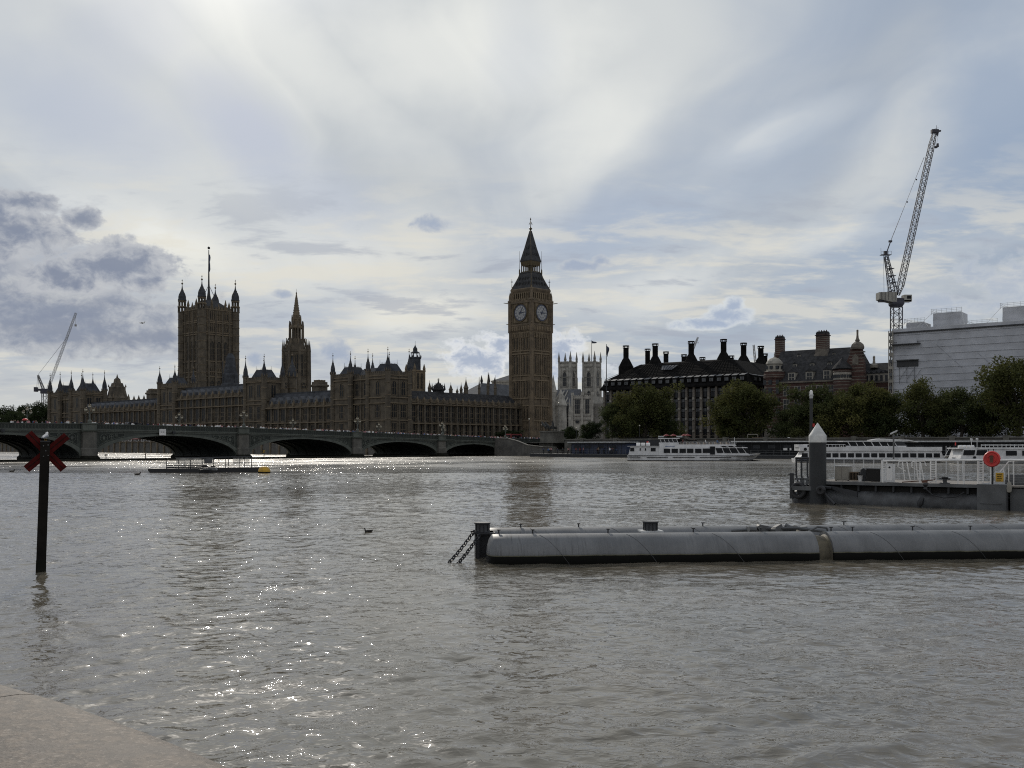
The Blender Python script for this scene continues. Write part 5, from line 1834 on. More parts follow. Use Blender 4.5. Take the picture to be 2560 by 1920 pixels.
def scaffold_building():
    Y0 = 42.0
    SH = sheeting()
    S = thing('scaffolded_building', 'huge building wrapped in white scaffold sheeting under the tower crane', 'building', BO, BT)
    x0, x1, d = bt(2233, Y0), 205.0, 45.0
    zt = 36.2
    rng = random.Random(4)
    m = MB()
    # sheeting sags between the lifts: each lift is a shallow pleat, with wobbling laps
    zs = [STREET]
    while zs[-1] < zt - .6:
        zs.append(min(zt, zs[-1] + 1.95))
    nx = 90
    xs = [x0 + (x1 - x0) * i / nx for i in range(nx + 1)]
    prof = []
    for i, zz in enumerate(zs):
        prof.append((zz, 0.0));
        if i < len(zs) - 1:
            prof.append((zz + .06, .13)); prof.append((zz + .30, .10)); prof.append((zz + 1.0, .04)); prof.append((zz + 1.9, .0))
    rows = []
    for (zz, o) in prof:
        rows.append([(x, Y0 - o - .02 * math.sin(x * 1.3 + zz) * (o > .05) + rng.uniform(-.012, .012), zz + .015 * math.sin(x * .35 + zz * 2)) for x in xs])
    m.loft(rows, 0, cap=False, closed=False)
    # left return
    rows = []
    for (zz, o) in prof:
        rows.append([(x0 - o + rng.uniform(-.03, .03), Y0 + d * i / 20, zz) for i in range(21)])
    m.loft(rows, 0, cap=False, closed=False)
    m.build('sheeting', SH, S)
    c = MB(); c.box(x0 + .3, x1, Y0 + .3, Y0 + d, STREET, zt - .2); c.build('core', M['steel_pale'], S)
    f = MB()
    f.box(x0 - .3, x1, Y0 - .5, Y0 + .4, zt - .25, zt + .12, 0)
    f.build('roof_edge', M['dark_hull'], S)
    # diagonal bracing telegraphing through the sheet
    for i in range(7):
        b = MB()
        xa = x0 + 12 + i * 11
        b.tube((xa, Y0 - .10, zt - 4 - (i % 3) * 3), (xa + 7, Y0 - .10, zt - 11 - (i % 3) * 3), .06, n=4)
        b.build('brace', SH, S)
    # loading bays and dark gaps on the left
    D = (BF @ Vector((x0, Y0, 0))).y
    z = lambda r_: wz(r_, D)
    g = MB()
    xa, xb = frame_t(BF, 2233, Y0), frame_t(BF, 2298, Y0 - 1.5)
    g.box(xa - .4, xb, Y0 - 1.6, Y0, z(864), z(862), 0)
    g.box(xa + 1.4, xb - .8, Y0 - 1.1, Y0 - .9, z(862), z(850), 2)
    g.build('loading_bay', [M['dark_hull'], M['steel_grey'], SH], S)
    g = MB()
    g.box(xa + 1.2, xb - .6, Y0 - .5, Y0 - .2, z(918), z(903), 0)
    g.box(xa + 1.2, xb - .5, Y0 - 1.3, Y0, z(903.5), z(901), 1)
    for i in range(3):
        xx = xa + 1.9 + i * 2.1
        g.tube((xx, Y0 - .4, z(960)), (xx, Y0 - .4, z(918)), .07, n=4, m=1); g.tube((xx, Y0 - .4, z(950)), (xx + 2, Y0 - .4, z(925)), .05, n=4, m=1)
    g.build('loading_bay', [M['dark_hull'], M['steel_grey'], SH], S)
    # stair tower in bare scaffold on the left corner
    t = MB()
    a, b2 = frame_t(BF, 2222, Y0 - .6), frame_t(BF, 2232, Y0 - .6)
    for xx in (a, b2):
        for yy in (Y0 - .6, Y0 + 1.2):
            t.box(xx - .12, xx + .12, yy - .12, yy + .12, STREET, z(827))
    zz = STREET
    i = 0
    while zz < z(832):
        t.box(a, b2, Y0 - .7, Y0 - .5, zz, zz + .9, 0 if i % 2 else 1); t.box(a, b2, Y0 - .6, Y0 + 1.2, zz, zz + .08, 1)
        t.tube((a, Y0 - .6, zz), (b2, Y0 - .6, zz + 1.9), .05, n=4, m=1)
        zz += 1.95; i += 1
    t.build('stair_scaffold', [M['portland'], M['steel_grey']], S)
    # sheeted boxes on the roof with guard rails
    for (p0, p1, yt, yo) in ((2266, 2308, 806, 6), (2333, 2401, 781, 10), (2422, 2490, 808, 6), (2506, 2600, 765, 8)):
        xa, xb = frame_t(BF, p0, Y0 + yo), frame_t(BF, p1, Y0 + yo)
        Dm = (BF @ Vector(((xa + xb) / 2, Y0 + yo, 0))).y
        ztp = wz(yt, Dm)
        k = MB()
        n = 8
        rows = []
        for j in range(7):
            zz = zt - .5 + (ztp - zt + .5) * j / 6
            w = lambda: rng.uniform(-.09, .09)
            rows.append([(xa + w(), Y0 + yo + w(), zz), ((xa + xb) / 2, Y0 + yo - .1 + w(), zz), (xb + w(), Y0 + yo + w(), zz), (xb + w(), Y0 + yo + 8, zz), (xa + w(), Y0 + yo + 8, zz)])
        if yt != 808:
            k.loft(rows, 0)
            k.build('roof_enclosure', SH, S)
        rl = MB()
        zr = ztp if yt != 808 else ztp - .2
        for q in range(7):
            xx = xa - .4 + (xb - xa + .8) * q / 6
            rl.tube((xx, Y0 + yo - .4, (ztp if yt != 808 else zt) - .5), (xx, Y0 + yo - .4, zr + 1.25), .05, n=4)
        for zz in (.15, .65, 1.1):
            rl.tube((xa - .6, Y0 + yo - .4, zr + zz), (xb + .6, Y0 + yo - .4, zr + zz), .045, n=4)
            rl.tube((xa - .4, Y0 + yo - .4, zr + zz), (xa - .4, Y0 + yo + 8, zr + zz), .045, n=4)
        if yt == 808:
            rl.box(xa, xb, Y0 + yo, Y0 + yo + 6, zt, zt + .5)
        rl.tube((xa - .4, Y0 + yo, ztp), (xa - 3.5, Y0 + 1, zt), .05, n=4); rl.tube((xb + .4, Y0 + yo, ztp), (xb + 3.5, Y0 + 1, zt), .05, n=4)
        rl.build('guard_rail', M['steel_pale'], S)
    rl = MB()
    for zz in (.5, 1.1):
        rl.tube((x0, Y0 + .2, zt + zz), (x1, Y0 + .2, zt + zz), .045, n=4)
    for q in range(48):
        xx = x0 + (x1 - x0) * q / 47
        rl.tube((xx, Y0 + .2, zt), (xx, Y0 + .2, zt + 1.15), .045, n=4)
    rl.build('guard_rail', M['steel_pale'], S)


scaffold_building()


# ---------------------------------------------------------------- tower cranes
def lattice(m, p0, p1, w0, w1, n, rc, rb, mi=0, up=Vector((0, 1, 0))):
    """square lattice girder between two points"""
    p0, p1 = Vector(p0), Vector(p1)
    d = (p1 - p0).normalized()
    a = d.cross(up)
    a = a.normalized() if a.length > 1e-3 else d.orthogonal().normalized()
    b = d.cross(a).normalized()
    cor = lambda t, i: p0.lerp(p1, t) + (a * (1 if i in (0, 3) else -1) + b * (1 if i < 2 else -1)) * ((w0 + (w1 - w0) * t) / 2)
    for i in range(4):
        m.tube(cor(0, i), cor(1, i), rc, n=4, m=mi)
    for k in range(n):
        t0, t1 = k / n, (k + 1) / n
        for i in range(4):
            j = (i + 1) % 4
            m.tube(cor(t0, i), cor(t0, j), rb, n=3, m=mi)
            q0, q1 = (cor(t0, i), cor(t1, j)) if k % 2 else (cor(t0, j), cor(t1, i))
            m.tube(q0, q1, rb, n=3, m=mi)


def big_crane():
    D = 300.0
    C = thing('tower_crane', 'tall luffing tower crane with raised lattice jib over the white sheeted building', 'crane', (wx(2241, D), D, STREET))
    L = lambda px, py, dy=0.0: Vector((wx(px, D) - wx(2241, D), dy, wz(py, D) - STREET))
    CM = [M['crane_steel'], M['crane_box'], M['crane_pale']]
    m = MB(); lattice(m, (0, 0, 0), L(2241, 768), 2.6, 2.6, 22, .17, .09, 0); m.build('mast', CM, C)
    m = MB()
    m.loft([[(x, y, z_) for x, y in ((-w, -w), (w, -w), (w, w), (-w, w))] for w, z_ in ((1.3, L(0, 768).z), (1.75, L(0, 761).z), (1.75, L(0, 757).z), (1.2, L(0, 752).z))])
    m.box(-1.5, 1.5, -1.3, 1.3, L(0, 753).z, L(0, 746).z)
    m.build('slewing_ring', CM, C)
    m = MB()
    a, b_ = L(2194, 753), L(2237, 732)
    m.loft([[(a.x, -1.5, a.z + .4), (a.x, 1.5, a.z + .4), (a.x, 1.5, b_.z), (a.x, -1.5, b_.z)], [(b_.x, -1.7, a.z - .7), (b_.x, 1.7, a.z - .7), (b_.x, 1.7, b_.z), (b_.x, -1.7, b_.z)]], 1)
    for i in range(5):
        x = a.x + .7 + i * 1.0
        m.box(x - .03, x + .03, -1.72, 1.72, a.z + .1, b_.z + .02, 0)
    m.box(a.x + .5, b_.x + 4.5, -1.2, 1.2, a.z - .2, a.z + .2, 0)
    m.tube((a.x + 2, 0, b_.z), (a.x + 4.4, 0, b_.z + .5), .14, n=5)
    m.build('counterweight', CM, C)
    m = MB()
    a, b_ = L(2257, 755), L(2276, 738)
    m.box(a.x, b_.x, -1.2, 1.2, a.z, b_.z, 1); m.box(a.x + .8, b_.x - .3, -1.24, -1.18, a.z + .8, b_.z - .3, 3); m.box(b_.x - .03, b_.x + .04, -1, 1, a.z + .8, b_.z - .3, 3)
    m.box(L(2237, 0).x, a.x, -1, 1, a.z + .2, a.z + 1.0, 0)
    m.build('cab', CM + [M['boat_glass']], C)
    m = MB()
    lattice(m, L(2234, 735), L(2215, 640), 1.9, .9, 11, .14, .075)
    top = L(2214, 638)
    m.box(top.x - 1.5, top.x + 1.5, -.8, .8, top.z, top.z + .12)
    m.box(top.x - .5, top.x + .5, -.4, .4, top.z, top.z + 1.2)
    for sx in (-1.4, -.5, .5, 1.4):
        m.tube((top.x + sx, -.8, top.z), (top.x + sx, -.8, top.z + 1.1), .05, n=4)
    m.tube((top.x - 1.5, -.8, top.z + 1.05), (top.x + 1.5, -.8, top.z + 1.05), .045, n=4); m.tube((top.x - 1.4, 0, top.z), (top.x - 1.4, 0, top.z + 2.2), .04, n=4)
    for (px, py) in ((2226, 672), (2230, 690), (2233, 706)):
        q = L(px, py); m.box(q.x - .6, q.x + 1.0, -.6, .6, q.z, q.z + .15)
    m.tube(L(2209, 638), L(2210, 730), .05, n=4)
    m.tube(L(2215, 640, .8), L(2222, 733, .9), .06, n=4)
    m.build('a_frame', CM, C)
    m = MB()
    p0, p1 = L(2246, 738), L(2336, 332)
    lattice(m, p0, p0.lerp(p1, .06), .5, 1.55, 2, .12, .07)
    lattice(m, p0.lerp(p1, .06), p0.lerp(p1, .93), 1.55, 1.35, 40, .12, .06)
    lattice(m, p0.lerp(p1, .93), p1, 1.35, .9, 3, .12, .06)
    h = L(2336, 330)
    m.box(h.x - .9, h.x + 1.1, -.6, .6, h.z - .3, h.z + .7); m.box(h.x + .8, h.x + 1.9, -.3, .3, h.z + .1, h.z + .5)
    m.tube((h.x + .6, 0, h.z + .6), (h.x + .6, 0, h.z + 2.0), .06, n=4); m.tube((h.x - .8, 0, h.z + .6), (h.x + 1.2, 0, h.z + 1.3), .05, n=4); m.tube((h.x + .9, 0, h.z - .2), (h.x + .9, 0, h.z - 1.3), .35, .1, 6)
    m.build('jib', CM, C)
    m = MB()
    m.tube(L(2217, 630), L(2226, 605), .16, n=5); q = L(2226, 604); m.box(q.x - .5, q.x + .45, -.3, .3, q.z - .2, q.z + .35)
    m.tube(L(2227, 603), L(2310, 393), .06, n=4)
    for (px, py) in ((2268, 505), (2291, 449)):
        q = L(px, py); m.ball(q, .25, 0, 6, 5)
    m.tube(L(2227, 603, .4), L(2312, 392, .4), .04, n=4)
    m.build('pendant_rope', CM, C)
    m = MB()
    m.tube((h.x + 1.4, 0, h.z + .2), L(2341, 362), .035, n=4)
    q = L(2341, 362)
    m.path([q + Vector((.4, 0, .4)), q + Vector((.35, 0, -.4)), q + Vector((-.2, 0, -.75)), q + Vector((-.75, 0, -.5))], [.3, .45, .4, .12], 6)
    m.build('hook_block', CM, C)


big_crane()


def far_cranes():
    D = 680.0
    C = thing('tower_crane', 'pale luffing crane leaning over the trees at the far end of the palace', 'crane', (wx(112, D), D, STREET))
    L = lambda px, py, dy=0.0: Vector((wx(px, D) - wx(112, D), dy, wz(py, D) - STREET))
    CM = [M['crane_pale'], M['crane_steel']]
    m = MB(); lattice(m, (0, 0, 0), L(112, 978), 3, 3, 10, .25, .14); m.box(-2.2, 2.2, -2, 2, L(0, 984).z, L(0, 975).z, 1); m.build('mast', CM, C)
    m = MB(); a, b_ = L(87, 979), L(121, 972); m.box(a.x, b_.x, -1.5, 1.5, a.z + .6, b_.z, 1); a2 = L(93, 968); m.box(a.x, a2.x, -1.6, 1.6, a.z - .1, a2.z, 1); m.build('counterweight', CM, C)
    m = MB(); lattice(m, L(108, 972), L(95, 938), 1.4, .8, 5, .22, .12); m.tube(L(94, 938), L(92, 968), .12, n=4); m.tube(L(94, 938), L(98, 970), .12, n=4); m.build('a_frame', CM, C)
    m = MB(); lattice(m, L(120, 972), L(190, 782), 1.4, 1.0, 26, .11, .05); m.build('jib', CM, C)
    m = MB(); m.tube(L(95, 937), L(172, 838), .1, n=4); m.tube(L(190, 782), L(189, 812), .08, n=4); q = L(189, 816); m.box(q.x - .6, q.x + .6, -.4, .4, q.z, q.z + 1.4); m.build('pendant_rope', CM, C)
    for (p0, p1, D, lab) in (((1735, 868), (1745, 843), 900.0, 'tip of a distant crane jib peeping over the black roofed offices, beside the central chimney'), ((1890, 905), (1884, 862), 900.0, 'pale distant crane jib rising between two chimneys of the black roofed offices')):
        C = thing('tower_crane', lab, 'crane', (wx(p0[0] - (8 if p0[0] < 1800 else 0), D), D, STREET))
        o = C.location
        L = lambda px, py: Vector((wx(px, D) - o.x, 0, wz(py, D) - STREET))
        m = MB(); lattice(m, (0, 0, 0), L(p0[0] - (8 if p0[0] < 1800 else 0), p0[1] + 18), 2.4, 2.4, 12, .2, .12); m.build('mast', CM, C)
        m = MB(); lattice(m, L(p0[0] - (8 if p0[0] < 1800 else 0), p0[1] + 18), L(*p1), 1.8, 1.2, 14, .22, .12); m.build('jib', CM, C)
        if p0[0] < 1800:
            m = MB(); m.tube(L(*p1), L(1745, 856), .1, n=4); q = L(1745, 857); m.ball(q, .5, 0, 6, 5); m.build('hook_block', CM, C)


far_cranes()


def airliner():
    D = 3500.0
    A = thing('airliner', 'tiny airliner in the grey cloud between the crane and the square tower', 'aeroplane', W(355, 807, D), R(172))
    k = D / F
    m = MB()
    Lh = 8.0 * k
    m.T = Matrix.Rotation(R(90), 4, 'Y')
    m.lathe(0, 0, [(.1, -Lh), (1.2, -Lh * .93), (1.9, -Lh * .8), (2.0, Lh * .5), (1.2, Lh * .85), (.4, Lh)], 10)
    m.T = None
    m.build('fuselage', M['gull_white'], A, True)
    for sg in (-1, 1):
        w = MB(); w.loft([[(2.5, sg * 1.5, -.8), (-4, sg * 1.5, -.8), (-4, sg * 1.5, -.3), (2.5, sg * 1.5, -.3)], [(-4.5, sg * Lh * .9, 1.2), (-6, sg * Lh * .9, 1.2), (-6, sg * Lh * .9, 1.35), (-4.5, sg * Lh * .9, 1.35)]]); w.build('wing', M['gull_grey'], A)
        e = MB(); e.T = Matrix.Translation((0, sg * Lh * .35, -2.0)) @ Matrix.Rotation(R(90), 4, 'Y'); e.lathe(0, 0, [(.9, -2), (1.1, -1), (.7, 2)], 8); e.build('engine', M['gull_grey'], A)
    t = MB(); t.prism_y([(-Lh * .75, 1), (-Lh * .98, 1), (-Lh * 1.05, 6), (-Lh * .95, 6)], -.2, .2); t.build('tail_fin', M['gull_grey'], A)


airliner()

# ---------------------------------------------------------------- trees
def leaf_material(name, c1, c2):
    m = bpy.data.materials.new(name)
    m.use_nodes = True
    TREE[0] = m.node_tree
    b = m.node_tree.nodes['Principled BSDF']
    g = node('ShaderNodeNewGeometry')
    tc = node('ShaderNodeTexCoord')
    n = noise(tc.outputs['Object'], 0.45, 4.0, 0.6)
    c = mix(sstep(n, 0.35, 0.65), c1, c2)
    r = node('ShaderNodeMix', data_type='RGBA', blend_type='MULTIPLY')
    put(r.inputs[0], 0.6)
    put(r.inputs[6], c)
    rr = sstep(E(g.outputs['Random Per Island']), 0.0, 1.0, 0.45, 1.35, smooth=False)
    cm = node('ShaderNodeCombineColor')
    for i in range(3):
        put(cm.inputs[i], rr)
    put(r.inputs[7], cm.outputs[0])
    put(b.inputs['Base Color'], r.outputs[2])
    b.inputs['Roughness'].default_value = 0.85
    b.inputs['Specular IOR Level'].default_value = 0.08
    tr = node('ShaderNodeBsdfTranslucent')
    put(tr.inputs[0], r.outputs[2])
    ms = node('ShaderNodeMixShader')
    ms.inputs[0].default_value = 0.35
    put(ms.inputs[1], b.outputs[0]); put(ms.inputs[2], tr.outputs[0])
    out = [x for x in m.node_tree.nodes if x.type == 'OUTPUT_MATERIAL'][0]
    put(out.inputs[0], ms.outputs[0])
    return m


LEAF = [leaf_material('leaf_olive', (0.050, 0.061, 0.023), (0.122, 0.115, 0.038)), leaf_material('leaf_green', (0.042, 0.056, 0.024), (0.095, 0.099, 0.036)), leaf_material('leaf_dark', (0.022, 0.034, 0.016), (0.05, 0.062, 0.024))]
_crowns = {}


def crown_meshes(seed, leaf=.034, n=17000):
    """unit tree: height 1, crown radius about .42; clumps of leaf-sized faces round forking limbs"""
    rng = np.random.default_rng(seed)
    mb = MB()
    mb.path([(0, 0, 0), (.01, 0, .1), (-.01, .01, .22), (.0, 0, .34)], [.032, .026, .022, .018], 8)
    clumps = []
    nl = 17
    for i in range(nl):
        a = 2 * math.pi * i / nl + rng.uniform(-.3, .3)
        z0 = rng.uniform(.12, .34)
        r1 = rng.uniform(.17, .34)
        z1 = z0 + rng.uniform(.02, .46)
        p0 = Vector((0, 0, z0)); p2 = Vector((r1 * math.cos(a), r1 * math.sin(a), z1)); p1 = p0.lerp(p2, .5) + Vector((0, 0, .04))
        mb.path([p0, p1, p2], [.014, .009, .004], 5)
        clumps.append((p2, rng.uniform(.10, .17)))
        for j in range(4):
            q = p2 + Vector(rng.normal(0, .085, 3)) + Vector((0, 0, .03))
            mb.path([p1.lerp(p2, .6), q], [.006, .002], 4)
            clumps.append((q, rng.uniform(.06, .12)))
    for i in range(12):
        a = rng.uniform(0, 6.28); rr = rng.uniform(.12, .34)
        clumps.append((Vector((rr * math.cos(a), rr * math.sin(a), rng.uniform(.12, .3))), rng.uniform(.08, .13)))
    for i in range(16):
        a = rng.uniform(0, 6.28); rr = rng.uniform(.0, .26)
        clumps.append((Vector((rr * math.cos(a), rr * math.sin(a), .95 - rr * 1.1 - rng.uniform(.02, .2))), rng.uniform(.06, .12)))
    vol = np.array([c[1] ** 2.2 for c in clumps]); vol /= vol.sum()
    pick = rng.choice(len(clumps), n, p=vol)
    cc = np.array([tuple(clumps[i][0]) for i in pick]); cr = np.array([clumps[i][1] for i in pick])
    d = rng.normal(0, 1, (n, 3)); d /= np.linalg.norm(d, axis=1)[:, None]
    rad = rng.uniform(0, 1, n) ** .42
    P = cc + d * (cr * rad)[:, None] * np.array([1.05, 1.05, .85])
    P[:, 2] = np.clip(P[:, 2], .07, 1.0)
    # leaf faces
    t = rng.normal(0, 1, (n, 3)); t /= np.linalg.norm(t, axis=1)[:, None]
    u = np.cross(t, rng.normal(0, 1, (n, 3))); u /= np.linalg.norm(u, axis=1)[:, None]
    s = leaf * rng.uniform(.35, 1.0, n)[:, None]
    V = np.stack([P - t * s * .6, P + u * s * .34 - t * s * .05, P + t * s * .6, P - u * s * .34 - t * s * .05], 1).reshape(-1, 3)
    me = bpy.data.meshes.new('crown')
    me.vertices.add(len(V)); me.vertices.foreach_set('co', V.astype(np.float32).ravel())
    me.loops.add(4 * n); me.loops.foreach_set('vertex_index', np.arange(4 * n, dtype=np.int32))
    me.polygons.add(n); me.polygons.foreach_set('loop_start', np.arange(0, 4 * n, 4, dtype=np.int32))
    me.update()
    return me, mb.mesh('trunk', M['bark'], True)


def tree(loc, h, wd, variant, leafi, label, rz=0.0, group=None, name='plane_tree', cat='tree'):
    key = (variant, leafi)
    if key not in _crowns:
        cm, tm = crown_meshes(100 + variant)
        cm.materials.append(LEAF[leafi])
        _crowns[key] = (cm, tm)
    cm, tm = _crowns[key]
    T = thing(name, label, cat, loc, rz, group)
    sc = (wd / .84, wd / .84, h)
    place('trunk', tm, T, scale=sc)
    place('crown', cm, T, scale=sc)
    return T


def trees():
    g = 'plane trees along the embankment'
    # (column, top row, width in photo px, inland offset, variant, leaf, label)
    rows = [(1548, 990, 78, 17, 1, 1, 'smaller plane tree filling the gap at the church end of the black roofed offices'),
            (1612, 957, 120, 15, 0, 0, 'broad plane tree in front of the black roofed offices, beside the columns'),
            (1655, 990, 70, 20, 2, 1, 'narrow plane tree tucked behind the broad one before the dark columns'),
            (1862, 938, 130, 15, 1, 0, 'big plane tree hiding the corner between the offices and the brick building'),
            (1822, 1000, 75, 18, 2, 0, 'low plane tree spreading at the foot of the big corner tree'),
            (1986, 1012, 90, 12, 2, 1, 'low dark tree at the foot of the brick building behind the river mast'),
            (2040, 958, 118, 15, 0, 1, 'plane tree in front of the brick building, under its tall striped chimney'),
            (2140, 945, 128, 15, 1, 0, 'plane tree below the brick gable with the tall finial'),
            (2205, 975, 100, 17, 2, 1, 'plane tree at the corner of the white sheeted scaffold below the crane'),
            (2308, 948, 112, 15, 0, 0, 'pointed plane tree before the white sheeting, below its first roof box'),
            (2352, 978, 80, 18, 1, 1, 'thinner plane tree behind the pointed one before the white sheeting'),
            (2405, 966, 104, 15, 2, 1, 'rounded plane tree before the white sheeting, beside the tallest tree'),
            (2475, 962, 75, 19, 0, 1, 'plane tree half hidden behind the tallest tree'),
            (2548, 872, 160, 13, 1, 0, 'tallest plane tree of the row, cut by the edge of the view'),
            (1478, 1056, 50, 22, 0, 2, 'small round dark bush tree below the white church'),
            (1424, 1066, 40, 30, 1, 2, 'small bush tree beside the statue plinth and the church')]
    rng = random.Random(3)
    for (px, yt, w, yo, v, lf, lab) in rows:
        t = bt(px, yo); p = BF @ Vector((t, yo, STREET))
        k = p.y / F
        tree(p, (wz(yt - 6, p.y) - STREET) * 1.05, w * k * 1.26, v, lf, lab, rng.uniform(0, 6.28), g)
    # far bank, left of the palace
    g = 'trees beyond the far end of the palace'
    for (px, yt, w, D, v, lab) in ((12, 1004, 90, 600, 0, 'dark tree beyond the palace at the edge of the view'), (58, 992, 92, 620, 1, 'dark tree beyond the palace, second from the edge of the view'),
                                   (100, 992, 80, 610, 2, 'dark tree right beside the far end of the palace, below the pale crane'), (-40, 1000, 100, 600, 2, 'dark tree beyond the palace, just outside the view'),
                                   (35, 1020, 80, 580, 2, 'low dark tree in front of the trees beyond the palace')):
        tree(Vector((wx(px, D), D, STREET)), wz(yt, D) - STREET, w * D / F, v, 2, lab, v * 1.3, g, 'river_tree')
    # pale trees in the yard between the palace and the clock tower
    for (px, yt, w, D) in ((1248, 972, 46, 470),):
        tree(Vector((wx(px, D), D, STREET)), wz(yt, D) - STREET, w * D / F, 0, 0, 'thin yellowish tree between the palace hall roof and the clock tower', 0, None, 'yard_tree')
    D = 432
    tree(PF @ Vector((12, 52, STREET)), 6.0, 12, 2, 2, 'low dark bush on the bridge approach before the palace wall', 1.0, None, 'street_tree')
    # a distant wooded bank closing the river upstream
    mb_rng = np.random.default_rng(5)
    n = 9000
    V = []
    X = mb_rng.uniform(-900, -230, n); Y = 720 + mb_rng.uniform(0, 60, n)
    top = 15 + 5 * np.sin(X * .05) + 4 * np.sin(X * .13 + 1)
    Z = STREET + mb_rng.uniform(0, 1, n) * top
    P = np.stack([X, Y, Z], 1)
    t = mb_rng.normal(0, 1, (n, 3)); t /= np.linalg.norm(t, axis=1)[:, None]
    u = np.cross(t, mb_rng.normal(0, 1, (n, 3))); u /= np.linalg.norm(u, axis=1)[:, None]
    V = np.stack([P - t * 2.4, P + u * 1.6, P + t * 2.4, P - u * 1.6], 1).reshape(-1, 3)
    me = bpy.data.meshes.new('treeline')
    me.vertices.add(len(V)); me.vertices.foreach_set('co', V.astype(np.float32).ravel())
    me.loops.add(4 * n); me.loops.foreach_set('vertex_index', np.arange(4 * n, dtype=np.int32))
    me.polygons.add(n); me.polygons.foreach_set('loop_start', np.arange(0, 4 * n, 4, dtype=np.int32))
    me.materials.append(LEAF[2]); me.update()
    tag(place('treeline', me), 'hazy dark wooded bank far upstream behind the bridge', 'trees', kind='stuff')


trees()

# ---------------------------------------------------------------- boats and the passenger pier
def hull(L, beam, zd, bow, sheer=0.35, flare=.8, n=26, stern=0.86):
    """rings of a hull from stern x=0 to bow x=L; deck height zd rising by sheer towards the bow"""
    rings = []
    for i in range(n + 1):
        t = i / n
        x = L * t
        fine = 1.0 if t < .66 else max(0.02, math.cos((t - .66) / .34 * math.pi / 2) ** .75)
        w = beam / 2 * fine * (stern + (1 - stern) * min(1, t * 5))
        z1 = zd + sheer * max(0, (t - .6) / .4) ** 2
        rake = bow * max(0, (t - .8) / .2) ** 1.5
        rings.append([(x - rake * 1.0 * (1 if t == 1 else .8), -w * .55, -.5), (x - rake * .5, -w * flare, .1), (x, -w, z1), (x, w, z1), (x - rake * .5, w * flare, .1), (x - rake * 1.0, w * .55, -.5)])
    return rings


def cabin(mb, x0, x1, hw, z0, z1, rake0=0.0, rake1=0.0, inset=.12, m=0):
    mb.loft([[(x0, -hw, z0), (x1, -hw, z0), (x1, hw, z0), (x0, hw, z0)], [(x0 + rake0, -hw + inset, z1), (x1 - rake1, -hw + inset, z1), (x1 - rake1, hw - inset, z1), (x0 + rake0, hw - inset, z1)]], m)


def boat_window(parent, x, y, z, w, h, lean=0.0, inset=.1, rz=0.0):
    m = MB()
    f = inset
    m.loft([[(-w / 2, -.02, 0), (w / 2, -.02, 0), (w / 2 - lean, f - .02, h), (-w / 2 - lean, f - .02, h)], [(-w / 2, -.05, 0), (w / 2, -.05, 0), (w / 2 - lean, f - .05, h), (-w / 2 - lean, f - .05, h)]], 0)
    o = m.build('window', M['boat_glass'], parent)
    o.location = (x, y, z)
    o.rotation_euler = (0, 0, rz)
    return o


def person_mesh(seated=False):
    """a low figure in one continuous skin: legs, hips, chest, neck, head, arms grown from a skeleton"""
    me = bpy.data.meshes.new('figure')
    if not seated:
        J = [(0, 0, .93), (0, 0, 1.15), (0, 0, 1.40), (0, .0, 1.52), (0, -.01, 1.62), (0, -.01, 1.72),
             (.10, 0, .88), (.11, -.03, .48), (.11, .02, .08), (.12, -.12, .03), (-.10, 0, .88), (-.11, .05, .48), (-.11, .12, .09), (-.12, .0, .03),
             (.19, 0, 1.40), (.25, .02, 1.12), (.22, -.10, .90), (-.19, 0, 1.40), (-.25, .03, 1.12), (-.23, -.06, .88)]
    else:
        J = [(0, 0, .48), (0, .03, .70), (0, .03, .95), (0, .02, 1.07), (0, .0, 1.17), (0, .0, 1.27),
             (.10, -.05, .47), (.12, -.42, .47), (.12, -.42, .08), (.12, -.55, .04), (-.10, -.05, .47), (-.12, -.42, .47), (-.12, -.42, .08), (-.12, -.55, .04),
             (.19, .03, .95), (.24, -.02, .70), (.15, -.25, .55), (-.19, .03, .95), (-.24, -.02, .70), (-.15, -.25, .55)]
    Rr = [.15, .14, .16, .06, .10, .095, .10, .065, .05, .04, .10, .065, .05, .04, .075, .05, .035, .075, .05, .035]
    Ed = [(0, 1), (1, 2), (2, 3), (3, 4), (4, 5), (0, 6), (6, 7), (7, 8), (8, 9), (0, 10), (10, 11), (11, 12), (12, 13), (2, 14), (14, 15), (15, 16), (2, 17), (17, 18), (18, 19)]
    me.from_pydata(J, Ed, [])
    o = bpy.data.objects.new('figure', me)
    COL.objects.link(o)
    o.modifiers.new('skin', 'SKIN')
    for i, r in enumerate(Rr):
        o.data.skin_vertices[0].data[i].radius = (r, r * (.75 if i in (0, 1, 2) else 1))
    o.data.skin_vertices[0].data[0].use_root = True
    dg = bpy.context.evaluated_depsgraph_get()
    out = bpy.data.meshes.new_from_object(o.evaluated_get(dg))
    bpy.data.objects.remove(o)
    # shirt / skin / trousers by height
    hz, nz = (1.0, 1.50) if not seated else (.53, 1.05)
    for mt in ('cloth_grey', 'skin', 'cloth_navy', 'wood_dark'):
        out.materials.append(M[mt])
    for p in out.polygons:
        c = p.center
        p.material_index = 1 if c.z > nz else (2 if c.z < hz else 0)
        if c.z > nz + .14 and c.y > -.03:
            p.material_index = 3
        if c.z > nz + .20:
            p.material_index = 3
    out.update()
    return out


_fig = {}


def person(loc, rz, cloth, trousers, label, group=None, seated=False, s=1.0):
    if seated not in _fig:
        _fig[seated] = person_mesh(seated)
    o = place('person', _fig[seated], None, loc, rz, s)
    for i, mt in ((0, 'cloth_' + cloth), (2, 'cloth_' + trousers)):
        o.material_slots[i].link = 'OBJECT'
        o.material_slots[i].material = M[mt]
    return tag(o, label, 'person', group)


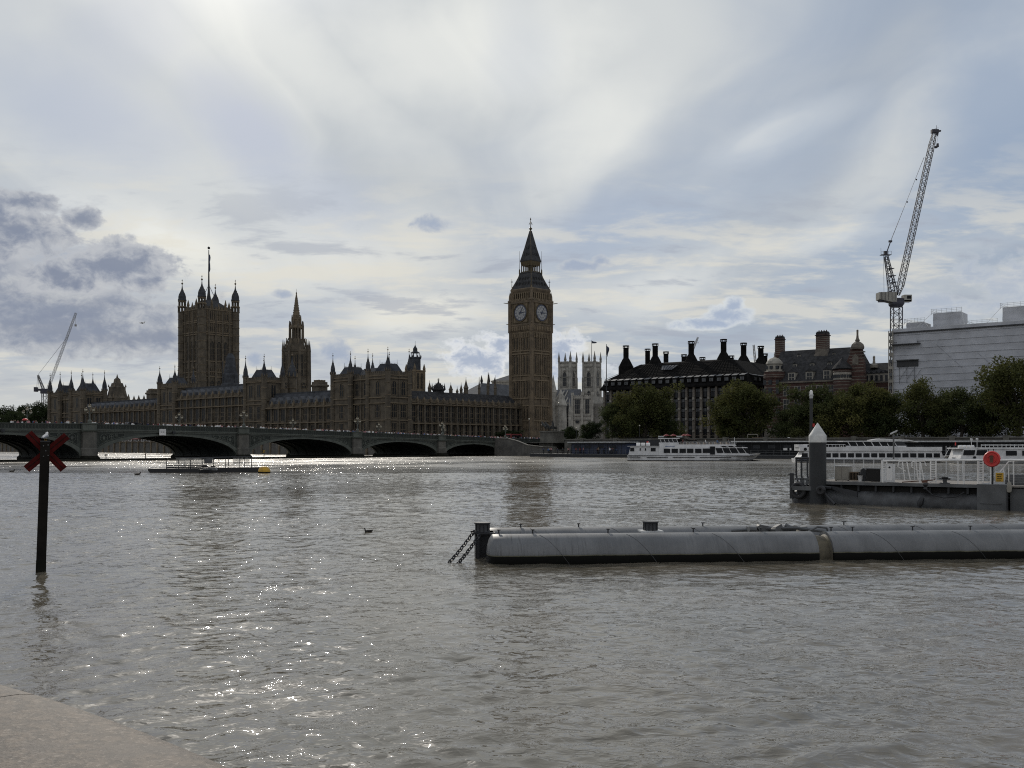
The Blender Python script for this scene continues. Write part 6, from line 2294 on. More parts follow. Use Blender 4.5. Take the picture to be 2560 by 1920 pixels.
def excursion_boat():
    D = 208.0
    k = D / F
    B = thing('passenger_boat', 'long white passenger boat under way with a small wheelhouse amidships', 'boat', (wx(1574, D), D + 3, 0), R(-9))
    z = lambda r_: (1153 - r_) * k
    X = lambda px: (px - 1574) * k
    L = X(1902)
    H = MB(); H.loft(hull(L, 6.2, z(1139.5), 3.4, .45, .985))
    H.build('hull', M['white_paint'], B, True)
    s = MB()
    for (a, b_, r0, r1) in ((1574, 1606, 1143, 1144.4), (1622, 1674, 1143, 1144.6), (1686, 1740, 1143, 1144.6), (1752, 1828, 1143, 1144.6), (1800, 1850, 1148, 1149)):
        s.box(X(a), X(b_), -3.2 if a < 1780 else -3.15, -3.05, z(r1), z(r0))
    s.box(.2, L * .97, -3.12, 3.12, z(1140.2), z(1139.2))
    s.build('rubbing_strake', M['black_rubber'], B)
    w = MB(); w.loft([[(p[0], p[1] * 1.015, max(-.4, p[2]) if i in (1, 2, 3, 4) else -.4) for i, p in enumerate(r)] for r in hull(L, 6.2, .16, 3.4, 0, .97)]); w.build('boot_topping', M['black_rubber'], B)
    c = MB()
    cabin(c, X(1576), X(1652), 2.75, z(1140), z(1116.5), .5, 0, .1)
    cabin(c, X(1652), X(1874), 2.85, z(1140), z(1119.5), 0, 1.3, .15)
    c.loft([[(X(1652), -2.7, z(1119.5)), (X(1845), -2.7, z(1119.5)), (X(1845), 2.7, z(1119.5)), (X(1652), 2.7, z(1119.5))], [(X(1654), -2.6, z(1112)), (X(1838), -2.6, z(1112)), (X(1838), 2.6, z(1112)), (X(1654), 2.6, z(1112))]])
    c.box(X(1574), X(1654), -2.95, 2.95, z(1117), z(1115.8))
    c.box(X(1858), X(1868), -2.2, 2.2, z(1121), z(1119))
    c.build('superstructure', M['white_paint'], B)
    for px in (1672, 1691, 1710.5, 1729, 1748.5):
        boat_window(B, X(px), -2.86, z(1133), 15.5 * k, (1133 - 1122.5) * k)
    boat_window(B, X(1769), -2.86, z(1133), 19 * k, 11 * k)
    for i, px in enumerate((1802, 1820, 1838, 1856, 1870)):
        boat_window(B, X(px), -2.86, z(1133), (15, 15, 16, 14, 9)[i] * k, 12 * k, .35 + .1 * i, .12)
    for px, ww in ((1586, 10), (1638, 12)):
        boat_window(B, X(px), -2.76, z(1129), ww * k, 8.5 * k)
    for px in (1606, 1619):
        boat_window(B, X(px), -2.76, z(1127.5), 3 * k, 6 * k)
    for i in range(3):
        boat_window(B, X(1815 + i * 17), -2.72, z(1119), 13 * k, 3.4 * k, .6, .1)
    d = MB(); d.box(X(1777), X(1789), -2.9, -2.8, z(1137), z(1117)); d.build('door', M['boat_glass'], B)
    wl = MB()
    cabin(wl, X(1652), X(1702), 1.6, z(1112), z(1107), 0, 0, 0)
    for px in (1658, 1668, 1678, 1688, 1699):
        wl.tube((X(px), -1.6, z(1107)), (X(px) - .3, -1.5, z(1098)), .07, n=4); wl.tube((X(px), 1.6, z(1107)), (X(px) - .3, 1.5, z(1098)), .07, n=4)
    wl.box(X(1650), X(1703), -1.8, 1.8, z(1098), z(1096))
    wl.build('wheelhouse', M['white_paint'], B)
    for yy in (-1.4, 1.4):
        g = MB(); g.box(X(1664), X(1696), yy - .02, yy + .02, z(1106.5), z(1098.5)); g.build('wheelhouse_glass', M['office_glass'], B)
    for i in range(3):
        r = MB(); r.path([(X(1596 + i * 12), -1.8, z(1112.5)), (X(1606 + i * 12), -1.8, z(1112.5))], .38, 8); r.build('life_raft', M['white_trim'], B, True)
    rl = MB()
    for zz in (z(1109), z(1106)):
        rl.tube((X(1704), -2.55, zz), (X(1840), -2.55, zz), .035, n=4); rl.tube((X(1704), 2.55, zz), (X(1840), 2.55, zz), .035, n=4)
    for i in range(18):
        xx = X(1704 + 8 * i); rl.tube((xx, -2.55, z(1112)), (xx, -2.55, z(1106)), .035, n=4)
    rl.tube((X(1838), 0, z(1112)), (X(1838), 0, z(1094)), .06, n=5); rl.tube((X(1560 + 65), 0, z(1115)), (X(1626), 0, z(1104)), .04, n=4)
    rl.build('rail', M['steel_pale'], B)
    f = MB(); f.prism_y([(X(1626), z(1109)), (X(1621), z(1108)), (X(1621), z(1104.5)), (X(1626), z(1104))], -.02, .02); f.build('flag', M['red_bright'], B)
    for i in range(9):
        s_ = MB(); xx = X(1712 + i * 14); s_.box(xx - .5, xx + .1, -2.2, 2.2, z(1112), z(1108.5)); s_.box(xx - .5, xx - .4, -2.2, 2.2, z(1108.5), z(1105.5)); s_.build('bench', M['wood'], B)
    lt = MB()
    for i in range(9):                                        # faded lettering band: short blue strokes
        lt.box(X(1668 + i * 2.6), X(1669.6 + i * 2.6), -2.73, -2.68, z(1117.6), z(1115.6))
    lt.build('lettering', M['cloth_blue'], B)
    mw = B.matrix_basis
    kinds = [('red', 'bench seat beside the wheelhouse'), ('black', 'bench just forward of the wheelhouse'), ('white', 'bench amidships'), ('blue', 'bench forward of amidships'), ('grey', 'bench near the bow end')]
    for i, (cl, wh) in enumerate(kinds):
        p = mw @ Vector((X(1712 + i * 28) - .05, -1.4 + .5 * (i % 3), z(1108.7)))
        person(p - Vector((0, 0, .42)), R(-9 + 90), cl, 'navy', 'passenger in %s on the white boat, %s' % (cl, wh), 'passengers on the white boat', True)


excursion_boat()


def moored_boat():
    D = 188.0
    k = D / F
    B = thing('passenger_boat', 'white passenger boat with a row of square windows moored behind the conical pile', 'boat', (wx(1992, D), D + 2, 0), R(-6))
    z = lambda r_: (1157 - r_) * k
    X = lambda px: (px - 1992) * k
    L = X(2371)
    H = MB(); H.loft(hull(L, 6.4, z(1147), 3.2, .55)); H.build('hull', M['white_paint'], B, True)
    s = MB(); s.box(.2, L * .94, -3.24, 3.24, z(1151), z(1149.6)); s.build('rubbing_strake', M['navy'], B)
    c = MB()
    cabin(c, X(1999), X(2345), 2.9, z(1148), z(1127.5), 1.1, .5, .12)
    c.box(X(2000), X(2340), -3.05, 3.05, z(1128), z(1118.5)); c.box(X(1998), X(2020), -2.2, 2.2, z(1119), z(1112))
    cabin(c, X(2114), X(2258), 2.3, z(1118.5), z(1115.5), 0, 0, 0)
    c.box(X(2106), X(2230), -2.5, 2.5, z(1105.5), z(1103.8))
    c.box(X(2020), X(2112), -2.2, 2.2, z(1112.8), z(1111.6))
    c.build('superstructure', M['white_paint'], B)
    for i in range(18):
        px = 2012 + i * 18.6
        if px < 2338:
            boat_window(B, X(px), -2.92, z(1144), 14.5 * k, 10 * k)
    for px in (2133, 2150, 2170, 2189, 2208, 2226):
        boat_window(B, X(px), -2.3, z(1116), 16 * k, 9.5 * k, .35, .05)
    p = MB()
    for px in (2124, 2142, 2160, 2180, 2199, 2216, 2235):
        p.tube((X(px), -2.3, z(1116)), (X(px) - .5, -2.2, z(1105)), .1, n=4)
    p.build('window_post', M['white_paint'], B)
    for px in (2013,):
        m = MB(); m.tube((X(px), -2.95, z(1124)), (X(px), -3.08, z(1124)), .3, n=12); m.build('porthole', M['boat_glass'], B)
    r = MB()
    r.tube((X(2348), -2, z(1146)), (X(2371), -.2, z(1118)), .05, n=4); r.tube((X(2362), 0, z(1145)), (X(2362), 0, z(1116)), .05, n=4)
    for i in range(10):
        r.tube((X(2025 + i * 9), -2.6, z(1118.5)), (X(2025 + i * 9), -2.6, z(1111.5)), .04, n=4)
    r.build('rail', M['steel_pale'], B)


moored_boat()


def white_launch():
    D = 176.0
    k = D / F
    B = thing('passenger_boat', 'white boat with large wheelhouse windows moored behind the red lifebuoy', 'boat', (wx(2392, D), D + 2, 0), R(-4))
    z = lambda r_: (1158 - r_) * k
    X = lambda px: (px - 2392) * k
    L = X(2700)
    rings = [[(L - p[0], p[1], p[2]) for p in r] for r in hull(L, 6.4, z(1147), 1.2, .3)]
    H = MB(); H.loft(rings); H.build('hull', M['white_paint'], B, True)
    s = MB(); s.box(L * .04, L, -3.26, 3.26, z(1149.3), z(1147.8)); s.build('stripe', M['navy'], B)
    c = MB()
    cabin(c, X(2397), X(2690), 2.9, z(1148), z(1122), .7, .2, .1)
    c.box(X(2394), X(2440), -2.8, 2.8, z(1122), z(1118.5)); c.box(X(2440), X(2690), -2.95, 2.95, z(1122.5), z(1118))
    c.build('superstructure', M['white_paint'], B)
    for px, w, r0, r1 in ((2418, 27, 1137, 1124.5), (2448, 24, 1137, 1124.5), (2521, 26, 1138, 1126), (2560, 26, 1138, 1126), (2600, 26, 1138, 1126)):
        boat_window(B, X(px), -2.92, z(r0), w * k, (r0 - r1) * k, -.2 if px < 2450 else 0)
    m = MB(); m.tube((X(2432), -2.95, z(1143)), (X(2432), -3.0, z(1143)), .25, n=10); m.build('porthole', M['boat_glass'], B)
    r = MB()
    for zz in (1113, 1110.5):
        r.tube((X(2450), -2.6, z(zz)), (X(2690), -2.6, z(zz)), .05, n=4)
    for i in range(24):
        r.tube((X(2450 + i * 10), -2.6, z(1119)), (X(2450 + i * 10), -2.6, z(1110.5)), .045, n=4)
    r.tube((X(2440), 0, z(1119)), (X(2440), 0, z(1099)), .05, n=4); r.tube((X(2454), 0, z(1119)), (X(2454), 0, z(1098)), .05, n=4)
    r.ball((X(2440), 0, z(1098)), .25, 0, 6, 5); r.ball((X(2454), 0, z(1097)), .25, 0, 6, 5)
    r.build('rail', M['steel_pale'], B)
    g = MB()
    for i in range(4):
        g.path([(X(2400 + i * 10), -1.5, z(1116.5)), (X(2408 + i * 10), -1.5, z(1116))], .3, 6)
    g.build('fender_roll', M['white_trim'], B)
    f = MB(); f.prism_y([(X(2402), z(1113)), (X(2399.5), z(1112)), (X(2400), z(1103)), (X(2402.5), z(1107))], -.03, .03); f.build('flag', M['red_bright'], B)
    # slim white launch whose roof shows over the moored boat
    D = 200.0
    k = D / F
    B = thing('river_bus', 'slim white fast boat whose long roof shows above the moored white boat', 'boat', (wx(2200, D), D + 6, 0), R(-8))
    z = lambda r_: (1154 - r_) * k
    X = lambda px: (px - 2200) * k
    H = MB(); H.loft(hull(X(2330), 5.0, z(1142), 3.0, .5)); H.build('hull', M['white_paint'], B, True)
    c = MB(); cabin(c, X(2206), X(2316), 2.2, z(1142), z(1104), .6, 3.2, .25); c.build('superstructure', M['office_glass'], B)
    c = MB(); c.loft([[(X(2200), -2.3, z(1103)), (X(2200), 2.3, z(1103)), (X(2200), 2.3, z(1100)), (X(2200), -2.3, z(1100))], [(X(2222), -2.3, z(1102)), (X(2222), 2.3, z(1102)), (X(2222), 2.3, z(1096.5)), (X(2222), -2.3, z(1096.5))],
                      [(X(2290), -2.2, z(1102.5)), (X(2290), 2.2, z(1102.5)), (X(2290), 2.2, z(1099.5)), (X(2290), -2.2, z(1099.5))], [(X(2315), -1.8, z(1106)), (X(2315), 1.8, z(1106)), (X(2315), 1.8, z(1104.5)), (X(2315), -1.8, z(1104.5))]]); c.build('roof', M['white_paint'], B)


white_launch()


def passenger_pier():
    """the long floating pier along the embankment, with its roofed waiting hall"""
    Y = -26.0
    P = thing('passenger_pier', 'long dark floating passenger pier with glazed sheds below the embankment', 'pier', BF @ Vector((0, 0, 0)), BT)
    x0, x1 = frame_t(BF, 1325, Y), frame_t(BF, 2640, Y)
    b = MB(); b.box(x0, x1, Y, Y + 9, -1, .95); b.box(x0 - .2, x1, Y - .15, Y, .75, .95, 1); b.build('pontoon', [M['dark_hull'], M['steel_grey']], P)
    r = MB()
    n = int((x1 - x0) / 2)
    for i in range(n):
        r.tube((x0 + i * 2, Y + .2, .95), (x0 + i * 2, Y + .2, 2.05), .04, n=4)
    for zz in (1.5, 2.05):
        r.tube((x0, Y + .2, zz), (x1, Y + .2, zz), .04, n=4)
    r.build('rail', M['steel_grey'], P)
    # low canopy with a pale edge
    for (p0, p1, zt, dy, edge) in ((1425, 1566, 1105.5, 1.5, 1.0), (1834, 2230, 1103.5, 1.0, 1.0), (2230, 2640, 1103, 1.0, 1.0)):
        a, c = frame_t(BF, p0, Y + dy), frame_t(BF, p1, Y + dy)
        D = (BF @ Vector(((a + c) / 2, Y + dy, 0))).y
        zz = wz(zt, D)
        k = MB(); k.box(a, c, Y + dy - .8, Y + 8, zz - .35, zz - .1, 1); k.box(a - .2, c + .2, Y + dy - 1.0, Y + 8.2, zz - .1, zz + .12, 0); k.build('roof', [M['steel_pale'], M['dark_hull']], P)
        w = MB()
        w.box(a + .2, c - .2, Y + dy + .4, Y + 7.6, .95, zz - .35, 0)
        for i in range(int((c - a) / 1.5)):
            w.box(a + .2 + i * 1.5, a + .28 + i * 1.5, Y + dy + .32, Y + dy + .42, .95, zz - .35, 1)
        for i in range(int((c - a) / 4)):
            xx = a + 1 + i * 4
            w.box(xx, xx + 1.9, Y + dy + .34, Y + dy + .4, zz - 1.7, zz - .9, 2)
        w.build('glazed_hall', [M['navy'] if p0 < 1600 else M['boat_glass'], M['dark_hull'], M['office_glass']], P)
    # notices on the glass
    s = MB(); a = frame_t(BF, 1958, Y + .9); s.box(a, a + 1.0, Y + .95, Y + 1.02, 2.0, 2.6); s.build('notice', M['white_trim'], P)
    s = MB(); a = frame_t(BF, 1974, Y + .9); s.box(a, a + .4, Y + .95, Y + 1.02, 2.0, 2.6); s.build('notice', M['white_trim'], P)
    # gangway sloping up to the street
    a, c = frame_t(BF, 1432, Y + 6), frame_t(BF, 1525, Y + 16)
    g = MB(); g.loft([[(a, Y + 7, 1.5), (a, Y + 9, 1.5), (a, Y + 9, 1.75), (a, Y + 7, 1.75)], [(c, Y + 20, 4.2), (c, Y + 22, 4.2), (c, Y + 22, 4.45), (c, Y + 20, 4.45)]]); g.build('gangway', M['steel_pale'], P)
    # people on the pier
    rng = random.Random(8)
    cl = ['white', 'black', 'navy', 'red', 'grey', 'blue', 'beige', 'pink']
    for i in range(34):
        px = rng.uniform(1345, 1560) if i < 26 else rng.uniform(1265, 1340)
        yo = Y + rng.uniform(.8, 3) if px > 1345 else -6 - rng.uniform(0, 4)
        t = frame_t(BF, px, yo)
        c = cl[rng.randrange(8)]
        if i < 26:
            person(BF @ Vector((t, yo, .95)), rng.uniform(0, 6.28), c, 'black', 'person in a %s top waiting on the open end of the passenger pier' % c, 'people in %s waiting on the pier' % c, s=rng.uniform(.93, 1.05))


passenger_pier()


def embankment_things():
    # chariot statue on its plinth
    t = frame_t(BF, 1362, 1.0); p = BF @ Vector((t, 4.0, STREET)); D = p.y
    S = thing('chariot_statue', 'dark bronze chariot with rearing horses on a pale stone plinth by the bridge', 'statue', p, BT)
    k = D / F
    z = lambda r_: wz(r_, D) - STREET
    b = MB(); b.box(-20 * k, 20 * k, -2, 4, -2.5, z(1080)); b.box(-21.5 * k, 21.5 * k, -2.3, 4.3, z(1081), z(1077.5)); b.box(-21.5 * k, 21.5 * k, -2.3, 4.3, -2.5, z(1106)); b.build('plinth', M['pier_granite'], S)
    zb = z(1077.5)
    s = MB()
    for yy in (-.9, .9):
        s.path([(-1.2, yy, zb + 1.2), (-1.9, yy, zb + 1.9), (-2.5, yy, zb + 2.5)], [.42, .45, .32], 8)
        s.path([(-2.4, yy, zb + 2.3), (-2.65, yy, zb + 3.0), (-3.05, yy, zb + 2.85)], [.3, .2, .1], 7)
        s.path([(-2.2, yy, zb + 1.9), (-2.9, yy, zb + 1.5), (-2.75, yy, zb + 1.0)], [.16, .1, .07], 5); s.path([(-2.2, yy, zb + 1.9), (-3.0, yy, zb + 2.0), (-3.1, yy, zb + 1.5)], [.16, .1, .07], 5)
        s.path([(-1.2, yy, zb + 1.2), (-.8, yy, zb + .7), (-1.1, yy, zb)], [.24, .13, .08], 5); s.path([(-1.2, yy, zb + 1.2), (-1.3, yy, zb + .6), (-1.5, yy, zb)], [.24, .13, .08], 5)
        s.path([(-.9, yy, zb + 1.3), (-.55, yy, zb + 1.1), (-.5, yy, zb + .5)], [.1, .12, .04], 5)
    s.build('horse', M['bronze_statue'], S, True)
    c = MB(); c.box(.3, 1.9, -.8, .8, zb + .6, zb + .8); c.prism_y([(.3, zb + .8), (.6, zb + 1.7), (1.9, zb + 1.5), (1.9, zb + .8)], -.8, .8)
    for yy in (-.95, .95):
        c.path([(1.2 + .75 * math.cos(a), yy, zb + .75 + .75 * math.sin(a)) for a in np.linspace(0, 6.283, 17)], .1, 5)
    c.tube((.3, 0, zb + .8), (-1.6, 0, zb + 1.3), .08, n=5)
    c.build('chariot', M['bronze_statue'], S)
    f = MB(); f.path([(1.0, 0, zb + .8), (1.0, 0, zb + 1.9), (1.0, 0, zb + 2.6), (1.0, 0, zb + 3.0), (.97, 0, zb + 3.25)], [.5, .42, .36, .14, .22], 8); f.path([(1.0, .2, zb + 2.6), (.7, .5, zb + 3.1), (.6, .6, zb + 3.6)], [.14, .1, .06], 5); f.path([(1.0, -.2, zb + 2.6), (.7, -.5, zb + 3.0), (.5, -.6, zb + 3.4)], [.14, .1, .06], 5); f.tube((.4, -.6, zb + 1.8), (.5, -.65, zb + 4.6), .04, n=4)
    f.build('rider', M['bronze_statue'], S, True)
    # slim street lamps along the far road
    g = 'slim lamp posts along the embankment'
    for px, yt, lab in ((1323, 1046, 'slim lamp post in front of the clock tower base'), (1397, 1006, 'tall dark pole standing beside the statue plinth'), (1441, 1068, 'lamp post before the small dark bush trees'), (1599, 1062, 'lamp post in the shade of the broad plane tree')):
        yo = 7.0
        t = frame_t(BF, px, yo); p = BF @ Vector((t, yo, STREET))
        h = wz(yt, p.y) - STREET
        L = thing('lamp_post', lab, 'street lamp', p, BT, g)
        m = MB(); m.lathe(0, 0, [(.22, 0), (.2, .8), (.09, 1.0), (.07, h - .6), (.12, h - .5)], 8); m.build('post', M['dark_hull'], L)
        m = MB(); m.ball((0, 0, h - .25), .26, 0, 10, 7); m.build('globe', M['lantern_glass'], L, True)
    # tour coach roofs behind the boats (open-top bus)
    yo = 14.0
    t = frame_t(BF, 1700, yo); p = BF @ Vector((t, yo, STREET)); k = p.y / F
    # floating bar with a red canopy moored behind the white boat
    p = BF @ Vector((frame_t(BF, 1575, -14), -14, 0)); k = p.y / F
    V = thing('floating_restaurant', 'dark vessel with a long flat awning and red deck parasols moored behind the white boat', 'vessel', p, BT)
    z = lambda r_: wz(r_, p.y)
    L = 190 * k
    m = MB(); m.loft(hull(L, 7, 1.9, 3, .6)); m.build('hull', M['navy'], V, True)
    m = MB(); m.box(2, L * .7, -2.8, 2.8, 1.8, z(1100), 0); m.box(0, L * .68, -3.2, 3.2, z(1095.8), z(1094), 1); m.prism_y([(L * .68, z(1094)), (L * .9, z(1101)), (L * .9, z(1103)), (L * .68, z(1096))], -3, 3, 1); m.build('deckhouse', [M['dark_hull'], M['bronze_dark']], V)
    m = MB()
    for i in range(12):
        m.tube((1 + i * L * .06, -3, z(1100)), (1 + i * L * .06, -3, z(1095)), .06, n=4)
    m.build('awning_post', M['steel_grey'], V)
    for i, px in enumerate((1672, 1690, 1718, 1726)):
        q = (px - 1575) * k * 1.06
        m = MB(); zz = z(1090.5); m.lathe(q, 0, [(1.0, zz), (.9, zz + .1), (.1, zz + .55)], 8); m.tube((q, 0, z(1095)), (q, 0, zz + .4), .04, n=4); m.build('parasol', M['cloth_red'], V)
    m = MB(); m.box(85 * k, 100 * k, -1, 1, z(1094), z(1090.5)); m.box(135 * k, 150 * k, -1, 1, z(1094), z(1090.5)); m.build('locker', M['steel_pale'], V)
    # pale portal frame and dark van on the road by the second tree
    yo = 10.0
    p = BF @ Vector((frame_t(BF, 1882, yo), yo, STREET)); k = p.y / F
    G = thing('height_frame', 'pale goalpost frame standing on the embankment road beside the dark skip', 'frame', p, BT)
    m = MB(); h = wz(1085, p.y) - STREET; m.box(-14 * k, -13 * k, -.1, .1, 0, h); m.box(13 * k, 14 * k, -.1, .1, 0, h); m.box(-14 * k, 14 * k, -.1, .1, h - .2, h); m.build('frame', M['portland'], G)
    p = BF @ Vector((frame_t(BF, 1915, yo), yo, STREET))
    G = thing('skip', 'long dark rusty skip on the road beside the pale goalpost frame', 'skip', p, BT)
    m = MB(); m.loft([[(-3, -1, .1), (3, -1, .1), (3, 1, .1), (-3, 1, .1)], [(-3.8, -1.1, 1.5), (3.8, -1.1, 1.5), (3.8, 1.1, 1.5), (-3.8, 1.1, 1.5)]])
    for i in range(7):
        m.box(-3 + i, -2.9 + i, -1.18, -1.0, .2, 1.5)
    m.build('body', M['wood'], G)
    # swan-neck lamps whose heads catch light above the pier roof
    for px, yt in ((1972, 1096), (2168, 1096), (2381, 1095)):
        yo = 3.0
        p = BF @ Vector((frame_t(BF, px, yo), yo, STREET)); h = wz(yt, p.y) - STREET
        L = thing('wall_lamp', 'small globe lamp above the pier roof, %s' % {1972: 'under the brick building', 2168: 'behind the moored white boat', 2381: 'beside the launch with big windows'}[px], 'lamp', p, BT, 'small globe lamps along the river wall')
        m = MB(); m.lathe(0, 0, [(.12, 0), (.08, h)], 6); m.build('post', M['dark_hull'], L)
        m = MB(); m.ball((0, 0, h + .1), .36, 0, 10, 6, (1.2, 1.2, .6)); m.build('globe', M['white_trim'], L, True)


embankment_things()


def bridge_traffic():
    # red minibus and black taxi at the clock tower end, lights on
    lit = bpy.data.materials.new('lit_headlamp'); lit.use_nodes = True
    bs = lit.node_tree.nodes['Principled BSDF']
    bs.inputs['Emission Color'].default_value = (1, .95, .85, 1); bs.inputs['Emission Strength'].default_value = 6.0
    def car(name, label, cat, loc, rz, L, Wd, prof, glass, body, wheels, lamps=True):
        V = thing(name, label, cat, loc, rz)
        b = MB(); b.prism_y(prof, -Wd / 2, Wd / 2); b.build('body', body, V)
        g = MB()
        for (x0, x1, z0, z1) in glass:
            g.box(x0, x1, -Wd / 2 - .012, Wd / 2 + .012, z0, z1)
        xf = L / 2
        g.box(xf - .35, xf + .012, -Wd / 2 + .15, Wd / 2 - .15, glass[0][2], glass[0][3])
        g.build('windscreen', M['boat_glass'], V)
        for x in wheels:
            for sy in (-1, 1):
                w = MB(); w.tube((x, sy * (Wd / 2 - .2), .33), (x, sy * (Wd / 2 + .02), .33), .33, n=12); w.build('wheel', M['black_rubber'], V)
        for sy in (-1, 1):
            h = MB(); h.tube((xf, sy * (Wd / 2 - .3), .8), (xf + .06, sy * (Wd / 2 - .3), .8), .13, n=8); h.build('headlight', lit if lamps else M['white_trim'], V)
    zs = lambda s: deck_top(s) - 1.15
    s = -frame_t(GF, 1284, 7)
    van = [(-3.2, .35), (3.2, .35), (3.2, 1.1), (3.05, 2.5), (2.8, 2.75), (-3.15, 2.75), (-3.2, 2.5)]
    car('minibus', 'red minibus with headlights on at the clock tower end of the bridge', 'minibus', GF @ Vector((-s, 7, zs(s))), GT + math.pi, 6.4, 2.1, van, [(-2.8, 2.2, 1.5, 2.3)], M['cloth_red'], (-2.1, 2.1))
    cab = [(-2.2, .3), (2.2, .3), (2.25, .85), (1.35, 1.0), (.8, 1.65), (-1.3, 1.7), (-1.9, 1.1), (-2.25, .95)]
    s = -frame_t(GF, 1302, 6)
    car('taxi', 'black taxi with bright headlights beside the red minibus', 'taxi', GF @ Vector((-s, 6, zs(s))), GT + math.pi, 4.5, 1.8, cab, [(-1.2, .7, 1.05, 1.55)], M['dark_hull'], (-1.4, 1.4))
    s = -frame_t(GF, 331, 8)
    car('taxi', 'dark taxi on the bridge, its rounded roof showing over the parapet near the lamp', 'taxi', GF @ Vector((-s, 8, zs(s) + .25)), GT, 4.5, 1.9, cab, [(-1.2, .7, 1.05, 1.55)], M['dark_hull'], (-1.4, 1.4), False)
    s = -frame_t(GF, 63, 2.2)
    U = thing('umbrella', 'open red umbrella above the bridge parapet near its close end', 'umbrella', GF @ Vector((-s, 2.2, zs(s))), GT)
    m = MB(); m.lathe(0, 0, [(.62, 1.72), (.55, 1.9), (.3, 2.08), (.03, 2.15)], 10); m.build('canopy', M['red_bright'], U)
    m = MB(); m.tube((0, 0, .95), (0, 0, 2.25), .02, n=5); m.build('handle', M['dark_hull'], U)
    person(GF @ Vector((-s - .2, 2.3, zs(s))), GT + .4, 'black', 'black', 'pedestrian in black under the red umbrella on the bridge')
    # the crowd along both pavements
    rng = random.Random(21)
    cl = ['white', 'black', 'navy', 'white', 'white', 'grey', 'beige', 'pink', 'blue', 'white', 'black', 'red']
    lines = {}
    for i in range(262):
        s = rng.triangular(-32, 172, 20) if i % 3 else rng.uniform(-30, 165)
        yo = rng.uniform(.9, 2.4) if i % 5 else rng.uniform(21, 25)
        c = cl[rng.randrange(len(cl))]
        side = 'near' if yo < 10 else 'far'
        zz = zs(s) if s > 0 else zs(0)
        person(GF @ Vector((-s, yo, zs(s))), GT + rng.choice((math.pi / 2, -math.pi / 2, 0, .5)) + rng.uniform(-.4, .4), c, rng.choice(('navy', 'black', 'grey')),
               'pedestrian in a %s top in the crowd on the %s pavement of the bridge' % (c, side), '%s pavement pedestrians in %s' % (side, c), s=rng.uniform(.93, 1.06))


bridge_traffic()


def crowd():
    rng = random.Random(77)
    src = _fig[False]
    co = np.empty(len(src.vertices) * 3, np.float32); src.vertices.foreach_get('co', co); co = co.reshape(-1, 3)
    polys = [tuple(p.vertices) for p in src.polygons]; pm = [p.material_index for p in src.polygons]
    mats = [M['cloth_' + c] for c in ('white', 'black', 'grey', 'beige', 'navy', 'pink')] + [M['skin'], M['wood_dark']]
    vs, fs, ms, n0 = [], [], [], 0
    for i in range(330):
        s = rng.triangular(-34, 150, 12) if i % 2 else rng.uniform(-30, 165)
        yo = rng.uniform(1.0, 3.4)
        a = GT + rng.uniform(0, 6.28)
        o = GF @ Vector((-s, yo, deck_top(s) - 1.15))
        c, sn = math.cos(a), math.sin(a)
        k = rng.uniform(.92, 1.06)
        v = np.stack([o.x + k * (co[:, 0] * c - co[:, 1] * sn), o.y + k * (co[:, 0] * sn + co[:, 1] * c), o.z + k * co[:, 2]], 1)
        top, bot = rng.choice((0, 0, 0, 1, 1, 2, 3, 4, 5)), rng.choice((1, 2, 4))
        vs.append(v); fs += [tuple(q + n0 for q in p) for p in polys]
        ms += [{0: top, 1: 6, 2: bot, 3: 7}[m_] for m_ in pm]
        n0 += len(co)
    me = bpy.data.meshes.new('crowd')
    me.from_pydata(np.concatenate(vs).tolist(), [], fs)
    for m_ in mats:
        me.materials.append(m_)
    me.polygons.foreach_set('material_index', ms)
    me.update()
    tag(place('crowd', me), 'dense crowd of pedestrians filling the bridge pavement between the nearer walkers', 'crowd', kind='stuff')


crowd()

# ---------------------------------------------------------------- foreground: boom, landing stage, cross post, raft, birds, parapet
def boom_material():
    """grey painted steel tube: streaked, seam lines, black wet band near the water"""
    m = bpy.data.materials.new('boom_paint')
    m.use_nodes = True
    TREE[0] = m.node_tree
    b = m.node_tree.nodes['Principled BSDF']
    tc = node('ShaderNodeTexCoord')
    sep = node('ShaderNodeSeparateXYZ'); put(sep.inputs[0], tc.outputs['Object'])
    x, y, z = (E(sep.outputs[i]) for i in range(3))
    n = noise(tc.outputs['Object'], 1.3, 5.0, 0.6)
    c = mix(sstep(n, 0.3, 0.7), (0.105, 0.108, 0.112), (0.155, 0.158, 0.162))
    st = noise(vec(x * 9.0, y * 0.6, z * 0.7), 2.0, 5.0, 0.7)
    fade = sstep(x, 4.0, 0.4, 0.25, 0.85)
    c = mix(sstep(st, 0.50, 0.72) * fade, c, (0.05, 0.05, 0.05))
    c = mix(sstep(noise(vec(x * 14.0, y, z * .8), 1.5, 3.0, .6), .56, .7) * .14, c, (0.30, 0.30, 0.295))
    gr = noise(tc.outputs['Object'], 7.0, 4.0, 0.6)
    edge = z + (n - 0.5) * 0.05 + (gr - 0.5) * .02
    c = mix(sstep(edge, 0.235, 0.205), c, (0.13, 0.125, 0.085))
    c = mix(sstep(edge, 0.21, 0.19), c, (0.007, 0.007, 0.006))
    put(b.inputs['Base Color'], c)
    put(b.inputs['Roughness'], sstep(edge, .20, .26, .6, .5))
    put(b.inputs['Specular IOR Level'], sstep(edge, .22, .27, .08, .4))
    return m


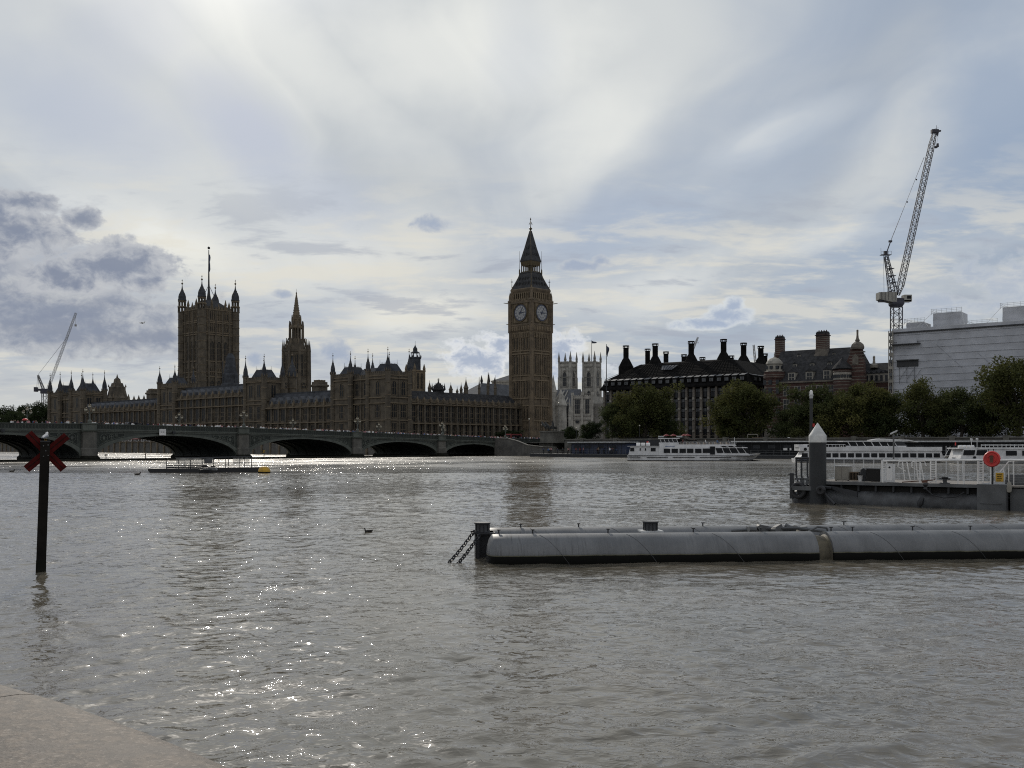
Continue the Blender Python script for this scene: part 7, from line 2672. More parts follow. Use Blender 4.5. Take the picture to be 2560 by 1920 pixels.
def boom():
    BM_ = boom_material()
    A, C = Vector((-.50, 26.0, 0)), Vector((15.6, 27.6, 0))
    ax = (C - A).normalized()
    rz = math.atan2(ax.y, ax.x)
    Rr, zc = .62, .10
    B = thing('river_boom', 'pair of long grey steel tubes floating as a boom with chains at the end', 'boom', A, rz)
    def tube_part(x0, x1, yc, dome0=False):
        m = MB()
        n = 40
        xs = [x0 + (x1 - x0) * i / 24 for i in range(25)]
        cap = [(x0 - .16, .25), (x0 - .14, .55), (x0 - .09, .82), (x0 - .03, .96)] if x0 == 0 else []
        rings = [[(x, yc + Rr * f_ * math.cos(2 * math.pi * k / n), zc + Rr * f_ * math.sin(2 * math.pi * k / n)) for k in range(n)] for x, f_ in cap + [(x, 1.0) for x in xs]]
        m.loft(rings, 0)
        o = m.build('float_tube', BM_, B, True)
        s = MB()
        for i in range(int((x1 - x0) / 2.3)):                   # welded spiral seams
            xa = x0 + 1.2 + i * 2.3
            pts = []
            for q in range(15):
                a = R(105) + R(110) * q / 14
                pts.append((xa + q * .066, yc + (Rr + .002) * math.cos(a) * 1.0, zc + (Rr + .002) * math.sin(a)))
            s.path([(p[0], yc - abs(p[1] - yc) if math.cos(0) else p[1], p[2]) for p in pts], .006, 4)
        s.build('weld_seam', M['steel_grey'], o)
        return o
    for yc in (0.0, 2.05):
        tube_part(0, 8.55, yc)
        tube_part(8.95, 24, yc)
    # flanges and hinge gear at the joint
    jr = material('joint_rust', (.10, .085, .055), .7, .4, 4.0)
    for yc in (0, 2.05):
        f = MB()
        f.T = Matrix.Translation((0, yc, zc)) @ Matrix.Rotation(R(90), 4, 'Y')
        f.lathe(0, 0, [(.57, 8.5), (.52, 8.6), (.49, 8.9), (.59, 9.0)], 28)
        f.T = None
        f.build('joint_collar', jr, B, True)
    g = MB()
    for i, (x, y, w, h, a) in enumerate(((7.7, 1.2, .34, .15, .2), (8.05, 1.0, .24, .17, -.4), (8.4, 1.1, .36, .13, .5), (8.75, .9, .28, .15, -.2), (7.35, 1.3, .3, .10, .1))):
        g.T = Matrix.Translation((x, y, .64)) @ Matrix.Rotation(a, 4, 'Y') @ Matrix.Rotation(.4 * i, 4, 'Z')
        g.box(-w / 2, w / 2, -.09, .09, -.08, h)
        g.tube((-w * .45, -.10, h * .5), (-w * .45, .10, h * .5), .075, n=10)
    g.T = None
    g.path([(8.55, .15, .70), (8.8, .1, .83), (9.05, .1, .80), (9.1, .15, .68)], .03, 6)
    g.path([(6.9, 1.6, .6), (7.6, 1.2, .70), (8.5, .8, .74), (9.1, .4, .68)], .045, 6)
    g.build('hinge_gear', M['steel_grey'], B)
    # end frame, cap plates, bollards
    e = MB()
    e.box(-.40, -.30, .80, 1.25, -.6, .70); e.box(-.30, .02, .95, 1.05, -.6, .66); e.box(-.36, -.30, .72, .80, -.6, .74)
    e.box(-.50, .12, .62, 1.42, .66, .70)
    e.tube((-.45, .35, .74), (-.28, 1.8, .64), .04, n=6)
    e.build('end_frame', M['dark_hull'], B)
    for x, yb in ((-.20, 1.02), (4.42, 1.0)):
        b = MB(Matrix.Translation((0, 0, -.10)))
        b.box(x - .30, x + .30, yb - .26, yb + .26, .76, .80, 1)
        b.lathe(x, yb, [(.20, .80), (.18, .83), (.18, 1.0), (.22, 1.01), (.22, 1.05)], 18, 0)
        for i in range(9):
            a = 2 * math.pi * i / 9
            b.box(x + .19 * math.cos(a) - .012, x + .19 * math.cos(a) + .012, yb + .19 * math.sin(a) - .012, yb + .19 * math.sin(a) + .012, .80, 1.0, 0)
        b.build('bollard', [M['dark_hull'], M['steel_pale']], B, True)
    ends = [.16, 1.05, 3.05, 5.35, 7.2, 9.15, 9.75, 11.45, 13.1, 15.2]
    for i, x in enumerate(ends):
        s = MB(); yy = .05
        s.lathe(x, yy, [(.02, Rr + zc - .01), (.018, Rr + zc + .10)], 6); s.box(x - .045, x + .045, yy - .03, yy + .03, Rr + zc + .09, Rr + zc + .115)
        s.build('stud', M['dark_hull'], B)
    for x in (.95, 2.6, 6.2, 10.4):
        s = MB(); s.lathe(x, 2.05, [(.02, Rr + zc - .01), (.018, Rr + zc + .09)], 6); s.box(x - .045, x + .045, 2.02, 2.08, Rr + zc + .08, Rr + zc + .105); s.build('stud', M['dark_hull'], B)
    # chains running down into the water
    inv = (Matrix.Translation(A) @ Matrix.Rotation(rz, 4, 'Z')).inverted()
    for (pa, pb, Da, Db) in (((1186, 1328), (1130, 1394), 27.2, 26.0), ((1199, 1338), (1147, 1402), 26.5, 25.7)):
        p0, p1 = inv @ W(*pa, Da), inv @ W(*pb, Db)
        p1 = p1 + (p1 - p0) * .5
        m = MB()
        n = 17
        d = (p1 - p0).normalized()
        L = (p1 - p0).length
        s1 = d.cross(Vector((0, 0, 1))).normalized(); s2 = d.cross(s1)
        for i in range(n):
            c = p0 + d * (L * (i + .5) / n) + Vector((0, 0, -.05 * math.sin(math.pi * i / n)))
            s = s1 if i % 2 else s2
            hl, hw = L / n * .68, .047
            m.path([c + d * hl * math.cos(a) + s * hw * math.sin(a) for a in np.linspace(0, 6.283, 13)], .017, 6)
        m.build('chain', M['dark_hull'], B, True)


boom()


def landing_stage():
    O_, th = Vector((15.0, 53.2, 0)), math.atan2(-.6, .8)
    P = thing('landing_stage', 'grey floating landing stage with white railings and a black hull', 'pontoon', O_, th)
    Fm = frame(O_, th)
    lx = lambda px, yo=0.0: frame_t(Fm, px, yo)
    def lz(py, px, yo=0.0): return wz(py, (Fm @ Vector((lx(px, yo), yo, 0))).y)
    xe = 14.5
    xs, xb = lx(2040), lx(2443)
    # float: long rounded tube, worn grey
    worn = material('worn_float', (.095, .10, .105), .55, .5, .9, streak=.5, col2=(.03, .03, .032))
    h = MB()
    for yc in (.75, 5.2):
        h.T = Matrix.Translation((0, yc, .18)) @ Matrix.Rotation(R(90), 4, 'Y')
        h.lathe(0, 0, [(.1, lx(1972)), (.4, lx(1974)), (.62, lx(1985)), (.66, lx(2000)), (.66, xb)], 22)
        h.T = None
        break
    h.build('float', worn, P, True)
    h = MB(); h.T = Matrix.Translation((0, 5.2, .18)) @ Matrix.Rotation(R(90), 4, 'Y'); h.lathe(0, 0, [(.3, 0), (.66, .6), (.66, xe)], 22); h.T = None; h.build('float', worn, P, True)
    d = MB()
    d.box(.4, xb, .35, 5.6, .62, .95, 0)
    for i in range(9):
        x = xs + .4 + i * (xb - xs) / 9
        d.box(x - .05, x + .05, .2, 5.7, .7, 1.08, 1)
    d.build('frame', [M['dark_void'], M['dark_hull']], P)
    k = MB()
    k.box(xs - .5, xe, .0, 5.9, 1.08, 1.16, 0); k.box(xs - .5, xb, -.04, .06, 1.02, 1.18, 1); k.box(xs - .5, xe, 5.86, 5.96, 1.02, 1.18, 1)
    k.build('deck', [M['paving'], M['steel_grey']], P)
    b = MB(); b.box(xb, lx(2517), -.06, 5.8, -.5, 1.20); b.box(lx(2517) + .12, xe, .15, 5.7, -.5, 1.02); b.box(xb + .15, lx(2517) - .2, -.10, -.05, .28, .33); b.build('end_tank', M['steel_grey'], P)
    g = MB(); g.box(lx(2518), lx(2521), -.12, .0, -.4, 1.0); g.build('fender', M['black_rubber'], P)
    # blunt black bow with tyres and beams
    w = MB()
    w.loft([[(lx(1972), .9, -.5), (lx(1968), 2.8, -.5), (lx(1968), 2.8, .72), (lx(1972), .9, .6)], [(lx(1995), -.05, -.5), (lx(1995), 5.0, -.5), (lx(1995), 5.0, .88), (lx(1995), -.05, .8)], [(lx(2040), -.08, -.5), (lx(2040), 5.6, -.5), (lx(2040), 5.6, .9), (lx(2040), -.08, .86)]])
    w.build('bow', M['black_rubber'], P)
    for (px, r_, yo) in ((1996, .34, -.22), (2052, .15, -.62)):
        t = MB(); x = lx(px, yo); zz = lz(1226, px, yo); t.path([(x + r_ * math.cos(a), yo, zz + r_ * math.sin(a)) for a in np.linspace(0, 6.283, 19)], .12, 8); t.build('tyre_fender', M['black_rubber'], P, True)
    m = MB()
    x = lx(1979, .3); m.box(x - .09, x + .09, .25, .43, .2, lz(1183, 1979)); m.box(x - .17, x + .17, .27, .41, lz(1188, 1979), lz(1186, 1979))
    m.build('bitt', M['dark_hull'], P)
    m = MB()
    m.box(lx(1985), lx(2024), .1, .25, lz(1200, 2000), lz(1195, 2000))
    for px in (2000, 2006, 2014):
        m.box(lx(px) - .05, lx(px) + .05, .1, .2, .6, lz(1196, px))
    m.box(lx(1983, -.3), lx(2046, -.3), -.42, -.2, lz(1225, 2010), lz(1215, 2010))
    m.build('fender_beam', M['steel_grey'], P)
    m = MB()
    m.loft([[(lx(2080), -.1, .78), (lx(2080), .0, .78), (lx(2080), .0, .95), (lx(2080), -.1, .95)], [(lx(2148), -.35, .42), (lx(2148), -.2, .42), (lx(2148), -.2, .7), (lx(2148), -.35, .7)]])
    m.tube((lx(2068), -.35, .55), (lx(2095), -.5, .02), .1, n=6); m.tube((lx(2046), -.3, .9), (lx(2080), -.1, .85), .08, n=6)
    m.build('strut', M['dark_hull'], P)
    # mooring line and fender on the float
    m = MB()
    m.path([(lx(2314), -.02, .92), (lx(2335), -.2, .62), (lx(2362), -.22, .5), (lx(2392), -.2, .56), (lx(2412), -.1, .8)], .028, 6)
    m.lathe(lx(2314), .05, [(.14, .9), (.10, 1.0), (.16, 1.12), (.13, 1.2)], 8)
    m.build('mooring_line', M['black_rubber'], P)
    m = MB(); m.path([(lx(2308), -.12, .5), (lx(2303), -.18, .2), (lx(2300), -.2, .02)], [.1, .16, .07], 8); m.build('hanging_fender', M['dark_hull'], P, True)
    # --- railings
    def rail(x0, x1, y, zt, n, mid=True, mt='steel_pale', name='railing', r_=.022):
        m = MB()
        m.tube((x0, y, zt), (x1, y, zt), r_ * 1.25, n=6)
        if mid:
            for f_ in (.35, .65):
                m.tube((x0, y, 1.16 + (zt - 1.16) * f_), (x1, y, 1.16 + (zt - 1.16) * f_), r_ * .7, n=5)
        for i in range(n + 1):
            xx = x0 + (x1 - x0) * i / n
            m.tube((xx, y, 1.16), (xx, y, zt), r_, n=5)
        m.build(name, M[mt], P)
    yb = 5.6
    zt = 2.28
    rail(lx(2062, yb), lx(2210, yb), yb, zt, 6, False)
    rail(lx(2210, yb), xe, yb, zt + .04, 14, False)
    m = MB()
    m.tube((lx(2207, .3), .3, zt), (xe, .3, zt + .12), .045, n=8)
    for px in (2207, 2300, 2395, 2410, 2477):
        m.tube((lx(px, .3), .3, 1.16), (lx(px, .3), .3, zt + .02), .03, n=6)
    m.build('handrail', M['white_trim'], P)
    for px in (2209, 2332, 2450):                                # white ladders lashed upright
        m = MB()
        x0, x1 = lx(px - 5, 1.2), lx(px + 8, 1.2)
        m.tube((x0, 1.2, 1.16), (x0, 1.2, zt), .03, n=5); m.tube((x1, 1.2, 1.16), (x1, 1.2, zt), .03, n=5)
        for i in range(9):
            zz = 1.25 + i * .12
            m.tube((x0, 1.2, zz), (x1, 1.2, zz), .022, n=4)
        m.build('ladder', M['white_trim'], P)
    for i, px in enumerate((2262, 2296)):                        # hinged gates
        m = MB()
        x0 = lx(px, 2.0)
        m.path([(x0 - .35, 2.0, 1.95), (x0 - .3, 2.0, 2.2), (x0 + .3, 2.0, 2.24), (x0 + .38, 2.0, 2.0)], .028, 6)
        m.tube((x0, 2.0, 1.2), (x0 - .12, 2.0, 2.2), .03, n=5); m.tube((x0 + .28, 2.0, 1.2), (x0 + .1, 2.0, 2.22), .03, n=5)
        m.tube((x0 - .35, 2.0, 1.95), (x0 + .05, 2.0, 1.72), .022, n=5)
        m.build('gate', M['white_trim'], P)
    m = MB()
    for px in (1996, 2009, 2024):                                # dark mooring frame behind the pile
        x = lx(px, 2.2)
        m.path([(x, 2.2, .9), (x - .12, 2.2, 1.4), (x - .12, 2.2, 2.35)], .055, 6)
    m.tube((lx(1993, 2.2) - .1, 2.2, 2.35), (lx(2030, 2.2), 2.2, 2.35), .06, n=6); m.tube((lx(1993, 2.2) - .1, 2.2, 2.22), (lx(2030, 2.2), 2.2, 2.22), .03, n=6)
    m.build('mooring_frame', M['dark_hull'], P)
    return P, Fm, lx, lz


STAGE = landing_stage()


def stage_things():
    P, Fm, lx, lz = STAGE
    th = math.atan2(-.6, .8)
    DK = 1.16
    at = lambda px, yo, z=DK: Fm @ Vector((lx(px, yo), yo, z))
    # mooring pile with pale collar and cone
    D = 52.4
    p = Vector((wx(2044, D), D, 0))
    T = thing('mooring_pile', 'stout dark steel pile with a pale conical cap at the end of the landing stage', 'pile', p)
    r_ = 21 * D / F
    m = MB(); m.lathe(0, 0, [(r_, -2), (r_, wz(1106, D))], 40); m.build('shaft', M['pile_paint'], T, True)
    cp = material('pile_cap_paint', (.58, .58, .56), .6, .10, 2.0, streak=.15)
    m = MB(); m.lathe(0, 0, [(r_ * 1.02, wz(1106, D)), (r_ * 1.02, wz(1089.5, D)), (r_ * 1.0, wz(1088.5, D)), (r_ * .03, wz(1057, D))], 40); m.build('cone_cap', cp, T, True)
    # tall mast with a lamp behind the pile
    q = at(2028, 2.6, 0.9)
    T = thing('light_mast', 'tall thin grey mast with a white lamp on top behind the conical pile', 'mast', q)
    k = q.y / F
    zt = wz(981, q.y)
    m = MB(); m.lathe(0, 0, [(.085, 0), (.08, wz(996, q.y) - .9)], 12); m.build('pole', M['pile_paint'], T, True)
    z0 = wz(996, q.y) - .9
    m = MB(); m.lathe(0, 0, [(.09, z0), (.10, z0 + .12), (.12, z0 + .16), (.12, z0 + .22)], 12); m.build('lamp_base', M['steel_pale'], T)
    m = MB(); m.lathe(0, 0, [(.085, z0 + .22), (.09, z0 + .36), (.06, z0 + .44), (.01, z0 + .46)], 12); m.build('lamp', M['white_trim'], T, True)
    q2 = wz(1063, q.y) - .9
    m = MB(); m.box(.05, .16, -.10, .0, q2 - .08, q2 + .09); m.build('signal_lamp', M['red_bright'], T)
    # cabinets and crates
    def boxy(name, lab, cat, px0, px1, yo, y0, y1, dp, mt, extra=None):
        c = at((px0 + px1) / 2, yo)
        o = thing(name, lab, cat, c, th)
        w = (lx(px1, yo) - lx(px0, yo)) / 2
        h = wz(y0, c.y) - DK
        m = MB(); m.box(-w, w, 0, dp, 0.03, h)
        m.build('body', M[mt], o)
        extra and extra(o, w, h, dp)
        return o
    def doors(o, w, h, dp):
        m = MB(); m.box(-w * .92, -.02, -.015, .0, .1, h - .06); m.box(.02, w * .92, -.015, 0, .1, h - .06); m.build('door', M['portland'], o)
        m = MB(); m.box(-w - .03, w + .03, -.03, dp + .02, h, h + .04); m.build('lid', M['steel_pale'], o)
        m = MB(); m.box(-w, -w + .08, .05, .12, 0, .05); m.box(w - .08, w, .05, .12, 0, .05); m.build('skid', M['dark_hull'], o)
    boxy('cabinet', 'pale grey flat cabinet standing on the landing stage beside the pile', 'cabinet', 2087, 2121, 1.6, 1166, 1194, .5, 'portland', doors)
    def mesh_crate(o, w, h, dp):
        m = MB()
        for i in range(7):
            x = -w + 2 * w * i / 6
            m.box(x - .012, x + .012, -.03, 0, .03, h)
        m.box(-w, w, -.035, 0, h - .05, h); m.box(-w, w, -.035, 0, .03, .08)
        m.build('slat', M['wood'], o)
    boxy('crate', 'low brown slatted crate on the landing stage beside the flat cabinet', 'crate', 2124, 2146, 1.8, 1180, 1194, .4, 'wood_dark', mesh_crate)
    c = at(2151, 1.6)
    o = thing('bucket', 'small white bucket standing between the crate and the black box', 'bucket', c, th)
    m = MB(); m.lathe(0, 0, [(.10, 0), (.14, .3), (.15, .31), (.13, .31), (.09, .02)], 14); m.build('body', M['white_trim'], o, True)
    m = MB(); m.path([(-.14, 0, .29), (-.08, -.05, .40), (.08, -.05, .40), (.14, 0, .29)], .008, 5); m.build('handle', M['steel_grey'], o)
    def lidbox(o, w, h, dp):
        m = MB(); m.box(-w - .03, w + .03, -.03, dp + .03, h, h + .05); m.build('lid', M['steel_grey'], o)
        m = MB(); m.box(w, w + .05, -.02, dp, 0, h + .05); m.build('side_post', M['steel_pale'], o)
    boxy('deck_box', 'big open black box on the landing stage beside the white bucket', 'box', 2166, 2201, 1.2, 1173, 1199, .8, 'dark_void', lidbox)
    c = at(2160, 1.7)
    o = thing('winch', 'dark hooded winch on the landing stage beside the black box', 'winch', c, th)
    m = MB(); m.box(-.12, .12, -.1, .15, 0, .3); m.prism_y([(-.16, .3), (.16, .3), (.12, .62), (-.02, .70), (-.14, .6)], -.12, .16); m.tube((-.2, 0, .4), (.24, 0, .4), .06, n=8); m.build('housing', M['pile_paint'], o)
    def locker(o, w, h, dp):
        m = MB(); m.box(-w * .8, w * .8, -.015, 0, .1, h - .1); m.build('door', M['white_trim'], o)
        m = MB(); m.tube((0, -.02, h * .82), (0, -.03, h * .82), .05, n=10); m.build('gauge', M['dark_hull'], o)
    boxy('locker', 'tall narrow white locker on the landing stage beside a ladder', 'locker', 2215, 2233, .7, 1160, 1200, .35, 'white_paint', locker)
    c = at(2362, .6)
    o = thing('cleat', 'dark twin-horned bollard on the deck edge of the landing stage', 'bollard', c, th)
    m = MB(); m.box(-.22, .22, -.12, .12, 0, .05); m.lathe(0, 0, [(.13, .05), (.1, .1), (.1, .25), (.16, .3), (.16, .34)], 12); m.tube((-.26, 0, .24), (.26, 0, .24), .035, n=6); m.build('body', M['dark_hull'], o)
    c = at(2294, .8)
    o = thing('boathook', 'rusty boathook lying on the deck of the landing stage', 'boathook', c, th)
    m = MB(); m.tube((-.75, 0, .03), (.7, .1, .16), .028, n=6); m.path([(.7, .1, .16), (.82, .1, .22), (.80, .1, .28)], .02, 5); m.box(.2, .45, .02, .12, .02, .14); m.build('shaft', material('rust', (.10, .045, .03), .85, .3, 6.0), o)
    # lifebuoy housing on its post
    c = at(2480, .35)
    o = thing('lifebuoy', 'round red lifebuoy housing on a grey post at the stage rail', 'lifebuoy', c, th)
    zc = wz(1147.5, c.y) - DK
    rr = 20.3 * c.y / F
    m = MB(); m.box(-.045, .045, .02, .11, 0, zc + .1); m.build('post', M['pile_paint'], o)
    m = MB(); m.T = Matrix.Translation((0, 0, zc)) @ Matrix.Rotation(R(90), 4, 'X')
    m.lathe(0, 0, [(rr * .98, -.02), (rr, .02), (rr * .97, .09), (rr * .86, .13), (rr * .80, .12), (rr * .74, .10), (rr * .55, .10), (rr * .50, .13), (rr * .42, .13), (rr * .38, .10), (rr * .05, .10)], 40)
    m.T = None
    m.build('housing', M['red_bright'], o, True)
    m = MB(); m.box(-.07, .07, -.135, -.10, zc - .17, zc + .17); m.build('strap', material('buoy_strap', (.12, .05, .03), .8, .2, 6.0), o)
    m = MB()
    for (x, z_) in ((-.16, .45), (.05, .46)):
        m.tube((x, .05, zc + z_ - .12), (x, .05, zc + z_), .018, n=5); m.ball((x, .05, zc + z_), .03, 0, 6, 5)
    m.build('hook', M['pile_paint'], o)
    # yellow notice in a grey frame
    c = at(2499, .3)
    o = thing('yellow_notice', 'small yellow notice in a pale frame standing beside the lifebuoy', 'sign', c, th)
    k = c.y / F
    m = MB(); m.box(-11.5 * k, 11.5 * k, .0, .1, .02, wz(1179, c.y) - DK); m.build('frame', M['steel_pale'], o)
    m = MB(); zz = wz(1204, c.y) - DK; z1 = wz(1182, c.y) - DK; m.box(-9 * k, 9 * k, -.02, -.001, zz, z1); m.build('panel', M['yellow'], o)
    m = MB()
    for i in range(4):
        z_ = z1 - .09 - i * .085
        m.box(-6 * k, 6 * k * (1, .7, .9, .5)[i], -.026, -.021, z_ - .014, z_ + .014)
    m.build('text_line', M['wood_dark'], o)
    # white float bag hanging by the tank
    c = at(2523, -.1, wz(1232, 47.0))
    o = thing('hanging_fender', 'dirty white fender hanging from the stage beside the steps', 'fender', c, th)
    m = MB(); m.lathe(0, 0, [(.03, .55), (.09, .45), (.12, .2), (.09, .04), (.02, 0)], 12); m.tube((0, 0, .55), (0, .05, .95), .012, n=5); m.build('body', M['portland'], o, True)
    # steps with white handrails at the right end
    c = at(2536, .5)
    o = thing('boarding_steps', 'pale boarding steps with sloping white handrails at the cut-off end of the stage', 'steps', c, th)
    m = MB()
    for i in range(5):
        m.box(-.55, .75, .1 + i * .28, .38 + i * .28, -.3, .0 + i * .12)
    for i in range(5):
        m.box(-.5, .7, -.06, -.02, -.62 + i * .13, -.55 + i * .13)
    m.build('tread', M['steel_grey'], o)
    m = MB()
    for x in (-.62, .72):
        m.path([(x, -.05, .62), (x + .35, .1, 1.12), (x + .9, .6, 1.2)], .035, 6)
        for j in range(3):
            m.tube((x + .15 + j * .22, .03, .0), (x + .15 + j * .22, .03, .82 + j * .2), .02, n=5)
    m.build('handrail', M['white_trim'], o)
    # davit lamp post standing on the far rail
    c = at(2234, 5.3)
    o = thing('davit_lamp', 'slim grey pole with a tilted lamp head standing at the far rail of the stage', 'lamp', c, th)
    h = wz(1085, c.y) - DK
    m = MB(); m.lathe(0, 0, [(.05, 0), (.04, h)], 8); m.tube((0, 0, h * .8), (0, 0, h), .05, n=6); m.tube((-.35, 0, h * .42), (.4, 0, h * .42), .02, n=4); m.tube((-.35, 0, h * .30), (.4, 0, h * .30), .02, n=4); m.build('pole', M['steel_grey'], o)
    m = MB(); m.loft([[(-.16, -.08, h - .03), (-.16, .08, h - .03), (-.16, .08, h + .05), (-.16, -.08, h + .05)], [(.16, -.1, h + .12), (.16, .1, h + .12), (.2, .1, h + .22), (.2, -.1, h + .22)]]); m.build('lamp_head', M['steel_pale'], o)


stage_things()


def cross_post():
    D = 23.9
    base = W(102, 1430, D); base.z = 0
    PHI = math.atan2(1178, F)
    T = thing('cross_post', 'dark square post in the river carrying a red X of two boards', 'post', base, PHI)
    top = W(115.5, 1103, D) - base
    lean = top.x / top.z / 1.1
    k = D / F / 1.1
    zt = top.z
    hw = 12.2 * k
    rng = random.Random(2)
    m = MB()
    rings = []
    for i in range(13):
        z_ = -1.2 + (zt + 1.2) * i / 12
        o = lean * z_ - .02 * z_ / zt
        w = hw * (1 + rng.uniform(-.025, .025))
        rings.append([(o - w, -w, z_), (o + w, -w, z_), (o + w, w, z_), (o - w, w, z_)])
    m.loft(rings)
    m.build('timber', M['wood_dark'], T)
    m = MB(); o = lean * zt - .02; m.box(o - hw * 1.06, o + hw * 1.06, -hw * 1.06, hw * 1.06, zt - .02, zt + .015); m.build('cap_plate', M['dark_hull'], T)
    zc = wz(1127, D)
    def board(p0, p1, yb):
        a, b_ = W(*p0, D) - base, W(*p1, D) - base
        a.y = b_.y = 0; a.x /= 1.1; b_.x /= 1.1
        d = (b_ - a).normalized(); n = Vector((-d.z, 0, d.x)) * (10.8 * k)
        mm = MB()
        r0 = [a + n + Vector((0, yb, 0)), b_ + n + Vector((0, yb, 0)), b_ - n + Vector((0, yb, 0)), a - n + Vector((0, yb, 0))]
        mm.loft([r0, [p + Vector((0, .045, 0)) for p in r0]])
        g = n * .08
        mm.loft([[a + g + Vector((0, yb - .004, 0)), b_ + g + Vector((0, yb - .004, 0)), b_ - g + Vector((0, yb - .004, 0)), a - g + Vector((0, yb - .004, 0))], [a + g + Vector((0, yb + .01, 0)), b_ + g + Vector((0, yb + .01, 0)), b_ - g + Vector((0, yb + .01, 0)), a - g + Vector((0, yb + .01, 0))]], 1)
        mm.build('board', [M['red_paint'], M['wood_dark']], T)
    board((71, 1083), (160, 1174), hw + .01)
    board((168, 1089), (66, 1173), hw + .06)
    w = MB(); w.loft([[(lean * z_ - .02 * z_ / zt + sx * hw * f_, sy * hw * f_, z_) for sx, sy in ((-1, -1), (1, -1), (1, 1), (-1, 1))] for z_, f_ in ((-.4, 1.06), (.18, 1.06), (.26, 1.03), (.34, 1.0))]); w.build('weed_band', M['weed'], T)
    b = MB()
    ob = lean * zc
    for dx, dz in ((-.05, -.13), (.05, -.11), (-.05, .12), (.05, .14), (0, .0)):
        b.tube((ob + dx, -hw - .03, zc + dz), (ob + dx, -hw * .9, zc + dz), .016, n=6)
    b.build('bolt', M['steel_grey'], T)
    # gull standing on top
    gx = base + Matrix.Rotation(PHI, 3, 'Z') @ Vector((lean * zt - .02, 0, zt + .015))
    G = thing('seagull', 'white gull standing on top of the post with the red cross', 'bird', gx, R(80))
    s = 27 * k / .30
    b = MB()
    b.path([(x * s, 0, z_ * s) for x, z_ in ((-.115, .085), (-.07, .105), (0, .12), (.05, .15), (.07, .195), (.082, .232), (.105, .240), (.118, .236))], [r_ * s for r_ in (.018, .05, .072, .066, .042, .042, .03, .012)], 12)
    b.build('body', M['gull_white'], G, True)
    for sy in (-1, 1):
        w = MB(); w.path([(x * s, sy * y_ * s, z_ * s) for x, y_, z_ in ((.05, .055, .15), (0, .07, .125), (-.07, .05, .10), (-.15, .02, .075))], [r_ * s for r_ in (.022, .036, .026, .006)], 8); w.build('wing', M['gull_grey'], G, True)
        l = MB(); l.tube((.005 * s, sy * .025 * s, 0), (.0, sy * .025 * s, .07 * s), .005 * s, n=5); l.box(-.005 * s, .035 * s, sy * .025 * s - .012 * s, sy * .025 * s + .012 * s, 0, .004 * s); l.build('leg', M['yellow'], G)
    b = MB(); b.tube((.112 * s, 0, .238 * s), (.155 * s, 0, .226 * s), .011 * s, .003 * s, 6); b.build('beak', M['yellow'], G)


cross_post()


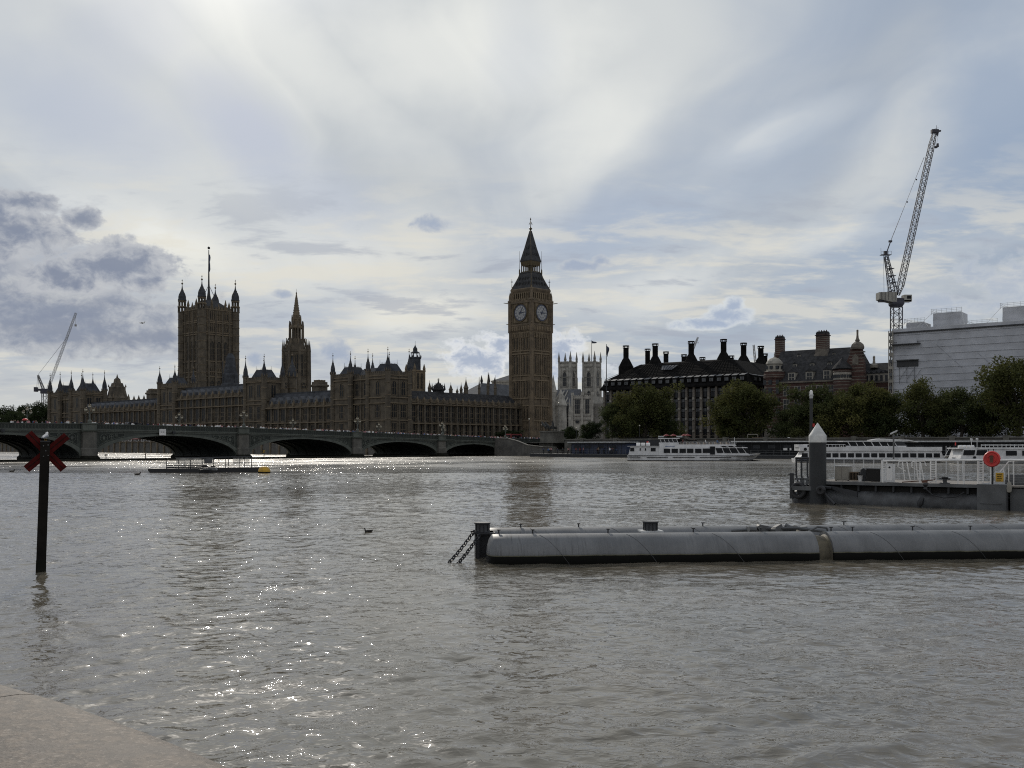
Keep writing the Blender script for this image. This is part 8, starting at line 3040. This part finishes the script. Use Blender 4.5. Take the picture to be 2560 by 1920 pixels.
def raft_and_buoy():
    D = 115.0
    k = D / F
    o = Vector((wx(370, D), D, 0))
    Rf = thing('work_raft', 'low dark work raft with thin posts and clear sheeting moored mid river', 'raft', o, R(4))
    X = lambda px: (px - 370) * k
    z = lambda r_: (1181.5 - r_) * k
    m = MB()
    m.loft([[(X(370), 0, z(1172)), (X(370), 3.2, z(1172)), (X(370), 3.2, z(1177)), (X(370), 0, z(1177))][::-1], [(X(380), 0, -.3), (X(380), 3.2, -.3), (X(380), 3.2, z(1172)), (X(380), 0, z(1172))], [(X(647), 0, -.3), (X(647), 3.2, -.3), (X(647), 3.2, z(1168.5)), (X(647), 0, z(1168.5))]])
    m.build('hull', M['black_rubber'], Rf)
    m = MB()
    for px in (414, 444, 473, 502, 530, 560, 567, 595, 624):
        zt = 1150 if px < 500 else 1144
        m.tube((X(px), .2, z(1172)), (X(px), .2, z(zt)), .045, n=5); px in (444, 530, 595) and m.tube((X(px), 3.0, z(1172)), (X(px), 3.0, z(zt)), .04, n=5)
    m.tube((X(414), .2, z(1164)), (X(500), .2, z(1164)), .05, n=5); m.tube((X(500), .2, z(1145)), (X(626), .2, z(1142.5)), .07, n=5); m.tube((X(420), 3.0, z(1146)), (X(612), 3.0, z(1143)), .07, n=5)
    m.tube((X(414), .2, z(1169)), (X(500), .2, z(1168)), .09, n=5)
    m.build('post_frame', M['dark_hull'], Rf)
    cs = bpy.data.materials.new('clear_sheet'); cs.use_nodes = True
    TREE[0] = cs.node_tree
    b = cs.node_tree.nodes['Principled BSDF']
    b.inputs['Base Color'].default_value = (.32, .31, .28, 1); b.inputs['Roughness'].default_value = .35; b.inputs['Alpha'].default_value = .62
    for (a, c, r0, r1) in ((422, 516, 1161, 1146), (596, 608, 1161, 1145), (566, 592, 1161, 1145)):
        m = MB(); n = 14
        rows = [[(X(a + (c - a) * i / n), 2.9 + .08 * math.sin(i * 1.3 + j), z(r0 + (r1 - r0) * j / 3)) for i in range(n + 1)] for j in range(4)]
        m.loft(rows, 0, cap=False, closed=False); m.build('clear_panel', cs, Rf)
    m = MB(); m.box(X(494), X(514), 2.7, 2.75, z(1159), z(1147)); m.build('dark_panel', M['steel_grey'], Rf)
    # small workboat tied alongside
    Bt = thing('workboat', 'small dark open boat with a cuddy tied against the work raft', 'boat', o + Vector((X(512), -1.7, 0)), R(3))
    L = 34 * k
    m = MB(); m.loft(hull(L, 1.5, .36, .3, .15)); m.build('hull', M['dark_hull'], Bt, True)
    m = MB(); m.box(.35, .9, -.4, .4, .3, .55); m.prism_y([(.9, .3), (1.9, .3), (1.75, .62), (.95, .68)], -.45, .45); m.build('cuddy', M['steel_grey'], Bt)
    m = MB(); m.box(-.14, .0, -.12, .12, .0, .55); m.build('outboard', M['black_rubber'], Bt)
    m = MB(); m.ball((.5, 0, .75), .3, 0, 8, 6, (1.3, .8, .6)); m.ball((1.4, .1, .7), .22, 0, 8, 6, (1.4, .8, .5)); m.build('tarpaulin', M['feather_dark'], Bt)
    D = 113.0
    k = D / F
    Bu = thing('mooring_buoy', 'large round yellow mooring buoy beside the work raft', 'buoy', (wx(660.5, D), D, 0))
    r_ = 15.2 * k
    m = MB(); m.lathe(0, 0, [(r_ * .6, -.4), (r_ * .96, -.1), (r_, .08), (r_ * .97, .3), (r_ * .8, .58), (r_ * .55, .70), (r_ * .2, .76), (.02, .77)], 24); m.build('float', M['yellow'], Bu, True)
    m = MB(); m.lathe(0, 0, [(r_ * 1.005, -.15), (r_ * 1.02, .0), (r_ * 1.01, .13), (r_ * .98, .14)], 24); m.build('weed_band', M['weed'], Bu, True)
    m = MB(); m.path([(.09 * math.cos(a), 0, .80 + .09 * math.sin(a)) for a in np.linspace(0, 6.28, 13)], .025, 5); m.build('ring', M['dark_hull'], Bu)


raft_and_buoy()


def birds():
    D = 35.0
    k = D / F
    p = W(920, 1330, D); p.z = 0.0
    G = thing('cormorant', 'dark water bird swimming alone in the middle of the river', 'bird', p, R(183))
    s = 20 * k / .42
    b = MB()
    b.path([(x * s, 0, z_ * s) for x, z_ in ((-.26, .10), (-.17, .055), (0, .04), (.12, .05), (.155, .11), (.16, .17), (.175, .205), (.205, .205), (.215, .20))], [r_ * s for r_ in (.012, .05, .085, .065, .034, .030, .034, .022, .01)], 10)
    b.build('body', M['feather_dark'], G, True)
    b = MB(); b.tube((.21 * s, 0, .203 * s), (.26 * s, 0, .195 * s), .011 * s, .004 * s, 5); b.build('beak', M['wood'], G)
    for sy in (-1, 1):
        w = MB(); w.path([(x * s, sy * y_ * s, z_ * s) for x, y_, z_ in ((.08, .06, .085), (-.05, .082, .085), (-.2, .03, .10), (-.27, .015, .115))], [r_ * s for r_ in (.018, .032, .02, .005)], 7); w.build('wing', M['feather_dark'], G, True)
    for (px, py, D, lab) in ((344, 1177, 105.0, 'tiny dark bird on the glittering water just short of the raft'), (30, 1172, 118.0, 'tiny dark bird on the water far behind the cross post')):
        p = W(px, py, D); p.z = 0
        G = thing('water_bird', lab, 'bird', p, R(20))
        b = MB(); s = 1.2; b.path([(-.3 * s, 0, .12), (-.15 * s, 0, .08), (.1 * s, 0, .08), (.2 * s, 0, .16), (.23 * s, 0, .3), (.3 * s, 0, .31)], [.02, .1, .12, .06, .05, .02], 8); b.build('body', M['feather_dark'], G, True)


birds()


def granite():
    m = bpy.data.materials.new('pink_granite')
    m.use_nodes = True
    TREE[0] = m.node_tree
    b = m.node_tree.nodes['Principled BSDF']
    tc = node('ShaderNodeTexCoord'); o = tc.outputs['Object']
    n1 = noise(o, 120.0, 3.0, 0.6)
    n2 = noise(o, 38.0, 5.0, 0.7)
    n3 = noise(o, 14.0, 5.0, 0.65)
    c = mix(sstep(n2, 0.40, 0.60), (0.031, 0.0215, 0.015), (0.094, 0.068, 0.048))
    c = mix(sstep(n1, 0.56, 0.66) * .8, c, (0.20, 0.165, 0.135))
    c = mix(sstep(n1, 0.42, 0.34) * .8, c, (0.022, 0.017, 0.015))
    c = mix(sstep(n3, 0.46, 0.66) * .6, c, (0.062, 0.05, 0.042))
    put(b.inputs['Base Color'], c)
    b.inputs['Roughness'].default_value = .7
    bn = node('ShaderNodeBump'); bn.inputs['Strength'].default_value = .8; bn.inputs['Distance'].default_value = .0022
    put(bn.inputs['Height'], n2 + n1 * .6); put(b.inputs['Normal'], bn.outputs[0])
    return m


def near_parapet():
    T = thing('granite_parapet', 'rough pinkish granite parapet top in the near corner by the camera', 'parapet', (0, 0, 0))
    G = granite()
    zt = CH - .47
    # outer edge of the coping, a long bend; the wall lies on the walkway side of it
    edge = [W(px, py, (CH - zt) * F / (py - HY)) for px, py in ((-900, 1530), (-420, 1612), (-150, 1672), (0, 1713), (130, 1752), (300, 1813), (430, 1864), (560, 1922), (760, 2030), (1000, 2230), (1250, 2700))]
    edge = [(-9.0, 6.2), (-5.0, 4.1)] + [(p.x, p.y) for p in edge] + [(1.6, .28), (4, .12)]
    # resample smoothly
    P = [Vector((x, y, 0)) for x, y in edge]
    Q = []
    for i in range(len(P) - 1):
        p0, p1, p2, p3 = P[max(i - 1, 0)], P[i], P[i + 1], P[min(i + 2, len(P) - 1)]
        for k in range(6):
            t = k / 6
            Q.append(.5 * ((2 * p1) + (p2 - p0) * t + (2 * p0 - 5 * p1 + 4 * p2 - p3) * t * t + (3 * p1 - p0 - 3 * p2 + p3) * t ** 3))
    Q.append(P[-1])
    N = []
    for i in range(len(Q)):
        d = (Q[min(i + 1, len(Q) - 1)] - Q[max(i - 1, 0)]).normalized()
        N.append(Vector((-d.y, d.x, 0)))
    prof = [(.02, -1.0), (.0, -.30), (.0, -.055), (.012, -.025), (.035, -.006), (.065, 0.0), (.30, .012), (.53, 0.0), (.565, -.006), (.585, -.03), (.59, -.06), (.59, -.30), (.5, -.32), (.5, -1.0)]
    # camera side is to the right of the walking direction => minus N
    js = 33
    def coping(i0, i1, name):
        m = MB()
        rings = [[(Q[i].x - N[i].x * (o - .05), Q[i].y - N[i].y * (o - .05), zt + dz) for o, dz in prof[1:-2]] for i in range(i0, i1)]
        if i0 > 0:
            a, b_ = Q[i0], Q[i0 + 1]
            f = .14
            rings[0] = [(x0 + (x1 - x0) * f, y0 + (y1 - y0) * f, z0) for (x0, y0, z0), (x1, y1, z1) in zip(rings[0], rings[1])]
        m.loft(rings)
        return m.build(name, G, T, True)
    coping(0, js + 1, 'coping_stone')
    coping(js, len(Q), 'coping_stone')
    m = MB(); rings = [[(Q[i].x - N[i].x * o, Q[i].y - N[i].y * o, zt + dz) for o, dz in ((.05, -5), (.05, -.29), (.54, -.29), (.54, -5))] for i in range(len(Q))]; m.loft(rings); m.build('wall_body', M['river_granite'], T)
    # walkway behind
    m = MB(); m.prism([(-12, 5.4), (-9.1, 5.5), (Q[20].x - .2, Q[20].y - .75), (-.6, .0), (1.6, -.45), (4, -.6), (60, -.6), (60, -40), (-60, -40), (-60, 30), (-40, 22)], CH - 1.75, CH - 1.65)
    tag(m.build('pavement', M['paving']), kind='structure')


near_parapet()
